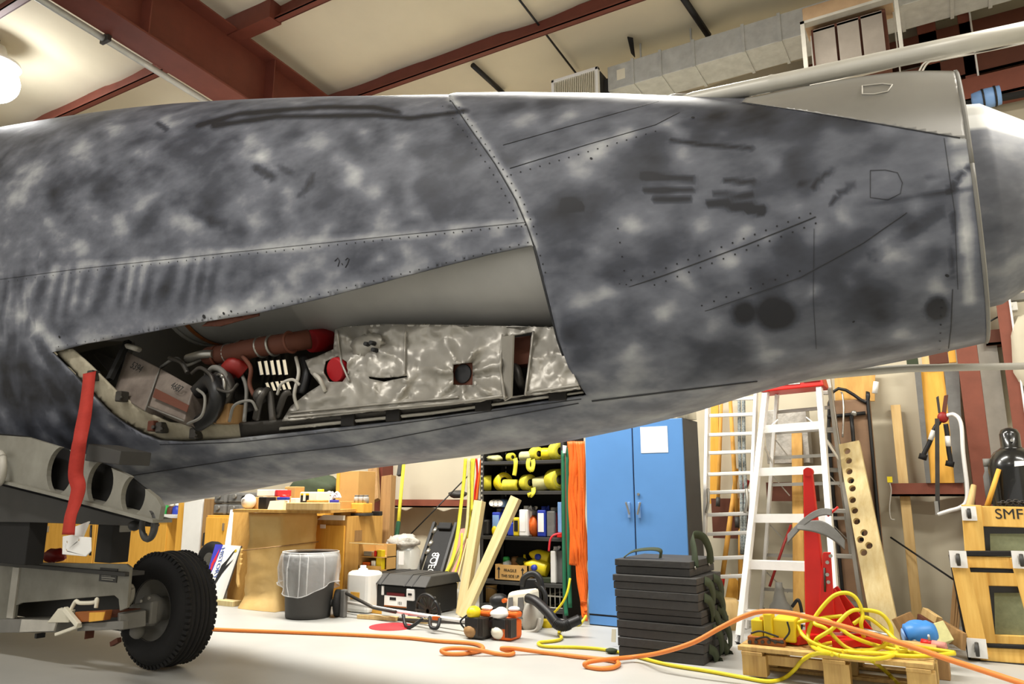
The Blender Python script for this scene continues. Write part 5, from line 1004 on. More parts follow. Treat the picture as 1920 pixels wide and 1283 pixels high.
# edger wheel, trimmers, floor mark
ew = W(632, 1138, 5.75); ew.z = .13; t = thing('lawn_edger', 'lawn edger with black wheel and long grey shaft on the floor', 'edger', (ew.x, 5.75, 0))
MB().lathe(ew, [(.03, -.03), (.09, -.03), (.125, -.02), (.13, 0), (.125, .03), (.03, .03)], 28, (.75, .5, 0)).build('wheel', 'rubber', t); MB().lathe(ew - Vector((.05, .03, 0)), [(.035, -.02), (.035, .02)], 16, (.75, .5, 0)).build('hub', 'dark_grey', t)
MB().box(ew + Vector((.05, -.02, -.13)), ew + Vector((.11, .03, .13))).build('guard', 'cloth_grey', t, bev=.01); MB().tube([ew + Vector((.1, 0, .1)), W(700, 1140, 5.8), W(742, 1148, 5.75)], .016, 10).build('shaft', 'dark_steel', t)
t = thing('string_trimmer', 'string trimmer with long aluminium shaft and yellow topped engine', 'trimmer', G(880, 1195))
e1 = Vector((W(884, 1165, 5.42).x, 5.5, 0))
MB().tube([W(652, 1130, 5.95), W(740, 1146, 5.8), W(800, 1155, 5.65), e1 + Vector((-.1, .02, .12))], .017, 10).build('shaft', 'alu', t)
MB().tube(smooth_path([W(756, 1153, 5.65), W(760, 1172, 5.6), W(770, 1176, 5.55), W(793, 1160, 5.6)]), .016, 8).build('loop_handle', 'black', t); MB().tube(smooth_path([W(806, 1158, 5.6), W(808, 1176, 5.5), W(820, 1177, 5.5), W(825, 1160, 5.55)]), .016, 8).build('throttle_grip', 'black', t); MB().bar(W(812, 1159, 5.58), W(824, 1160, 5.58), .03, .03).build('grip_band', 'orange', t)
def engine(t, c, cap, body, side):
    MB().box(c + Vector((-.085, -.06, .0)), c + Vector((.1, .14, .16))).build('engine_block', body, t, bev=.03); MB().blob(c + Vector((-.03, .0, .20)), .058, .07, .055, 16, 10).build('fuel_cap_cover', cap, t)
    MB().box(c + Vector((-.08, -.068, .09)), c + Vector((.05, .0, .17))).build('air_filter', 'black', t, bev=.012)
    for k in range(5): MB().box(c + Vector((.05 + .013 * k, -.07, .03)), c + Vector((.056 + .013 * k, .02, .17))).build('cooling_fin', 'dark_steel', t)
    MB().blob(c + Vector((-.03, -.02, .06)), .075, .07, .06, 14, 8).build('fuel_tank', 'cream_plastic' if side == 'w' else 'timber_brown', t); MB().box(c + Vector((.0, .02, .17)), c + Vector((.11, .12, .22))).build('cylinder_cover', 'orange', t, bev=.02); MB().blob(c + Vector((.05, .08, .235)), .05, .05, .02).build('muffler_cover', 'white', t); MB().tube(smooth_path([c + Vector((-.1, 0, .05)), c + Vector((-.15, -.02, .12)), c + Vector((-.1, .02, .18))]), .008, 6).build('fuel_line', 'black', t)
engine(t, e1, 'jug_yellow', 'dark_grey', 'y')
e2 = Vector((W(938, 1165, 5.5).x, 5.56, 0)); t = thing('string_trimmer', 'string trimmer with white and orange engine beside the backpack blower', 'trimmer', e2)
engine(t, e2, 'white', 'orange', 'w'); MB().blob(e2 + Vector((-.04, -.01, .20)), .08, .07, .04, 16, 10).build('top_cover', 'white', t); MB().tube([e2 + Vector((-.08, .06, .12)), W(860, 1168, 5.72), W(660, 1156, 6.0)], .015, 10).build('shaft', 'dark_steel', t)
t = thing('trimmer_guard', 'round black spoked guard standing against the tool chest', 'guard', W(805, 1150, 5.95)); gc = W(803, 1146, 5.95); gc.z = max(gc.z, .02)
MB().torus(gc, .15, .018, (.2, 1, .2), 30, 8, 0, 2 * PI).build('rim', 'black', t)
for k in range(6): a_ = PI * k / 6; MB().bar(gc + Vector((math.cos(a_) * .15, 0, math.sin(a_) * .15)), gc - Vector((math.cos(a_) * .15, 0, math.sin(a_) * .15)), .02, .015, (0, 1, 0)).build('spoke', 'dark_grey', t)
for i, (x0, x1, y, m, lb, w) in enumerate(((683, 722, 1147, 'oak_yellow', 'yellow wood strip on the floor before the white jug', .07), (672, 745, 1160, 'pine', 'pale wood strip on the floor under the trimmer shaft, front one', .06), (718, 762, 1153, 'white', 'white plastic strip lying beside the yellow wood strip', .04), (760, 803, 1165, 'pine', 'short pine block under the trimmer handle', .07))):
    p, q = G(x0, y), G(x1, y + 5); solo('floor_strip', MB().bar(p + Vector((0, 0, .02)), q + Vector((0, 0, .02)), .035, w), m, lb, 'wood' if m != 'white' else 'strip', bev=.003)
rc = G(734, 1176); solo('red_floor_disc', MB().lathe((rc.x, rc.y, 0.001), [(.2, 0), (.2, .004)], 32), 'sign_red', 'flat red disc on the floor in front of the tool chest', 'disc')
# two square timbers leaning on the shelf
for k, (bp0, tp0, lb) in enumerate((((866, 1152, 6.5), (900, 940, 6.68), 'square pine timber leaning left on the black shelf'), ((868, 1154, 6.36), (968, 934, 6.66), 'square pine timber slanting right across the black shelf'))):
    p = W(*bp0); p.z = 0.0; p.y = bp0[2]; plank_obj('square_timber', p, W(*tp0), .095, .095, 'pine_pale', side=(.1, -1, 0)); tag(bpy.data.objects['square_timber' if k == 0 else 'square_timber.001'], lb, 'timber', 'pine timbers leaning on the shelf')
# ================================================================== BLACK SHELF UNIT
SY = 6.74; sxa, sxb = W(900, 1000, SY).x, W(1060, 1000, SY).x; SD = .45
sz = [W(980, y, SY).z for y in (1150, 1092, 1007, 921, 864)]; sz[0] = max(.08, sz[0]); stop = 2.05
sh_ = thing('shelf_unit', 'black steel shelf unit loaded with straps, jugs and boxes', 'shelf', ((sxa + sxb) / 2, SY + .2, 0))
for x in (sxa, sxb - .04):
    for y in (SY, SY + SD - .04):
        po = MB().box((x, y, 0), (x + .04, y + .003, stop)).box((x if x == sxa else x + .037, y, 0), (x + .003 if x == sxa else x + .04, y + .04, stop)).build('post', 'dark_grey', sh_)
for z in sz + [stop - .02]: MB().box((sxa, SY - .002, z - .035), (sxb, SY + SD, z)).build('shelf_board', 'dark_grey', sh_, bev=.003)
MB().box((sxa, SY + SD, 0), (sxb, SY + SD + .006, stop)).build('back_panel', 'black_matte', sh_); MB().box((sxb, SY, 0), (sxb + .006, SY + SD, stop)).build('side_panel', 'black_matte', sh_); MB().box((sxa - .006, SY + .05, 0), (sxa, SY + SD, stop)).build('side_panel', 'black_matte', sh_)
hl = MB()
for z in np.arange(.9, 1.9, .05): hl.box((sxa + .06, SY + SD - .045, z), (sxa + .075, SY + SD - .04, z + .025)).box((sxa + .012, SY - .004, z), (sxa + .026, SY - .001, z + .022))
tag(hl.build('post_slot', 'light_grey', sh_), kind='stuff')
def sx_(px, Y): return W(px, 1000, Y).x
def roll(label, px, lv, r, w, m, Y=None, ax=(1, -.5, 0), core='dark_steel', tail=None, dz=0):
    Y = Y or SY + .12; c = Vector((W(px, 900, Y).x, Y, sz[lv] + r + dz)); t = thing('strap_roll', label, 'strap', (c.x, c.y, sz[lv] + dz), 'ratchet straps on the upper shelves')
    MB().lathe(c - vec(ax).normalized() * w / 2, [(r * .45, 0), (r * .97, 0), (r, w * .08), (r, w * .92), (r * .97, w), (r * .45, w)], 22, ax, cap=False).build('webbing', m, t)
    MB().torus(c + vec(ax).normalized() * w * .48, r * .72, r * .03, ax, 20, 6).build('webbing_turn', 'strap_pale', t); MB().lathe(c - vec(ax).normalized() * w * .3, [(r * .0, 0), (r * .4, 0), (r * .4, w * .7), (0, w * .7)], 12, ax, cap=False).build('ratchet', core, t)
    if tail: MB().ribbon(smooth_path([W(*p) for p in tail]), .045, (1, 0, 0), .004).build('tail', m, t)
    return t
roll('small yellow strap roll at the left on the top shelf', 958, 4, .045, .07, 'strap_yellow', tail=[(966, 860, SY - .02), (967, 868, SY - .05), (966, 880, SY - .05), (964, 892, SY - .05)])
roll('pale yellow strap roll in the middle of the top shelf', 988, 4, .05, .14, 'strap_pale', ax=(1, -.1, 0))
roll('bright yellow strap roll right of the middle on the top shelf', 1006, 4, .07, .1, 'strap_yellow', tail=[(992, 860, SY - .02), (990, 868, SY - .05), (991, 878, SY - .06), (997, 882, SY - .06), (1000, 872, SY - .05), (999, 862, SY - .03)])
roll('yellow strap bundle with a ratchet next to the largest roll on the top shelf', 1026, 4, .065, .1, 'jug_yellow', ax=(1, .3, 0)); roll('largest yellow strap roll at the right end of the top shelf', 1046, 4, .09, .11, 'strap_yellow')
solo('rag', MB().blob((sx_(925, SY + .1), SY + .12, sz[4] + .035), .09, .08, .035, 16, 8, .3), 'strap_pale', 'pale folded rag at the left end of the top shelf', 'rag')
roll('olive yellow strap heap at the left end of the second shelf', 911, 3, .085, .12, 'strap_yellow', ax=(1, .6, 0)); roll('orange yellow strap roll leaning on the second shelf', 943, 3, .095, .11, 'jug_yellow', ax=(1, -.9, .2)); roll('flat greenish yellow strap roll in front of the orange yellow roll', 958, 3, .06, .16, 'strap_yellow', Y=SY + .08, ax=(1, .1, 0))
roll('upright yellow strap roll in the middle of the second shelf', 990, 3, .085, .1, 'strap_yellow', tail=[(1000, 915, SY), (1000, 924, SY - .05), (994, 930, SY - .06), (992, 924, SY - .06)]); roll('pale heap of strap between the upright and the biggest roll on the second shelf', 1016, 3, .075, .16, 'strap_pale', ax=(1, .2, .2)); roll('biggest yellow strap roll with a ratchet on the second shelf', 1043, 3, .11, .14, 'strap_yellow', core='steel')
def jug(name, label, x0, x1, lv, yt, m, cap='mid_grey', lab=None, Y=None, d=.2, cat='jug', bev=.012):
    Y = Y or SY + .05; X0, X1 = sx_(x0, Y), sx_(x1, Y); z1 = W((x0 + x1) / 2, yt, Y).z; t = thing(name, label, cat, ((X0 + X1) / 2, Y, sz[lv]))
    MB().box((X0, Y, sz[lv] + .001), (X1, Y + d, z1 - .03)).build('body', m, t, bev=bev); MB().lathe(((X0 + X1) / 2 - (X1 - X0) * .2, Y + d / 2, z1 - .035), [(.035, 0), (.028, .015), (.028, .04)], 14).build('cap', cap, t)
    MB().tube(smooth_path([((X0 + X1) / 2, Y + d / 2, z1 - .035), ((X0 + X1) / 2 + .03, Y + d / 2, z1), (X1 - .02, Y + d / 2, z1), (X1 - .015, Y + d / 2, z1 - .035)]), .01, 8).build('handle', m, t)
    if lab: a_, b_ = lab[1], lab[2]; MB().box((X0 + (X1 - X0) * a_, Y - .003, sz[lv] + .05), (X0 + (X1 - X0) * b_, Y, z1 - .06)).build('label', lab[0], t)
    return t
jug('oil_jug', 'blue jug with white label behind the slanting timber on the third shelf', 922, 937, 2, 955, 'blue', lab=('light_blue', .1, .9)); jug('oil_jug', 'blue jug low behind the slanting timber on the third shelf, near the yellow bottle', 951, 963, 2, 975, 'blue', 'blue')
jug('oil_bottle', 'yellow and black bottle between the slanting timber and the white jug', 962, 972, 2, 965, 'yellow', 'black', lab=('black', .2, .9), cat='bottle'); jug('oil_jug', 'tall white jug in the middle of the third shelf', 973, 990, 2, 950, 'white', 'white', lab=('paper', .08, .72)); jug('oil_jug', 'narrow cream jug with dark marks right of the tall white jug', 990, 997, 2, 952, 'cream_plastic', 'mid_grey', lab=('dark_grey', .3, .6), Y=SY + .1)
solo('orange_bag', MB().blob((sx_(1002, SY + .12), SY + .12, sz[2] + .1), .055, .06, .105, 14, 10, .3), 'orange', 'orange and white plastic bag on the third shelf left of the labelled blue jug', 'bag')
jug('oil_jug', 'blue jug with a large white label on the third shelf', 1007, 1023, 2, 951, 'blue', 'blue', lab=('paper', .12, .8)); jug('oil_jug', 'grey jug to the right of the white labelled blue jug', 1025, 1040, 2, 953, 'cloth_grey', 'light_grey'); solo('red_binder', MB().box((sx_(1042, SY + .1), SY + .08, sz[2] + .001), (sx_(1046, SY + .1), SY + .25, sz[2] + .24)), 'maroon', 'thin dark red box between the grey jug and the blue carton', 'box', bev=.004)
solo('blue_carton', MB().box((sx_(1046, SY + .02), SY + .02, sz[2] + .05), (sx_(1058, SY + .02), SY + .2, W(1052, 942, SY).z)), 'light_blue', 'light blue carton at the right end of the third shelf', 'carton', bev=.004); solo('red_fittings', MB().box((sx_(1045, SY + .02), SY + .01, sz[2] + .001), (sx_(1058, SY + .02), SY + .2, sz[2] + .05)), 'red', 'red tray under the light blue carton', 'tray', bev=.006)
for k, (x, m, lb) in enumerate(((926, 'cream_plastic', 'cream bottle lying on the blue jug at the left, first of three caps'), (934, 'white', 'white bottle lying on the blue jug behind the slanting timber'), (942, 'light_blue', 'pale blue bottle lying on the blue jug next to the timber'))):
    p = Vector((sx_(x, SY + .08), SY + .04, W(930, 944, SY).z)); t = thing('small_bottle', lb, 'bottle', p); MB().lathe(p, [(.03, .01), (.04, .03), (.042, .16)], 14, (0, 1, 0)).build('body', m, t); MB().lathe(p, [(.03, -.01), (.03, .012)], 12, (0, 1, 0)).build('cap', 'white', t)
solo('dark_cans', MB().box((sx_(903, SY + .1), SY + .06, sz[2] + .001), (sx_(919, SY + .1), SY + .25, sz[2] + .16)), 'dark_steel', 'dark can behind the left square timber on the third shelf', 'can', bev=.02); solo('yellow_bottle', MB().blob((sx_(924, SY), SY + .03, sz[2] + .05), .03, .025, .05, 12, 8), 'jug_yellow', 'small yellow bottle at the foot of the blue jug behind the timber', 'bottle')
solo('red_lanyard', MB().ribbon(smooth_path([W(1052, 1000, SY - .01), W(1040, 1003, SY - .03), W(1032, 1012, SY - .03), W(1029, 1034, SY - .03)]), .02, (1, 0, 0), .005), 'sign_red', 'red cord hanging from the third shelf over the yellow bottles', 'cord')
# fourth shelf
X0, X1 = sx_(927, SY), sx_(990, SY); t = thing('fragile_carton', 'cardboard box printed FRAGILE THIS SIDE UP on the fourth shelf', 'carton', ((X0 + X1) / 2, SY, sz[1])); zt = W(958, 1060, SY).z
MB().box((X0, SY, sz[1] + .001), (X1, SY + .012, zt)).box((X0, SY + .3, sz[1] + .001), (X1, SY + .312, zt)).box((X0, SY, sz[1] + .001), (X0 + .012, SY + .31, zt)).box((X1 - .012, SY, sz[1] + .001), (X1, SY + .31, zt)).box((X0, SY, sz[1] + .001), (X1, SY + .31, sz[1] + .012)).build('box', 'carton', t)
cz_ = (sz[1] + zt) / 2; text_obj('lettering', 'FRAGILE', ((X0 + X1) / 2 - .01, SY - .002, cz_ + .025), (1, 0, 0), (0, 0, 1), .028, 'text_black', t); text_obj('lettering', 'THIS SIDE UP', ((X0 + X1) / 2 - .01, SY - .002, cz_ - .03), (1, 0, 0), (0, 0, 1), .028, 'text_black', t, fit=(X1 - X0) * .52)
for q in (.14, .84): xm = X0 + (X1 - X0) * q; MB().box((xm - .006, SY - .002, cz_ - .055), (xm + .006, SY, cz_ + .03)).add([(xm - .02, SY - .002, cz_ + .03), (xm + .02, SY - .002, cz_ + .03), (xm, SY - .002, cz_ + .06)], [(0, 1, 2)]).build('arrow', 'text_black', t)
p = Vector((sx_(951, SY + .12), SY + .12, sz[1] + .02)); t = thing('green_capped_bottle', 'clear bottle with green cap standing in the fragile carton', 'bottle', p); MB().lathe(p, [(.045, 0), (.045, .15), (.02, .18)], 16).build('body', 'clear', t); MB().lathe(p + Vector((-.01, 0, .15)), [(.035, 0), (.035, .05), (.02, .06)], 14).build('cap', 'green', t)
for x, r, lb in ((962, .05, 'brown lumpy bag right of the green capped bottle'), (973, .045, 'dark brown lumpy bag beside the yellow spouted jug')): solo('brown_bag', MB().blob((sx_(x, SY + .15), SY + .2, zt + .02), r * 1.2, .06, r, 12, 8, .4), 'timber_brown' if x == 962 else 'olive_web', lb, 'bag')
def lying(label, px, py, L, r, Y, neck=-1):
    c = Vector((W(px, py, Y).x, Y, W(px, py, Y).z)); t = thing('yellow_jug', label, 'jug', c - Vector((0, 0, r)), 'yellow jugs lying on the fourth shelf'); MB().lathe(c + Vector((-L * .62, 0, r * .25)), [(.015, 0), (.03, .02), (.035, L * .12), (r * .9, L * .35), (r, L * .5), (r, L * .95), (r * .9, L * 1.05)], 22, (1, .15, -.22)).build('body', 'jug_yellow', t)
    d = MB().lathe(c + Vector((-L * .02, -r * 1.0, -.01)), [(.0, -.004), (.03, -.003), (.03, .03)], 18, (0, 1, 0)).build('badge', 'blue', t); return t
solo('olive_box', MB().box((sx_(1000, SY + .02), SY + .04, sz[1] + .001), (sx_(1029, SY + .02), SY + .3, sz[1] + .05)), 'olive_web', 'dark olive box under the two yellow jugs', 'box', bev=.005)
lying('lower of two yellow jugs with blue badges on the fourth shelf', 1008, 1062, .24, .075, SY + .1); lying('upper of two yellow jugs with blue badges on the fourth shelf', 1014, 1042, .21, .065, SY + .16)
t = thing('spouted_jug', 'yellow jug with an upright spout behind the fragile carton', 'jug', (sx_(977, SY + .2), SY + .2, sz[1])); p = Vector((sx_(977, SY + .2), SY + .22, sz[1] + .001)); MB().box(p - Vector((.07, .05, 0)), p + Vector((.07, .06, zt - sz[1] + .03))).build('body', 'jug_yellow', t, bev=.02); MB().lathe(p + Vector((.03, 0, zt - sz[1] + .02)), [(.03, 0), (.015, .04), (.012, .07)], 12).build('spout', 'jug_yellow', t)
jug('white_canister', 'narrow white canister on the fourth shelf', 1031, 1041, 1, 1027, 'white', 'white', Y=SY + .03); jug('black_canister', 'dark grey canister at the right end of the fourth shelf', 1042, 1058, 1, 1027, 'cloth_grey', 'black', Y=SY + .06)
X0, X1 = sx_(1019, SY), sx_(1055, SY); t = thing('wire_crate', 'pale wire crate on the bottom of the black shelf unit', 'crate', ((X0 + X1) / 2, SY + .05, sz[0]))
g = MB()
for q in (0, .25, .5, .75, 1): g.tube([(X0 + (X1 - X0) * q, SY + .03, sz[0] + .01), (X0 + (X1 - X0) * q, SY + .03, sz[0] + .22)], .006, 6)
g.build('front_wires', 'light_grey', t)
for z in (.01, .12, .22): MB().tube([(X0, SY + .03, sz[0] + z), (X1, SY + .03, sz[0] + z), (X1, SY + .33, sz[0] + z), (X0, SY + .33, sz[0] + z), (X0, SY + .03, sz[0] + z)], .008, 6).build('rim_wire', 'light_grey', t)
t = thing('brown_can', 'brown paint can on the bottom of the black shelf unit', 'can', (sx_(918, SY + .2), SY + .2, sz[0])); MB().lathe((sx_(918, SY + .2), SY + .2, sz[0] + .001), [(.08, 0), (.08, .15), (.084, .155), (.084, .165), (.075, .165)], 24).build('body', 'carton', t); MB().torus((sx_(918, SY + .2), SY + .2, sz[0] + .12), .09, .004, (0, .3, 1), 20, 5).build('handle', 'steel', t)
# straps on the right post
t = thing('orange_straps', 'thick bundle of bright orange straps hanging by the blue cabinet', 'straps', (sx_(1085, 6.62), 6.62, .1))
for k in range(9):
    x = 1068 + k * 3.1; rr = random.Random(k); b_ = 1165 - 6 * (k % 4) if k > 4 else 1080 + 12 * k
    path = [(x, 828, 6.60)] + [(x + 2 + rr.uniform(-2, 2) + (yy - 900) * .012, yy, 6.60 - .02 * rr.random()) for yy in (880, 930, 980, 1030)] + [(x + 4, 1060, 6.6)]
    if k > 3: path += [(x + 6, 1090, 6.6), (1088 + k, 1130, 6.58), (1092 + k * .8, b_, 6.56)]
    MB().ribbon(smooth_path([W(*p) for p in path]), .05, [Vector((1, -.5 * math.sin(i * .3 + k), 0)) for i in range(80)], .006).build('strap', 'orange', t)
t = thing('green_straps', 'dark green straps hanging on the right post of the shelf', 'straps', (sx_(1058, 6.68), 6.68, .1))
for pts in ([(1056,845,6.70),(1057,950,6.69),(1058,1040,6.69),(1059,1110,6.68),(1062,1155,6.66)], [(1064,840,6.68),(1066,960,6.68),(1067,1060,6.68),(1069,1140,6.66)]): MB().ribbon(smooth_path([W(*p) for p in pts]), .04, (1, 0, 0), .005).build('strap', 'strap_green', t)
MB().ribbon(smooth_path([W(1061, 850, 6.69), W(1062, 980, 6.69), W(1060, 1080, 6.69)]), .02, (1, 0, 0), .004).build('red_edge_strap', 'rust_red', t)
solo('white_peg', MB().slab([W(1055, 850, 6.66), W(1060, 850, 6.66), W(1062, 836, 6.66), W(1055, 835, 6.66)], -.02), 'white', 'white plastic clip at the top right of the black shelf', 'clip')
# backpack blower
bl0 = G(975, 1186); bY = 6.0; t = thing('backpack_blower', 'white and grey backpack leaf blower with a long black tube', 'blower', (W(985, 1180, bY).x, bY, 0))
MB().hexa([(W(942, 1178, bY).x, bY, .05), (W(996, 1178, bY).x, bY, .05), (W(996, 1178, bY).x, bY + .2, .05), (W(942, 1178, bY).x, bY + .2, .05)], [(W(948, 1115, bY).x, bY + .03, W(965, 1113, bY).z), (W(992, 1110, bY).x, bY + .03, W(985, 1106, bY).z), (W(992, 1110, bY).x, bY + .2, W(985, 1106, bY).z), (W(948, 1115, bY).x, bY + .2, W(965, 1113, bY).z)]).build('engine_cover', 'cream_plastic', t, bev=.03)
for x0, x1 in ((953, 963), (971, 983)):
    v = MB().slab([W(x0, 1160, bY + .0), W(x1, 1161, bY + .0), W(x1 - 1, 1120, bY + .016), W(x0 + 1, 1121, bY + .016)], .012).build('vent_panel', 'cloth_grey', t, bev=.003)
MB().box(W(972, 1153, bY - .01), W(980, 1146, bY + .0)).build('switch', 'black', t); MB().blob(W(998, 1155, bY + .1), .1, .12, .17, 16, 10).build('fan_housing', 'light_grey', t)
MB().slab([W(975, 1180, bY + .24), W(1018, 1180, bY + .24), W(1010, 1085, bY + .3), W(974, 1084, bY + .3)], -.04).build('back_frame', 'black', t, bev=.015); MB().tube(smooth_path([W(978, 1100, bY + .2), W(984, 1083, bY + .22), W(1000, 1076, bY + .24), W(1012, 1086, bY + .24), W(1016, 1110, bY + .24)]), .03, 10).build('shoulder_strap', 'black', t)
MB().tube(smooth_path([W(1005, 1090, bY + .24), W(1022, 1115, bY + .22), W(1020, 1160, bY + .2)]), .022, 8).build('harness', 'black', t); MB().tube(smooth_path([W(942, 1184, bY), W(975, 1186, bY - .02), W(1005, 1183, bY), W(1012, 1160, bY + .05)]), .018, 8).build('base_frame', 'light_grey', t); MB().blob(W(935, 1128, bY + .1), .09, .08, .07, 14, 8, .2).build('air_cleaner', 'black', t); MB().lathe(W(944, 1127, bY), [(.02, 0), (.02, .04)], 10, (0, 1, 0)).build('orange_knob', 'orange', t)
tp_ = smooth_path([W(990, 1122, bY + .0), W(1005, 1128, bY - .05), W(1028, 1150, bY - .1), W(1042, 1168, bY - .12), W(1056, 1174, bY - .1), W(1072, 1168, bY - .05), W(1086, 1162, bY)]); MB().tube(tp_, [.042] + [.041] * (len(tp_) - 2) + [.044], 16).build('blower_tube', 'black', t)
for k in range(14): q = tp_[24 + k * 1] if 24 + k < len(tp_) - 1 else None; q and MB().torus(q, .043, .005, tp_[25 + k] - tp_[23 + k], 18, 6).build('tube_rib', 'black', t)
solo('yellow_rag', MB().blob(W(1026, 1170, 6.3), .1, .08, .06, 14, 8, .3), 'yellow', 'crumpled yellow rag under the blower tube', 'rag')
# blue cabinet
BY = 6.57; a, b = fbox(1100, 1288, 780, 1170, BY, .457, z0=0); b.z = W(1279, 783, BY).z
t = thing('blue_cabinet', 'tall blue two door steel storage cabinet with a white notice', 'cabinet', ((a.x + b.x) / 2, BY + .2, 0))
MB().box((a.x, a.y + .015, 0), b).build('body', 'dark_grey', t, bev=.004); xm = (a.x + b.x) / 2
dL = MB().box((a.x + .003, BY - .004, .1), (xm - .006, BY + .018, b.z - .006)).build('door', 'blue_cab', t, bev=.005); dR = MB().box((xm + .006, BY - .004, .1), (b.x - .003, BY + .018, b.z - .006)).build('door', 'blue_cab', t, bev=.005); MB().box((a.x + .01, BY + .002, .01), (b.x - .01, BY + .016, .085)).build('kick_plate', 'blue_cab', t)
for s_, d_ in ((-1, dL), (1, dR)):
    x = xm + s_ * .05; MB().box((x - .012, BY - .02, .96), (x + .012, BY - .004, 1.1)).build('handle_plate', 'light_blue', d_, bev=.004); MB().bar((x - s_ * .012, BY - .035, .99), (x + s_ * .02, BY - .035, 1.1), .016, .014).build('handle', 'steel', d_, bev=.003)
MB().lathe((xm + .045, BY - .004, 1.17), [(.013, -.012), (.013, 0)], 12, (0, 1, 0)).build('lock', 'steel', dR); MB().box(W(1202, 850, BY - .007), W(1251, 799, BY - .004)).build('notice', 'paper', dR)
for k in range(2): MB().lathe(W(1284 + 16 * k, 774 - 2 * k, 6.8), [(.05, -.1), (.05, .12), (.03, .14)], 16).build('top_bottle', 'cream_plastic') if False else None
for x, h, lb in ((1291, .16, 'left of the two cream bottles on the blue cabinet'), (1305, .2, 'right of the two cream bottles on the blue cabinet')):
    p = Vector((W(x, 775, 6.8).x - .06, 6.82, b.z)); t = thing('cream_bottle', lb, 'bottle', p); MB().lathe(p, [(.055, 0), (.055, h * .8), (.025, h)], 18).build('body', 'cream_plastic', t); MB().lathe(p + Vector((0, 0, h)), [(.028, 0), (.028, .03)], 12).build('cap', 'carton', t)
# stack of black cases
cy = 5.42; words = ['bottom', 'second from the bottom', 'third from the bottom', 'fourth from the bottom', 'fifth from the bottom', 'top']
edges = [(1160, 1318, 1236, 1200), (1158, 1322, 1200, 1167), (1156, 1314, 1166, 1140), (1154, 1309, 1139, 1108), (1150, 1306, 1107, 1080), (1154, 1293, 1079, 1050)]
zb = 0.0; cases = []
for k, (x0, x1, yb, yt) in enumerate(edges):
    Yk = cy + (.0, .01, .02, .0, .0, .04)[k]; X0, X1 = W(x0, (yb + yt) / 2, Yk).x, W(x1, (yb + yt) / 2, Yk).x; z1 = W((x0 + x1) / 2 + (-20), yt, Yk).z
    t = thing('black_case', 'flat black case with green carrying straps, %s of the stack' % words[k], 'case', ((X0 + X1) / 2, Yk, zb), 'stack of black cases')
    zmid = zb + (z1 - zb) * .55; rz = random.Random(k).uniform(-.01, .01)
    def q4(z, o=0): return [(X0 - o, Yk - o, z), (X1 + o, Yk - o + rz, z), (X1 + o + .0, Yk + .62 + rz, z), (X0 - o, Yk + .62, z)]
    MB().hexa(q4(zb + .002), q4(zmid - .003)).build('base', 'case_black', t, bev=.005); MB().hexa(q4(zmid, .004), q4(z1 - .001, .004)).build('lid', 'case_black', t, bev=.005)
    if k < 5:
        for s_ in (.12 + .05 * (k % 3), .40): MB().ribbon(smooth_path([(X1 + .008, Yk + s_, zmid + .02), (X1 + .035, Yk + s_ + .04, zmid - .01), (X1 + .04, Yk + s_ + .09, zmid - .08), (X1 + .025, Yk + s_ + .13, max(.02, zmid - .17))]), .075, (.2, 1, .4), .004).build('strap', 'olive_web', t)
    else:
        MB().ribbon(smooth_path([(X1 + .012, Yk + .1, zmid), (X1 + .0, Yk + .13, z1 + .06), (X1 - .03, Yk + .2, z1 + .17), (X1 + .02, Yk + .3, z1 + .16), (X1 + .03, Yk + .42, z1 + .05), (X1 + .012, Yk + .45, zmid)]), .06, (.4, 0, 1), .005).build('strap', 'olive_web', t)
        MB().ribbon(smooth_path([(X0 + .03, Yk + .1, z1 + .005), (X0 + .1, Yk + .12, z1 + .05), (X0 + .22, Yk + .14, z1 + .07), (X0 + .3, Yk + .16, z1 + .06), (X0 + .3, Yk + .16, z1 + .005)]), .06, (0, 1, .3), .005).build('strap', 'olive_web', t)
        for s_ in (.1, .45): MB().lathe((X1 + .004, Yk + s_, zmid), [(.012, 0), (.012, .012)], 10, (1, 0, 0)).build('strap_rivet', 'steel', t)
    zb = z1
solo('strap_end', MB().blob((W(1147, 1213, 5.5).x, 5.5, .02), .05, .04, .018, 12, 6, .2), 'olive_web', 'green strap end lying on the floor at the left foot of the case stack', 'strap'); solo('paper_scrap', MB().slab([W(1146, 1204, 5.75), W(1154, 1205, 5.75), W(1155, 1180, 5.75), W(1147, 1180, 5.75)], -.005), 'cream_plastic', 'torn paper scrap leaning on the left side of the case stack', 'paper')
# ================================================================== LADDERS
LY0, LY1 = 7.1, 7.7
def lad(x, y):          # straight ladder plane: leans back from the floor to the wall
    d = ray(x, y); k = (LY1 - LY0) / 2.6; tt = (LY0 + k * CAMH) / (d[1] - k * d[2]); return Vector(CO + d * tt)
t = thing('straight_ladder', 'straight aluminium ladder leaning by the blue cabinet', 'ladder', lad(1360, 1180) * 1.0)
for (x0, y0, x1, y1) in ((1318, 1180, 1327, 745), (1399, 1180, 1418, 728)): MB().bar(lad(x0, y0), lad(x1, y1), .075, .03, (0, -1, .2)).build('rail', 'alu', t, bev=.004)
for y in (748, 778, 814, 848, 888, 922, 964, 1000, 1046, 1081, 1130):
    f_ = (1180 - y) / 440; MB().bar(lad(1318 + 9 * f_ + 4, y + 2), lad(1399 + 19 * f_ - 4, y - 1), .035, .035, (0, -1, 0)).build('rung', 'alu', t, bev=.008)
for x in (1330, 1402):
    MB().tube(smooth_path([lad(x, 917) + Vector((0, -.05, 0)), lad(x + 2, 940) + Vector((0, -.07, 0)), lad(x - 3, 962) + Vector((0, -.05, 0))]), .014, 8).build('rung_lock', 'alu_dull', t)
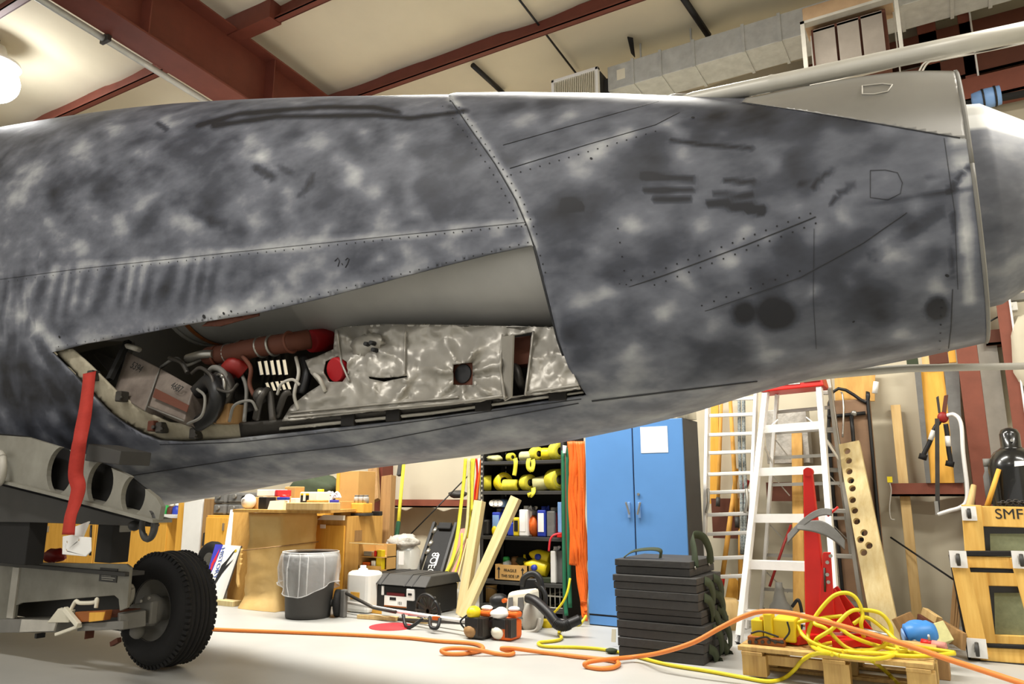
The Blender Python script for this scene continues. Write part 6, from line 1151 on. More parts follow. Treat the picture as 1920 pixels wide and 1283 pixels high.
# rope, handles and boards behind the straight ladder
for k, x in enumerate((1386, 1394)): solo('rope', MB().tube(smooth_path([W(x, 735, 7.75), W(x + 1, 850, 7.72), W(x + 4, 930, 7.7), W(x + 5 - 4 * k, 1040, 7.7)]), .018, 8), 'rope', ('left' if k == 0 else 'right') + ' one of two grey twisted ropes behind the straight ladder', 'rope', 'ropes behind the straight ladder')
for k, (a_, b_, w, m, lb) in enumerate((((1372, 1150, 7.5), (1333, 735, 8.0), .0, 'plywood', ''), )): pass
hd = [((1346, 950, 7.85), (1353, 745, 8.0), .02, 'round pale tool handle ending low behind the straight ladder'), ((1383, 990, 7.8), (1369, 745, 8.0), .023, 'orange wooden tool handle at the middle of the straight ladder'), ((1352, 1100, 7.6), (1382, 880, 7.95), .026, 'wooden handle with red end slanting behind the ladder'), ((1388, 1150, 7.6), (1389, 895, 7.95), .024, 'upright wooden handle next to the ropes')]
for p0, p1, r, lb in hd:
    t = thing('long_pole', lb, 'handle', W(*p0), 'long handles behind the straight ladder'); MB().tube([W(*p0), W(*p0).lerp(W(*p1), .5), W(*p1)], [r * .9, r, r * .85], 10).build('shaft', 'handle_wood', t); MB().tube([W(*p0), W(*p0).lerp(W(*p1), .08)], r * 1.12, 10).build('ferrule', 'red' if 'red' in lb else 'dark_grey', t)
solo('wall_board', MB().slab([W(1331, 945, 8.0), W(1347, 945, 8.0), W(1347, 735, 8.0), W(1333, 735, 8.0)], -.02), 'oak_yellow', 'yellow brown board on the wall behind the straight ladder', 'board'); solo('paddle', MB().slab([(W(1352, 1150, 7.6).x, 7.6, .0), (W(1378, 1150, 7.6).x, 7.6, .0), W(1385, 1090, 7.75), W(1368, 1075, 7.75)], -.03), 'oak_yellow', 'flat wooden paddle end low behind the ladder rungs', 'paddle', bev=.006)
a, b = fbox(1335, 1400, 935, 1010, 7.95, .1); solo('dark_rail', MB().box(a, b), 'rust_brown', 'dark brown bracket board on the wall behind the straight ladder', 'board'); solo('red_grip', MB().tube([W(1401, 900, 7.9), W(1396, 915, 7.9), W(1392, 935, 7.9)], .03, 8), 'red_dark', 'short red grip behind the right rail of the straight ladder', 'grip'); solo('tree_stump', MB().lathe((W(1370, 1165, 7.2).x, 7.05, 0), [(.14, 0), (.13, .1), (.12, .22), (.1, .25)], 16), 'pine', 'pale wooden block on the floor at the foot of the straight ladder', 'block')
# step ladder
f0 = G(1385, 1207); f1 = G(1427, 1152); tY = (f0.y + f1.y) / 2; top_z = W(1490, 720, tY).z
TL, TR = W(1440, 727, tY), W(1538, 716, tY); t = thing('step_ladder', 'tall aluminium step ladder with a red plastic top', 'ladder', ((f0.x + f1.x) / 2 + .3, tY, 0))
FL, FR = Vector((f0.x, f0.y, 0)), Vector((W(1572, 1200, f0.y).x, f0.y, 0)); BL_, BR_ = Vector((f1.x, f1.y, 0)), Vector((W(1614, 1185, f1.y).x, f1.y, 0))
fTL, fTR = TL + Vector((0, -.08, -.03)), TR + Vector((0, -.08, -.03)); bTL, bTR = TL + Vector((.06, .1, -.05)), TR + Vector((.06, .1, -.05))
for p, q in ((FL, fTL), (FR, fTR)): MB().bar(p, q, .10, .045, (0, -1, .1)).build('front_rail', 'alu', t, bev=.004); MB().bar(p, p.lerp(q, .025), .1, .04, (0, -1, .1)).build('foot', 'dark_grey', t)
for p, q in ((BL_, bTL), (BR_, bTR)): MB().bar(p, q, .06, .03, (0, -1, .1)).build('rear_rail', 'alu_dull' if p is BR_ else 'alu', t, bev=.004); MB().bar(p, p.lerp(q, .025), .08, .04, (0, -1, .1)).build('foot', 'dark_grey', t)
for y in (800, 880, 965, 1053, 1145):
    f_ = None
    for s_ in np.linspace(0, 1, 200):
        if abs(pr(FL.lerp(fTL, s_))[1] - y) < 2: f_ = s_; break
    p, q = FL.lerp(fTL, f_), FR.lerp(fTR, f_); MB().slab([p + Vector((0, -.02, -.02)), q + Vector((0, -.02, -.02)), q + Vector((0, .10, -.02)), p + Vector((0, .10, -.02))], .03).build('step', 'alu', t, bev=.004); MB().slab([p + Vector((0, -.022, -.06)), q + Vector((0, -.022, -.06)), q + Vector((0, -.022, .01)), p + Vector((0, -.022, .01))], -.006).build('step_lip', 'alu', t)
for f_ in (.12, .28, .45, .60, .72, .83, .92): p, q = BL_.lerp(bTL, f_), BR_.lerp(bTR, f_); MB().bar(p, q, .03, .025, (0, 0, 1)).build('rear_bar', 'alu_dull', t)
for f_ in (.2, .42, .64, .8):
    p, q = BL_.lerp(bTL, f_), BR_.lerp(bTR, f_ - .06); MB().bar(p.lerp(q, .03), BL_.lerp(bTL, f_ - .09).lerp(BR_.lerp(bTR, f_ - .09), .28), .02, .008, (0, 1, 0)).build('rear_brace', 'alu_dull', t); MB().bar(q.lerp(p, .03), BR_.lerp(bTR, f_ + .03).lerp(BL_.lerp(bTL, f_ + .03), .25), .02, .008, (0, 1, 0)).build('rear_brace', 'alu_dull', t)
for s_ in (0, 1):
    p, q = (FL, fTL) if s_ == 0 else (FR, fTR); p2, q2 = (BL_, bTL) if s_ == 0 else (BR_, bTR); MB().bar(p.lerp(q, .78), p2.lerp(q2, .70), .03, .008, (0, 0, 1)).build('spreader', 'alu', t); e = FL.lerp(fTL, .80) if s_ == 0 else FR.lerp(fTR, .80); e2 = FL.lerp(fTL, .86).lerp(FR.lerp(fTR, .86), .25 if s_ == 0 else .75); MB().bar(e, e2 + Vector((0, .02, .0)), .03, .008, (0, 1, 0)).build('gusset', 'alu', t)
rt_ = MB().hexa([TL + Vector((-.04, -.16, -.06)), TR + Vector((.05, -.16, -.06)), TR + Vector((.05, .18, -.06)), TL + Vector((-.04, .18, -.06))], [TL + Vector((-.02, -.14, .05)), TR + Vector((.03, -.14, .05)), TR + Vector((.03, .16, .05)), TL + Vector((-.02, .16, .05))]).build('top_cap', 'red', t, bev=.012)
c_ = (TL + TR) / 2 + Vector((0, -.156, .0)); MB().box(c_ - Vector((.09, .004, .018)), c_ + Vector((.08, .0, .02))).build('label', 'paper', rt_)
for s_ in (-.2, .18): MB().box(c_ + Vector((s_ - .07, -.004, -.006)), c_ + Vector((s_ + .07, .002, .006))).build('cap_slot', 'red_dark', rt_)
# second ladder standing behind: right rail and rungs beside the table
t = thing('second_ladder', 'narrow aluminium ladder standing behind the red topped step ladder', 'ladder', (W(1585, 1187, 7.5).x, 7.5, 0))
q0, q1 = Vector((W(1622, 1178, 7.4).x, 7.4, 0)), W(1553, 702, 7.75); r0_, r1_ = Vector((W(1574, 1170, 7.4).x, 7.4, 0)), W(1530, 702, 7.75)
for p, q in ((q0, q1), (r0_, r1_)): MB().bar(p, q, .07, .035, (0, -1, .1)).build('rail', 'alu_dull', t, bev=.004)
for f_ in (.1, .27, .44, .6, .76, .92): MB().bar(r0_.lerp(r1_, f_), q0.lerp(q1, f_), .04, .04, (0, -1, 0)).build('rung', 'alu_dull', t, bev=.006)
# things seen through the ladder
solo('square_post', MB().bar((W(1497, 1140, 7.5).x, 7.5, 0), W(1495, 800, 7.9), .1, .07, (1, 0, 0)), 'plywood', 'yellow brown post standing behind the step ladder', 'post', bev=.004)
p = Vector((W(1463, 1140, 7.2).x, 7.2, 0)); t = thing('grey_canister', 'small grey bottle shaped canister behind the step ladder', 'canister', p); MB().lathe(p, [(.1, 0), (.1, .16), (.09, .2), (.06, .24), (.035, .34), (.03, .4)], 20).build('body', 'mid_grey', t); MB().tube(smooth_path([p + Vector((.1, 0, .2)), p + Vector((.16, 0, .26)), p + Vector((.18, 0, .12)), p + Vector((.16, 0, .02))]), .014, 8).build('hose', 'black', t)
solo('dark_shelf_box', MB().box((W(1440, 860, 7.9).x, 7.85, W(1450, 870, 7.9).z), (W(1520, 860, 7.9).x, 8.05, W(1450, 770, 7.9).z)), 'bag', 'dull grey box high on the wall behind the step ladder', 'box', bev=.006); solo('wall_rail_box', MB().box((W(1438, 905, 7.9).x, 7.85, W(1450, 940, 7.9).z), (W(1530, 905, 7.9).x, 8.05, W(1450, 905, 7.9).z)), 'rust_brown', 'dark brown rail on the wall behind the step ladder', 'rail'); solo('red_pole', MB().tube([W(1443, 1100, 7.3), W(1470, 1020, 7.5), W(1483, 985, 7.6)], .012, 8), 'red_dark', 'thin dark red rod slanting behind the lower ladder steps', 'rod')
# ================================================================== PALLET AND JACK
PZ = .2; pf = G(1381, 1212, PZ); pr_ = G(1750, 1246, PZ); pyf = (pf.y + pr_.y) / 2; px0, px1 = pf.x, pr_.x
pback = XP(1803, 1219, px1); PD = .78
t = thing('pallet', 'rough wooden pallet carrying the red jack stand and yellow hose', 'pallet', ((px0 + px1) / 2, pyf + PD / 2, 0))
nb = 7
for k in range(nb):
    y0 = pyf + PD * k / nb; MB().box((px0, y0 + .004, PZ - .028 + .002 * (k % 2)), (px1, y0 + PD / nb - (.006 if k % 3 else .02), PZ)).build('deck_board', 'pallet_wood', t, bev=.004)
for j, fy in enumerate((0, .43, .86)):
    y0 = pyf + PD * fy
    for fx in (.02, .46, .87): X = px0 + (px1 - px0) * fx; MB().box((X, y0 + .01, .022), (X + .15, y0 + .11, PZ - .05)).build('block', 'pallet_wood', t, bev=.004)
    MB().box((px0, y0, 0), (px1, y0 + .12, .02)).build('bottom_board', 'pallet_wood', t, bev=.003) if j else None
for fx in (.02, .46, .87): X = px0 + (px1 - px0) * fx; MB().box((X, pyf, PZ - .052), (X + .13, pyf + PD, PZ - .030)).build('stringer_board', 'pallet_wood', t, bev=.003)
MB().box((px0 + .17, pyf + .06, PZ - .11), (px0 + .62, pyf + .1, PZ - .05)).build('stringer', 'pallet_wood', t, bev=.004)
# red jack stand
jY = pyf + .42; jb = W(1537, 1190, jY); jt = W(1516, 880, jY); jb.z = PZ
t = thing('red_jack_stand', 'bright red upright engine jack post standing on the pallet', 'jack', (jb.x, jY, PZ))
MB().bar(jb + Vector((0, 0, .03)), jt, .10, .09, (0, -1, 0)).build('post', 'red', t, bev=.006) if False else None
d = (jt - jb); pw = MB().hexa([jb + Vector((-.085, -.05, .02)), jb + Vector((.07, -.05, .02)), jb + Vector((.07, .06, .02)), jb + Vector((-.085, .06, .02))], [jt + Vector((-.032, -.03, 0)), jt + Vector((.024, -.03, 0)), jt + Vector((.024, .03, 0)), jt + Vector((-.032, .03, 0))]); pw.build('post', 'red', t, bev=.008)
MB().lathe(jt + Vector((0, -.035, -.02)), [(.03, 0), (.03, .07)], 18, (0, 1, 0)).build('pivot_eye', 'red', t)
MB().slab([W(1532, 1180, jY - .06), W(1566, 1180, jY - .06), W(1557, 1036, jY - .06), W(1543, 1036, jY - .06)], -.03).build('bracket', 'red', t, bev=.004)
MB().slab([W(1562, 1185, jY - .03), W(1604, 1185, jY - .03), W(1566, 1105, jY - .03), W(1560, 1105, jY - .03)], -.02).build('gusset', 'red', t, bev=.003); MB().slab([W(1580, 1187, jY + .1), W(1640, 1187, jY + .1), W(1570, 1100, jY + .05), W(1562, 1105, jY + .05)], -.02).build('gusset', 'red', t, bev=.003)
for x, y in ((1557, 1043), (1551, 1055), (1553, 1092), (1551, 1078)): MB().lathe(W(x, y, jY - .075), [(.012, 0), (.012, .02)], 8, (0, 1, 0)).build('bolt', 'steel', t)
MB().tube([W(1546, 1065, jY - .07), W(1547, 1110, jY - .07)], .007, 6).build('pull_rod', 'dark_steel', t)
MB().bar(W(1478, 1192, jY) * 1.0, W(1655, 1204, jY), .06, .16, (0, 0, 1)).build('base_beam', 'red', t, bev=.006)
for x0, x1 in ((1490, 1560), (1570, 1650)): MB().bar(Vector((W(x0, 1205, jY - .2).x, jY - .24, PZ + .03)), Vector((W(x1, 1200, jY).x, jY + .2, PZ + .03)), .05, .07, (0, 0, 1)).build('base_leg', 'red', t, bev=.006)
MB().tube([W(1596, 1180, jY), W(1640, 1188, jY - .02), W(1668, 1194, jY - .05)], .02, 10).build('ram', 'steel', t); MB().blob(W(1480, 1198, jY - .1), .05, .06, .035, 12, 8, .3).build('swivel_foot', 'red', t)
MB().tube([W(1552, 968, jY - .02), W(1571, 951, jY - .04)], .008, 6).build('locking_pin', 'red', t)
# grey cloth over the jack
def cl_(u, v):     # sheet over the post
    x = 1476 + (1581 - 1476) * u; y = 957 + 22 * (1 - math.sin(PI * min(1, u * 1.15))) * 1.0 - 6 + v * (24 + 12 * math.sin(u * 5)) + (26 * max(0, u - .75) * 4 * v) + (18 * max(0, .2 - u) * 5)
    return W(x, y, jY - .09 + .05 * math.cos(u * PI * 2) + .03 * v)
def strip(fn, nu=30, nv=8):
    mb = MB(); mb.add([fn(i / nu, k / nv) for k in range(nv + 1) for i in range(nu + 1)], [(k * (nu + 1) + i, k * (nu + 1) + i + 1, (k + 1) * (nu + 1) + i + 1, (k + 1) * (nu + 1) + i) for k in range(nv) for i in range(nu)], True); return mb
def c1_(u, v): x = 1478 + 82 * u; return W(x, 1003 - 44 * math.sin(u * PI * .62) + v * (16 - 4 * u) - 6 * u, jY - .10 - .02 * math.sin(u * 6) - .02 * v)
def c2_(u, v): x = 1495 + 88 * u; return W(x, 988 - 14 * math.sin(u * PI) + v * (6 + 16 * math.sin(u * PI)) + 26 * u ** 3 + v * 12 * u ** 2, jY - .13 - .03 * v + .03 * u)
t = thing('grey_cloth', 'two grey felt strips draped over the red jack post', 'cloth', W(1530, 1000, jY - .1)); solidify(strip(c1_).build('upper_strip', 'cloth_grey', t), .008); solidify(strip(c2_).build('lower_strip', 'cloth_grey', t), .008)
# yellow machine block
mY = pyf + .12; t = thing('yellow_pump_unit', 'greasy yellow hydraulic pump block on the left of the pallet', 'pump', (W(1445, 1205, mY).x, mY, PZ))
def pb(x0, y0, x1, y1, dy0, dy1): return MB().box(W(x0, y0, mY + dy0), Vector((W(x1, y1, mY + dy0).x, mY + dy1, W(x1, y1, mY + dy0).z)))
pb(1402, 1209, 1470, 1199, -.02, .22).build('base', 'rust_orange', t, bev=.006); pb(1410, 1202, 1429, 1164, .0, .14).build('valve_block', 'yellow', t, bev=.006); pb(1433, 1200, 1446, 1152, -.01, .1).build('cylinder_block', 'yellow', t, bev=.008); pb(1449, 1203, 1490, 1163, .02, .22).build('tank', 'yellow', t, bev=.012)
pb(1424, 1164, 1441, 1157, .02, .1).build('top_block', 'oak_yellow', t, bev=.006); MB().lathe(W(1439, 1154, mY + .05), [(.03, 0), (.03, .03), (.015, .035)], 14).build('cap', 'yellow', t)
for k in range(6): MB().lathe(W(1406 + k * 12, 1204, mY - .02), [(.012, -.012), (.012, .01)], 8, (0, 1, 0)).build('bolt', 'dark_steel', t)
for pts in ([(1408, 1188), (1425, 1184), (1446, 1190), (1460, 1195)], [(1476, 1166), (1480, 1185), (1470, 1200)], [(1416, 1199), (1436, 1195), (1450, 1203), (1470, 1206)]): MB().tube(smooth_path([W(x, y, mY - .03) for x, y in pts]), .006, 6).build('wire', 'black', t)
# yellow hose: coil on the pallet and the tail running over the floor
hY = pyf + .2
hs = []
def hp(x, y, Y=None): return W(x, y, Y if Y else hY)
def hq(x, y): return G(x, y, PZ + .02)
coil = [[hq(1700, 1222), hq(1640, 1226), hq(1560, 1218), hp(1515, 1200, hY - .1), hp(1496, 1175, hY), hp(1505, 1165, hY), hp(1550, 1163, hY - .05), hp(1600, 1195, hY - .1), hq(1660, 1215), hq(1735, 1228)],
        [hq(1560, 1228), hp(1525, 1214, hY - .12), hp(1515, 1190, hY), hp(1530, 1155, hY), hp(1560, 1120, hY), hp(1585, 1112, hY), hp(1605, 1122, hY), hp(1617, 1150, hY), hp(1615, 1175, hY), hq(1630, 1205), hq(1700, 1216)],
        [hq(1540, 1212), hp(1530, 1200, hY - .08), hp(1560, 1180, hY - .1), hp(1590, 1150, hY - .05), hp(1612, 1144, hY), hp(1650, 1150, hY), hp(1670, 1175, hY), hp(1668, 1200, hY), hq(1640, 1218), hq(1580, 1222)],
        [hq(1790, 1226), hq(1720, 1231), hq(1650, 1226), hq(1590, 1216), hp(1550, 1180, hY - .06), hp(1528, 1170, hY - .04), hp(1540, 1160, hY), hp(1580, 1155, hY)],
        [hq(1575, 1230), hq(1640, 1236), hq(1680, 1226), hq(1675, 1210), hq(1620, 1204), hq(1560, 1206), hq(1535, 1216), hq(1575, 1230)],
        [hp(1600, 1170, hY), hp(1625, 1158, hY), hp(1660, 1182, hY), hp(1690, 1207, hY - .05), hq(1740, 1216), hq(1790, 1224)]]
t = thing('yellow_hose', 'tangled yellow air hose coiled on the pallet and trailing over the floor', 'hose', (W(1590, 1200, hY).x, hY, PZ))
for c in coil: MB().tube(smooth_path([p if p.z > PZ + .012 else Vector((p.x, p.y, PZ + .014)) for p in c], 10), .0125, 8).build('coil', 'hose_yellow', t)
fz = .014
tail = [hq(1560, 1226), G(1530, 1226, PZ + .03), G(1505, 1238, .15), G(1490, 1256, .08), G(1470, 1272, fz), G(1440, 1278, fz), G(1390, 1270, fz), G(1330, 1259, fz), G(1250, 1246, fz), G(1180, 1228, fz), G(1130, 1218, fz), G(1080, 1214, fz), G(1030, 1213, fz), G(1012, 1210, fz), G(1012, 1205, fz), G(1040, 1202, fz), G(1053, 1197, fz), G(1048, 1186, fz), G(1060, 1175, fz), G(1085, 1172, fz), W(1092, 1166, 6.45), W(1099, 1155, 6.5)]
MB().tube(smooth_path(tail, 10), .0125, 8).build('floor_run', 'hose_yellow', t)
MB().tube(smooth_path([hq(1630, 1236), G(1650, 1250, .12), G(1670, 1268, .03), G(1700, 1300, fz), G(1730, 1340, fz)], 8), .0125, 8).build('floor_run', 'hose_yellow', t)
# second yellow cord by the shelf post
solo('yellow_cable', MB().tube(smooth_path([W(1069, 1085, 6.5), W(1064, 1110, 6.45), W(1055, 1130, 6.42), W(1040, 1148, 6.4), W(1024, 1160, 6.4)]), .011, 8), 'hose_yellow', 'yellow cord dropping from the shelf post behind the blower tube', 'cord')
# orange hose
oz = .016
op = [G(300, 1172, oz), G(395, 1180, oz), G(520, 1185, oz), G(650, 1190, oz), G(760, 1196, oz), G(820, 1202, oz), G(880, 1206, oz), G(903, 1212, oz), G(902, 1220, oz), G(870, 1226, oz), G(838, 1226, oz), G(828, 1220, oz + .02), G(850, 1216, oz + .03), G(890, 1218, oz + .03), G(930, 1226, oz), G(955, 1228, oz), G(962, 1224, oz), G(940, 1217, oz + .02), G(960, 1216, oz + .03), G(1020, 1224, oz), G(1080, 1231, oz), G(1140, 1238, oz), G(1160, 1244, oz), G(1150, 1252, oz), G(1125, 1254, oz), G(1100, 1250, oz), G(1098, 1244, oz + .02), G(1120, 1239, oz + .03), G(1190, 1232, oz + .02)]
o2 = [W(1240, 1224, 5.1), W(1300, 1205, 5.05), W(1350, 1178, 5.05), W(1395, 1156, 5.05), W(1430, 1147, 5.05), W(1480, 1150, 5.0), W(1540, 1164, 4.98), W(1620, 1186, 4.95), W(1700, 1210, 4.9), W(1770, 1234, 4.85), W(1850, 1260, 4.8), W(1960, 1296, 4.7)]
t = thing('orange_hose', 'long orange air hose looping over the floor and across the pallet', 'hose', G(960, 1216)); MB().tube(smooth_path(op + o2, 10), .0155, 10).build('hose', 'hose_orange', t)
# ================================================================== RIGHT HAND WALL
# folding table on end
ta, tb_ = Vector((W(1580, 1160, 7.75).x, 7.72, 0)), Vector((W(1668, 1160, 7.75).x, 7.72, 0)); tz0 = W(1620, 748, 7.95).z
t = thing('folding_table', 'brown folding table stood on end against the wall, black legs folded', 'table', ((ta.x + tb_.x) / 2, 7.75, 0))
def tt_(u, v, o=0): return Vector((ta.x + (tb_.x - ta.x) * u, 7.72 + .2 * v - o, tz0 * v))
MB().slab([tt_(0, 0.003), tt_(1, 0.003), tt_(1, 1), tt_(0, 1)], -.05).build('tabletop', 'brown_table', t, bev=.02)
rimt = [tt_(.06, .0, .02), tt_(.06, .98, .02), tt_(.9, .98, .02), tt_(.95, .95, .02), tt_(.95, .0, .02)]; MB().tube(smooth_path(rimt, 6), .016, 8).build('apron_rail', 'black', t)
MB().tube([tt_(.0, .92, .03), tt_(.88, .93, .03)], .018, 8).build('leg_crossbar', 'black', t); MB().tube(smooth_path([tt_(.56, .92, .05), tt_(.58, .5, .07), tt_(.58, .36, .08)], 6), .018, 10).build('leg', 'black', t)
MB().tube(smooth_path([tt_(.45, .62, .06), tt_(.70, .62, .07), tt_(.76, .60, .07), tt_(.78, .48, .07)], 6), .022, 10).build('leg', 'black', t); MB().tube(smooth_path([tt_(.85, .40, .05), tt_(.83, .36, .08), tt_(.83, .3, .08), tt_(.7, .24, .06)], 6), .022, 10).build('leg', 'black', t); MB().blob(tt_(.62, .93, .04), .03, .02, .03).build('hinge', 'steel', t)
wb = MB().slab([W(1566, 752, 8.0), W(1640, 752, 8.0), W(1641, 690, 8.05), W(1564, 690, 8.05)], -.02); solo('plywood_offcut', wb, 'plywood', 'stained plywood offcut above the folding table', 'plywood'); solo('white_tube', MB().tube([W(1640, 738, 7.95), W(1643, 716, 7.95)], .025, 10), 'white', 'short white tube with black ends beside the plywood offcut', 'tube'); solo('tent_hook', MB().tube(smooth_path([W(1580, 820, 7.6), W(1582, 770, 7.65), W(1580, 742, 7.7), W(1577, 735, 7.7)]), .008, 6), 'steel', 'thin hooked metal rod standing before the folding table', 'rod')
# plank with round holes
h0, h1 = W(1662, 1180, 7.0), W(1590, 830, 7.6); h0.z = 0; L = (h1 - h0).length; hd_ = (h1 - h0) / L; hs_ = Vector((1, -.15, 0)); hs_ = (hs_ - hd_ * hs_.dot(hd_)).normalized(); hn = hs_.cross(hd_)
holes = []
for x, y in ((1588, 846), (1591, 864), (1592, 884), (1595, 901), (1598, 916), (1595, 938), (1606, 938), (1597, 958), (1610, 957), (1603, 978), (1617, 978), (1620, 999), (1613, 1012), (1629, 1023), (1619, 1036)):
    d_ = ray(x, y); tt2 = ((h0 - Vector(CO)).dot(hn)) / Vector(d_).dot(hn); P = Vector(CO + d_ * tt2) - h0; u_ = max(-.058, min(.058, P.dot(hs_))); holes.append((u_, P.dot(hd_), .030))
hb_ = []
for h in holes:
    if all(math.hypot(h[0] - g_[0], h[1] - g_[1]) > .066 for g_ in hb_): hb_.append(h)
solo('holed_plank', holed([(-.10, 0), (.10, 0), (.10, L * .3), (.095, L), (-.095, L), (-.10, L * .3)], hb_, lambda a, b, d: h0 + hs_ * a + hd_ * b - hn * d, .04, 16), 'pine_pale', 'long pale plank drilled with two rows of round holes', 'plank')
plank_obj('curved_stick', (W(1722, 1168, 7.9).x, 7.85, 0), W(1679, 760, 8.1), .085, .03, 'pine'); tag(bpy.data.objects['curved_stick'], 'tall thin pine stick leaning alone against the bare wall', 'stick')
solo('yellow_tag', MB().box(W(1664, 905, 7.85), W(1673, 894, 7.88)), 'jug_yellow', 'small yellow tag at the left end of the wall rail', 'tag'); solo('hanging_wire', MB().tube(smooth_path([W(1668, 905, 7.86), W(1671, 920, 7.86), W(1668, 950, 7.86), W(1670, 972, 7.86), W(1678, 975, 7.86)]), .006, 6), 'light_grey', 'thin pale wire hanging below the yellow tag', 'wire')
solo('slanted_rod', MB().tube([W(1670, 1008, 7.95), W(1795, 1092, 7.6)], .009, 6), 'black', 'thin black rod slanting across the bare wall behind the wooden frames', 'rod')
# boards, bolt cutter, bow saw on the girt
gz = W(1740, 906, 7.9).z
solo('wall_plywood', MB().slab([(W(1742, 905, 7.85).x, 7.88, gz), (W(1798, 905, 7.85).x, 7.88, gz), W(1768, 690, 8.05), W(1722, 690, 8.05)], -.02), 'oak_yellow', 'yellow plywood board standing on the wall rail behind the bolt cutter', 'board'); solo('grey_strip_board', MB().slab([(W(1736, 905, 7.86).x, 7.87, gz), (W(1745, 905, 7.86).x, 7.87, gz), W(1726, 690, 8.0), W(1714, 690, 8.0)], -.02), 'cloth_grey', 'narrow grey board left of the yellow plywood', 'board'); solo('grey_side_board', MB().slab([(W(1790, 905, 7.86).x, 7.86, gz), (W(1808, 905, 7.86).x, 7.86, gz), W(1798, 690, 8.02), W(1770, 690, 8.02)], -.02), 'cloth_grey', 'wide grey board between the yellow plywood and the red column', 'board')
for k, (x0, y0, x1, y1, m, lb) in enumerate(((1700, 690, 1722, 672, 'olive_web', 'dark olive board end above the lower boom, left'), (1728, 685, 1742, 660, 'pine', 'pale batten end above the lower boom'), (1742, 682, 1778, 660, 'rust_brown', 'rusty brown board end above the lower boom'), (1778, 680, 1792, 652, 'oak_yellow', 'yellow board end beside the red column above the boom'))): a, b = fbox(x0, x1, y1, y0, 7.98, .03); solo('board_end', MB().box(a, b), m, lb, 'board', bev=.003)
cY = 7.72; t = thing('bolt_cutter', 'big bolt cutter with black and white handles hanging on the plywood', 'cutter', W(1765, 880, cY))
MB().slab([W(1764, 785, cY), W(1773, 784, cY), W(1778, 740, cY), W(1770, 742, cY)], -.025).build('jaw', 'rust_brown', t, bev=.004); MB().slab([W(1759, 775, cY), W(1764, 775, cY), W(1760, 742, cY), W(1755, 745, cY)], -.02).build('jaw', 'dark_steel', t, bev=.003); MB().blob(W(1768, 783, cY), .045, .03, .05, 12, 8).build('pivot', 'red_dark', t)
for pts in ([(1762, 790), (1752, 805), (1742, 832), (1732, 852), (1729, 862)], [(1773, 795), (1776, 815), (1779, 845), (1782, 865), (1780, 875)]):
    P = [W(x, y, cY) for x, y in pts]; hh = MB().tube(smooth_path(P), .02, 10).build('handle', 'black', t); MB().tube([P[1].lerp(P[2], .1), P[1].lerp(P[2], .75)], .0225, 10).build('white_band', 'white', hh); MB().tube([P[3], P[4]], .034, 10).build('grip', 'rubber', hh)
t = thing('bow_saw', 'bow saw with a curved tubular frame hanging from the bolt cutter hook', 'saw', W(1785, 960, 7.65)); MB().tube(smooth_path([W(1776, 779, 7.7), W(1790, 778, 7.68), W(1802, 795, 7.66), W(1806, 850, 7.65), W(1813, 910, 7.65), W(1812, 940, 7.65), W(1800, 952, 7.65), W(1780, 958, 7.65), W(1758, 965, 7.65)], 8), .017, 10).build('frame', 'alu', t)
MB().bar(W(1757, 785, 7.66), W(1758, 962, 7.66), .035, .004, (1, 0, 0)).build('blade', 'dark_steel', t); MB().bar(W(1755, 940, 7.65), W(1758, 966, 7.65), .03, .02, (1, 0, 0)).build('blade_clamp', 'steel', t)
# gas cylinder
gY = 7.15; gx = W(1900, 870, gY).x; gt = W(1900, 862, gY).z; gr_ = .175
t = thing('gas_cylinder', 'glossy black gas cylinder with valve cap at the far right', 'cylinder', (gx, gY, 0))
MB().lathe((gx, gY, 0), [(gr_ - .02, 0), (gr_, .02), (gr_, gt - .06), (gr_ * .92, gt + .0), (gr_ * .7, gt + .06), (gr_ * .42, gt + .09), (.05, gt + .1)], 40).build('body', 'cyl_black', t); MB().lathe((gx, gY, gt + .07), [(.078, 0), (.08, .02), (.07, .025), (.07, .13), (.055, .165), (.02, .18)], 24).build('valve_cap', 'cyl_black', t); MB().slab([W(1902, 875, gY - gr_), W(1922, 873, gY - gr_), W(1922, 864, gY - gr_), W(1902, 865, gY - gr_)], -.006).build('label', 'paper', t)
MB().lathe(W(1897, 826, gY - .075), [(.012, -.004), (.012, .004)], 10, (0, 1, 0)).build('cap_hole', 'steel', t)
ch = MB(); cpts = [W(1872 + 6 * k, 943 + 1.5 * math.sin(k), 6.92) for k in range(12)]
t = thing('chain', 'dark chain strung across the front of the gas cylinder', 'chain', W(1900, 944, 6.92))
for k in range(11): MB().torus((cpts[k] + cpts[k + 1]) / 2, .02, .005, (0, 1, 0) if k % 2 else (0, .3, 1), 12, 5).build('link', 'dark_steel', t)
t = thing('yellow_pole', 'yellow handle leaning in front of the gas cylinder', 'handle', W(1853, 945, 7.0)); MB().tube([W(1851, 950, 6.98), W(1873, 880, 7.0)], [.02, .016], 8).build('handle', 'oak_yellow', t)
t = thing('grease_bottle', 'tall grey brown bottle between the red column and the gas cylinder', 'bottle', W(1863, 948, 7.2)); p = W(1862, 946, 7.2); MB().lathe(p, [(.045, 0), (.045, .22), (.03, .26), (.03, .3)], 14).build('body', 'cloth_grey', t); MB().lathe(p + Vector((0, 0, .3)), [(.034, 0), (.034, .06)], 12).build('cap', 'mid_grey', t)
solo('wood_dowel', MB().tube([(W(1812, 950, 7.12).x, 7.12, 0), W(1818, 950, 7.15), W(1826, 910, 7.2)], [.03, .03, .02], 10), 'pine', 'pale wooden dowel end rising behind the back wooden frame', 'dowel')
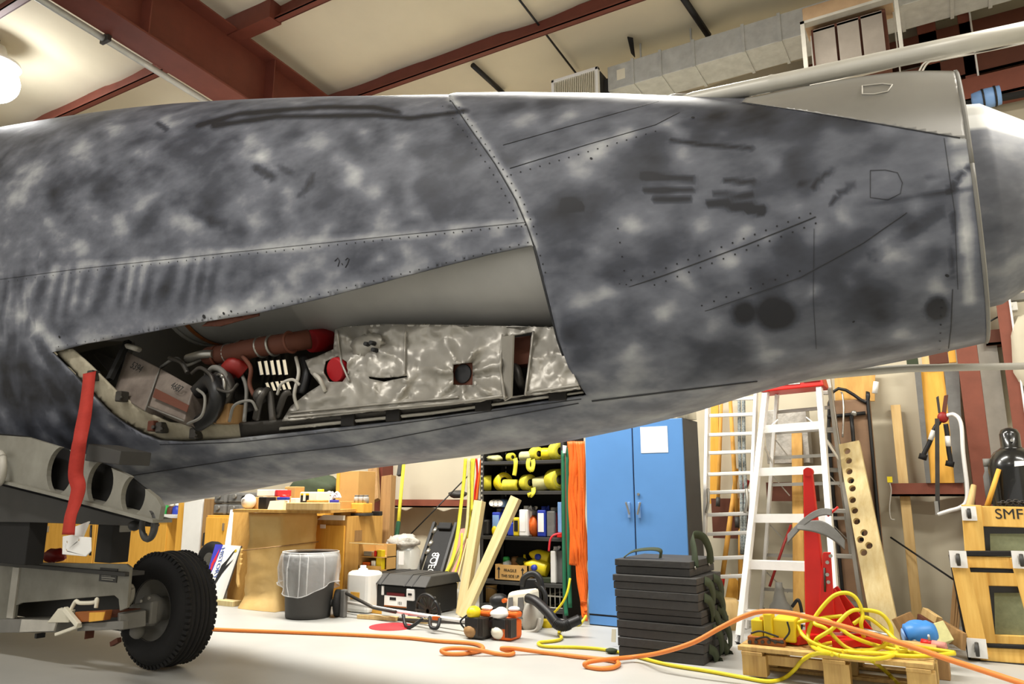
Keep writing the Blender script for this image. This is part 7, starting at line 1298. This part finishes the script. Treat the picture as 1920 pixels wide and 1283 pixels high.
# wooden frame dollies on edge
def bar_px(name, parent, x0, y0, x1, y1, wpx, Y, t_, m, side=None):
    p, q = W(x0, y0, Y), W(x1, y1, Y); w = wpx * depth((p + q) / 2) / FPX; d = (q - p).normalized(); sd = Vector((0, 1, 0)).cross(d)
    return MB().bar(p, q, w, t_, sd).build(name, m, parent, bev=.005)
def caster(parent, x, y, Y, r=.05):
    c = W(x, y, Y); pt = MB().slab([c + Vector((-r * 1.1, 0, -r * 1.2)), c + Vector((r * 1.1, 0, -r * 1.2)), c + Vector((r * 1.1, 0, r * 1.2)), c + Vector((-r * 1.1, 0, r * 1.2))], -.006).build('caster_plate', 'alu', parent); w = MB().lathe(c + Vector((-.014, -.05, 0)), [(.012, 0), (r * .85, .002), (r * .9, .014), (r * .85, .026), (.012, .028)], 20, (1, 0, 0)).build('caster_wheel', 'dark_grey', parent); MB().slab([c + Vector((-.02, -.055, -.012)), c + Vector((-.02, -.0, -.03)), c + Vector((-.02, -.0, .03)), c + Vector((-.02, -.055, .012))], .004).build('caster_fork', 'steel', pt)
YA = 6.92; t = thing('wooden_frame_dolly', 'wooden frame dolly lettered SMF, the rear of the two', 'dolly', W(1870, 1216, YA)); t.location.z = 0; t['_o'] = (t.location.x, YA, 0)
bar_px('post', t, 1821, 947, 1829, 1045, 33, YA - .02, .045, 'crate_wood'); bar_px('post', t, 1829, 1045, 1852, 1222, 30, YA - .02, .045, 'crate_wood'); tb2 = bar_px('top_bar', t, 1836, 968, 1990, 972, 38, YA, .045, 'crate_wood'); bar_px('middle_bar', t, 1845, 1085, 1990, 1088, 26, YA, .045, 'crate_wood'); bar_px('bottom_bar', t, 1852, 1200, 1990, 1206, 20, YA, .045, 'crate_wood')
for y0, y1 in ((987, 1076), (1098, 1196)):
    f = MB().slab([W(1838, y1, YA + .03), W(1990, y1 + 4, YA + .03), W(1990, y0, YA + .03), W(1836, y0, YA + .03)], -.015).build('backing_panel', 'glassy_dark', t); o = 0 if y0 < 1000 else 8; MB().slab([W(1858 + o, y1 - (36 if y0 < 1000 else 4), YA + .022) if False else W(1858 + o, y1 - 4, YA + .022), W(1990, y1 - 2, YA + .022), W(1990, y0 + 14, YA + .022), W(1856 + o, y0 + 14, YA + .022)], -.006).build('carpet', 'carpet_green', f)
caster(t, 1817, 963, YA - .05, .045); text_obj('lettering', 'SMF', W(1892, 965, YA - .0245), (1, 0, 0), (0, 0, 1), .075, 'ink', tb2 if False else t, fit=None)
YB2 = 6.62; t = thing('wooden_frame_dolly', 'wooden frame dolly with black rubber edging, the front of the two', 'dolly', (W(1850, 1240, YB2).x, YB2, 0))
bar_px('post', t, 1798, 1050, 1838, 1232, 29, YB2 - .03, .05, 'crate_wood'); bar_px('top_bar', t, 1800, 1053, 1912, 1056, 21, YB2, .05, 'crate_wood'); bar_px('post', t, 1910, 1045, 1965, 1240, 29, YB2 - .03, .05, 'crate_wood'); bar_px('bottom_bar', t, 1836, 1226, 1990, 1234, 26, YB2, .05, 'crate_wood')
bar_px('rubber_edge', t, 1779, 1038, 1912, 1038, 9, YB2, .07, 'rubber'); bar_px('rubber_edge', t, 1812, 1068, 1912, 1070, 9, YB2 + .01, .06, 'rubber'); bar_px('rubber_edge', t, 1816, 1240, 1990, 1256, 10, YB2, .07, 'rubber'); bar_px('rubber_edge', t, 1846, 1210, 1990, 1216, 6, YB2 - .01, .06, 'rubber'); bar_px('rubber_edge', t, 1781, 1040, 1818, 1236, 5, YB2 + .01, .05, 'rubber')
caster(t, 1797, 1049, YB2 - .07); caster(t, 1832, 1216, YB2 - .07, .055); caster(t, 1915, 1050, YB2 - .07)
# blue tool and scrap wood behind the pallet
sY = 6.15; t = thing('blue_air_tool', 'bright blue air tool lying behind the right end of the pallet', 'tool', (W(1715, 1200, sY).x, sY, .1)); 
MB().lathe(W(1697, 1192, sY - .04), [(.055, 0), (.075, .01), (.08, .06), (.078, .16), (.05, .2)], 24, (.93, .3, .18)).build('body', 'blue_tool', t); MB().blob(W(1722, 1178, sY), .09, .07, .055, 16, 10).build('housing', 'blue_tool', t); MB().bar(W(1728, 1184, sY - .03), W(1744, 1192, sY - .05), .06, .05).build('grip', 'blue_tool', t, bev=.012); MB().lathe(W(1712, 1202, sY - .06), [(.03, -.02), (.045, 0), (.04, .02)], 16).build('chuck', 'steel', t); MB().lathe(W(1695, 1194, sY - .05), [(.03, -.01), (.055, .0)], 18, (.93, .3, .18)).build('impeller', 'light_blue', t)
solo('low_box', MB().box((W(1692, 1215, sY).x, sY - .02, 0), (W(1750, 1215, sY).x, sY + .16, W(1715, 1206, sY).z)), 'dark_steel', 'dark low box carrying the blue air tool', 'box', bev=.01)
t = thing('red_screwdriver', 'red handled screwdriver lying beside the blue air tool', 'screwdriver', W(1752, 1210, 5.9)); MB().tube([W(1728, 1204, 5.92), W(1748, 1208, 5.9)], .022, 10).build('handle', 'red', t); MB().tube([W(1748, 1208, 5.9), W(1774, 1213, 5.88)], .026, 10).build('grip', 'pink', t); MB().tube([W(1741, 1190, 5.9), W(1743, 1206, 5.9)], .008, 8).build('shank', 'steel', t)
solo('wood_block', MB().box((W(1722, 1225, 5.9).x, 5.8, 0), (W(1778, 1225, 5.9).x, 5.98, W(1750, 1214, 5.9).z)), 'timber_brown', 'brown wood block under the red screwdriver', 'block', bev=.005)
for k, (p, q, w, tt3, m, lb) in enumerate((((1722, 1166, 7.0), (1768, 1196, 6.6), .12, .03, 'rust_brown', 'dark brown scrap board slanting behind the blue tool'), ((1733, 1148, 7.1), (1760, 1166, 6.95), .07, .05, 'pine', 'short pale scrap batten on top of the dark board'), ((1762, 1176, 6.9), (1808, 1204, 6.5), .12, .03, 'timber_brown', 'wide weathered scrap board slanting down to the right'), ((1683, 1175, 6.9), (1712, 1162, 7.0), .12, .06, 'timber_brown', 'grey brown timber offcut left of the blue tool'), ((1742, 1195, 6.5), (1775, 1185, 6.55), .14, .12, 'strap_pale', 'olive yellow lump of scrap behind the red screwdriver'))): solo('scrap_wood', MB().bar(W(*p), W(*q), w, tt3, (0, .4, 1)), m, lb, 'wood', 'scrap wood heap by the pallet', bev=.004)
for k in range(3): plank_obj('garden_stake', (W(1778 + 5 * k, 1170, 7.2).x, 7.2, 0), W(1792 + 4 * k, 1075 + 8 * k, 7.4), .03, .02, 'timber_brown'); tag(bpy.data.objects['garden_stake' if k == 0 else 'garden_stake.%03d' % k], ('left', 'middle', 'right')[k] + ' one of three thin stakes behind the front wooden frame', 'stake', 'thin stakes behind the wooden frames')
for o in bpy.data.objects:
    if '_o' in o: del o['_o']
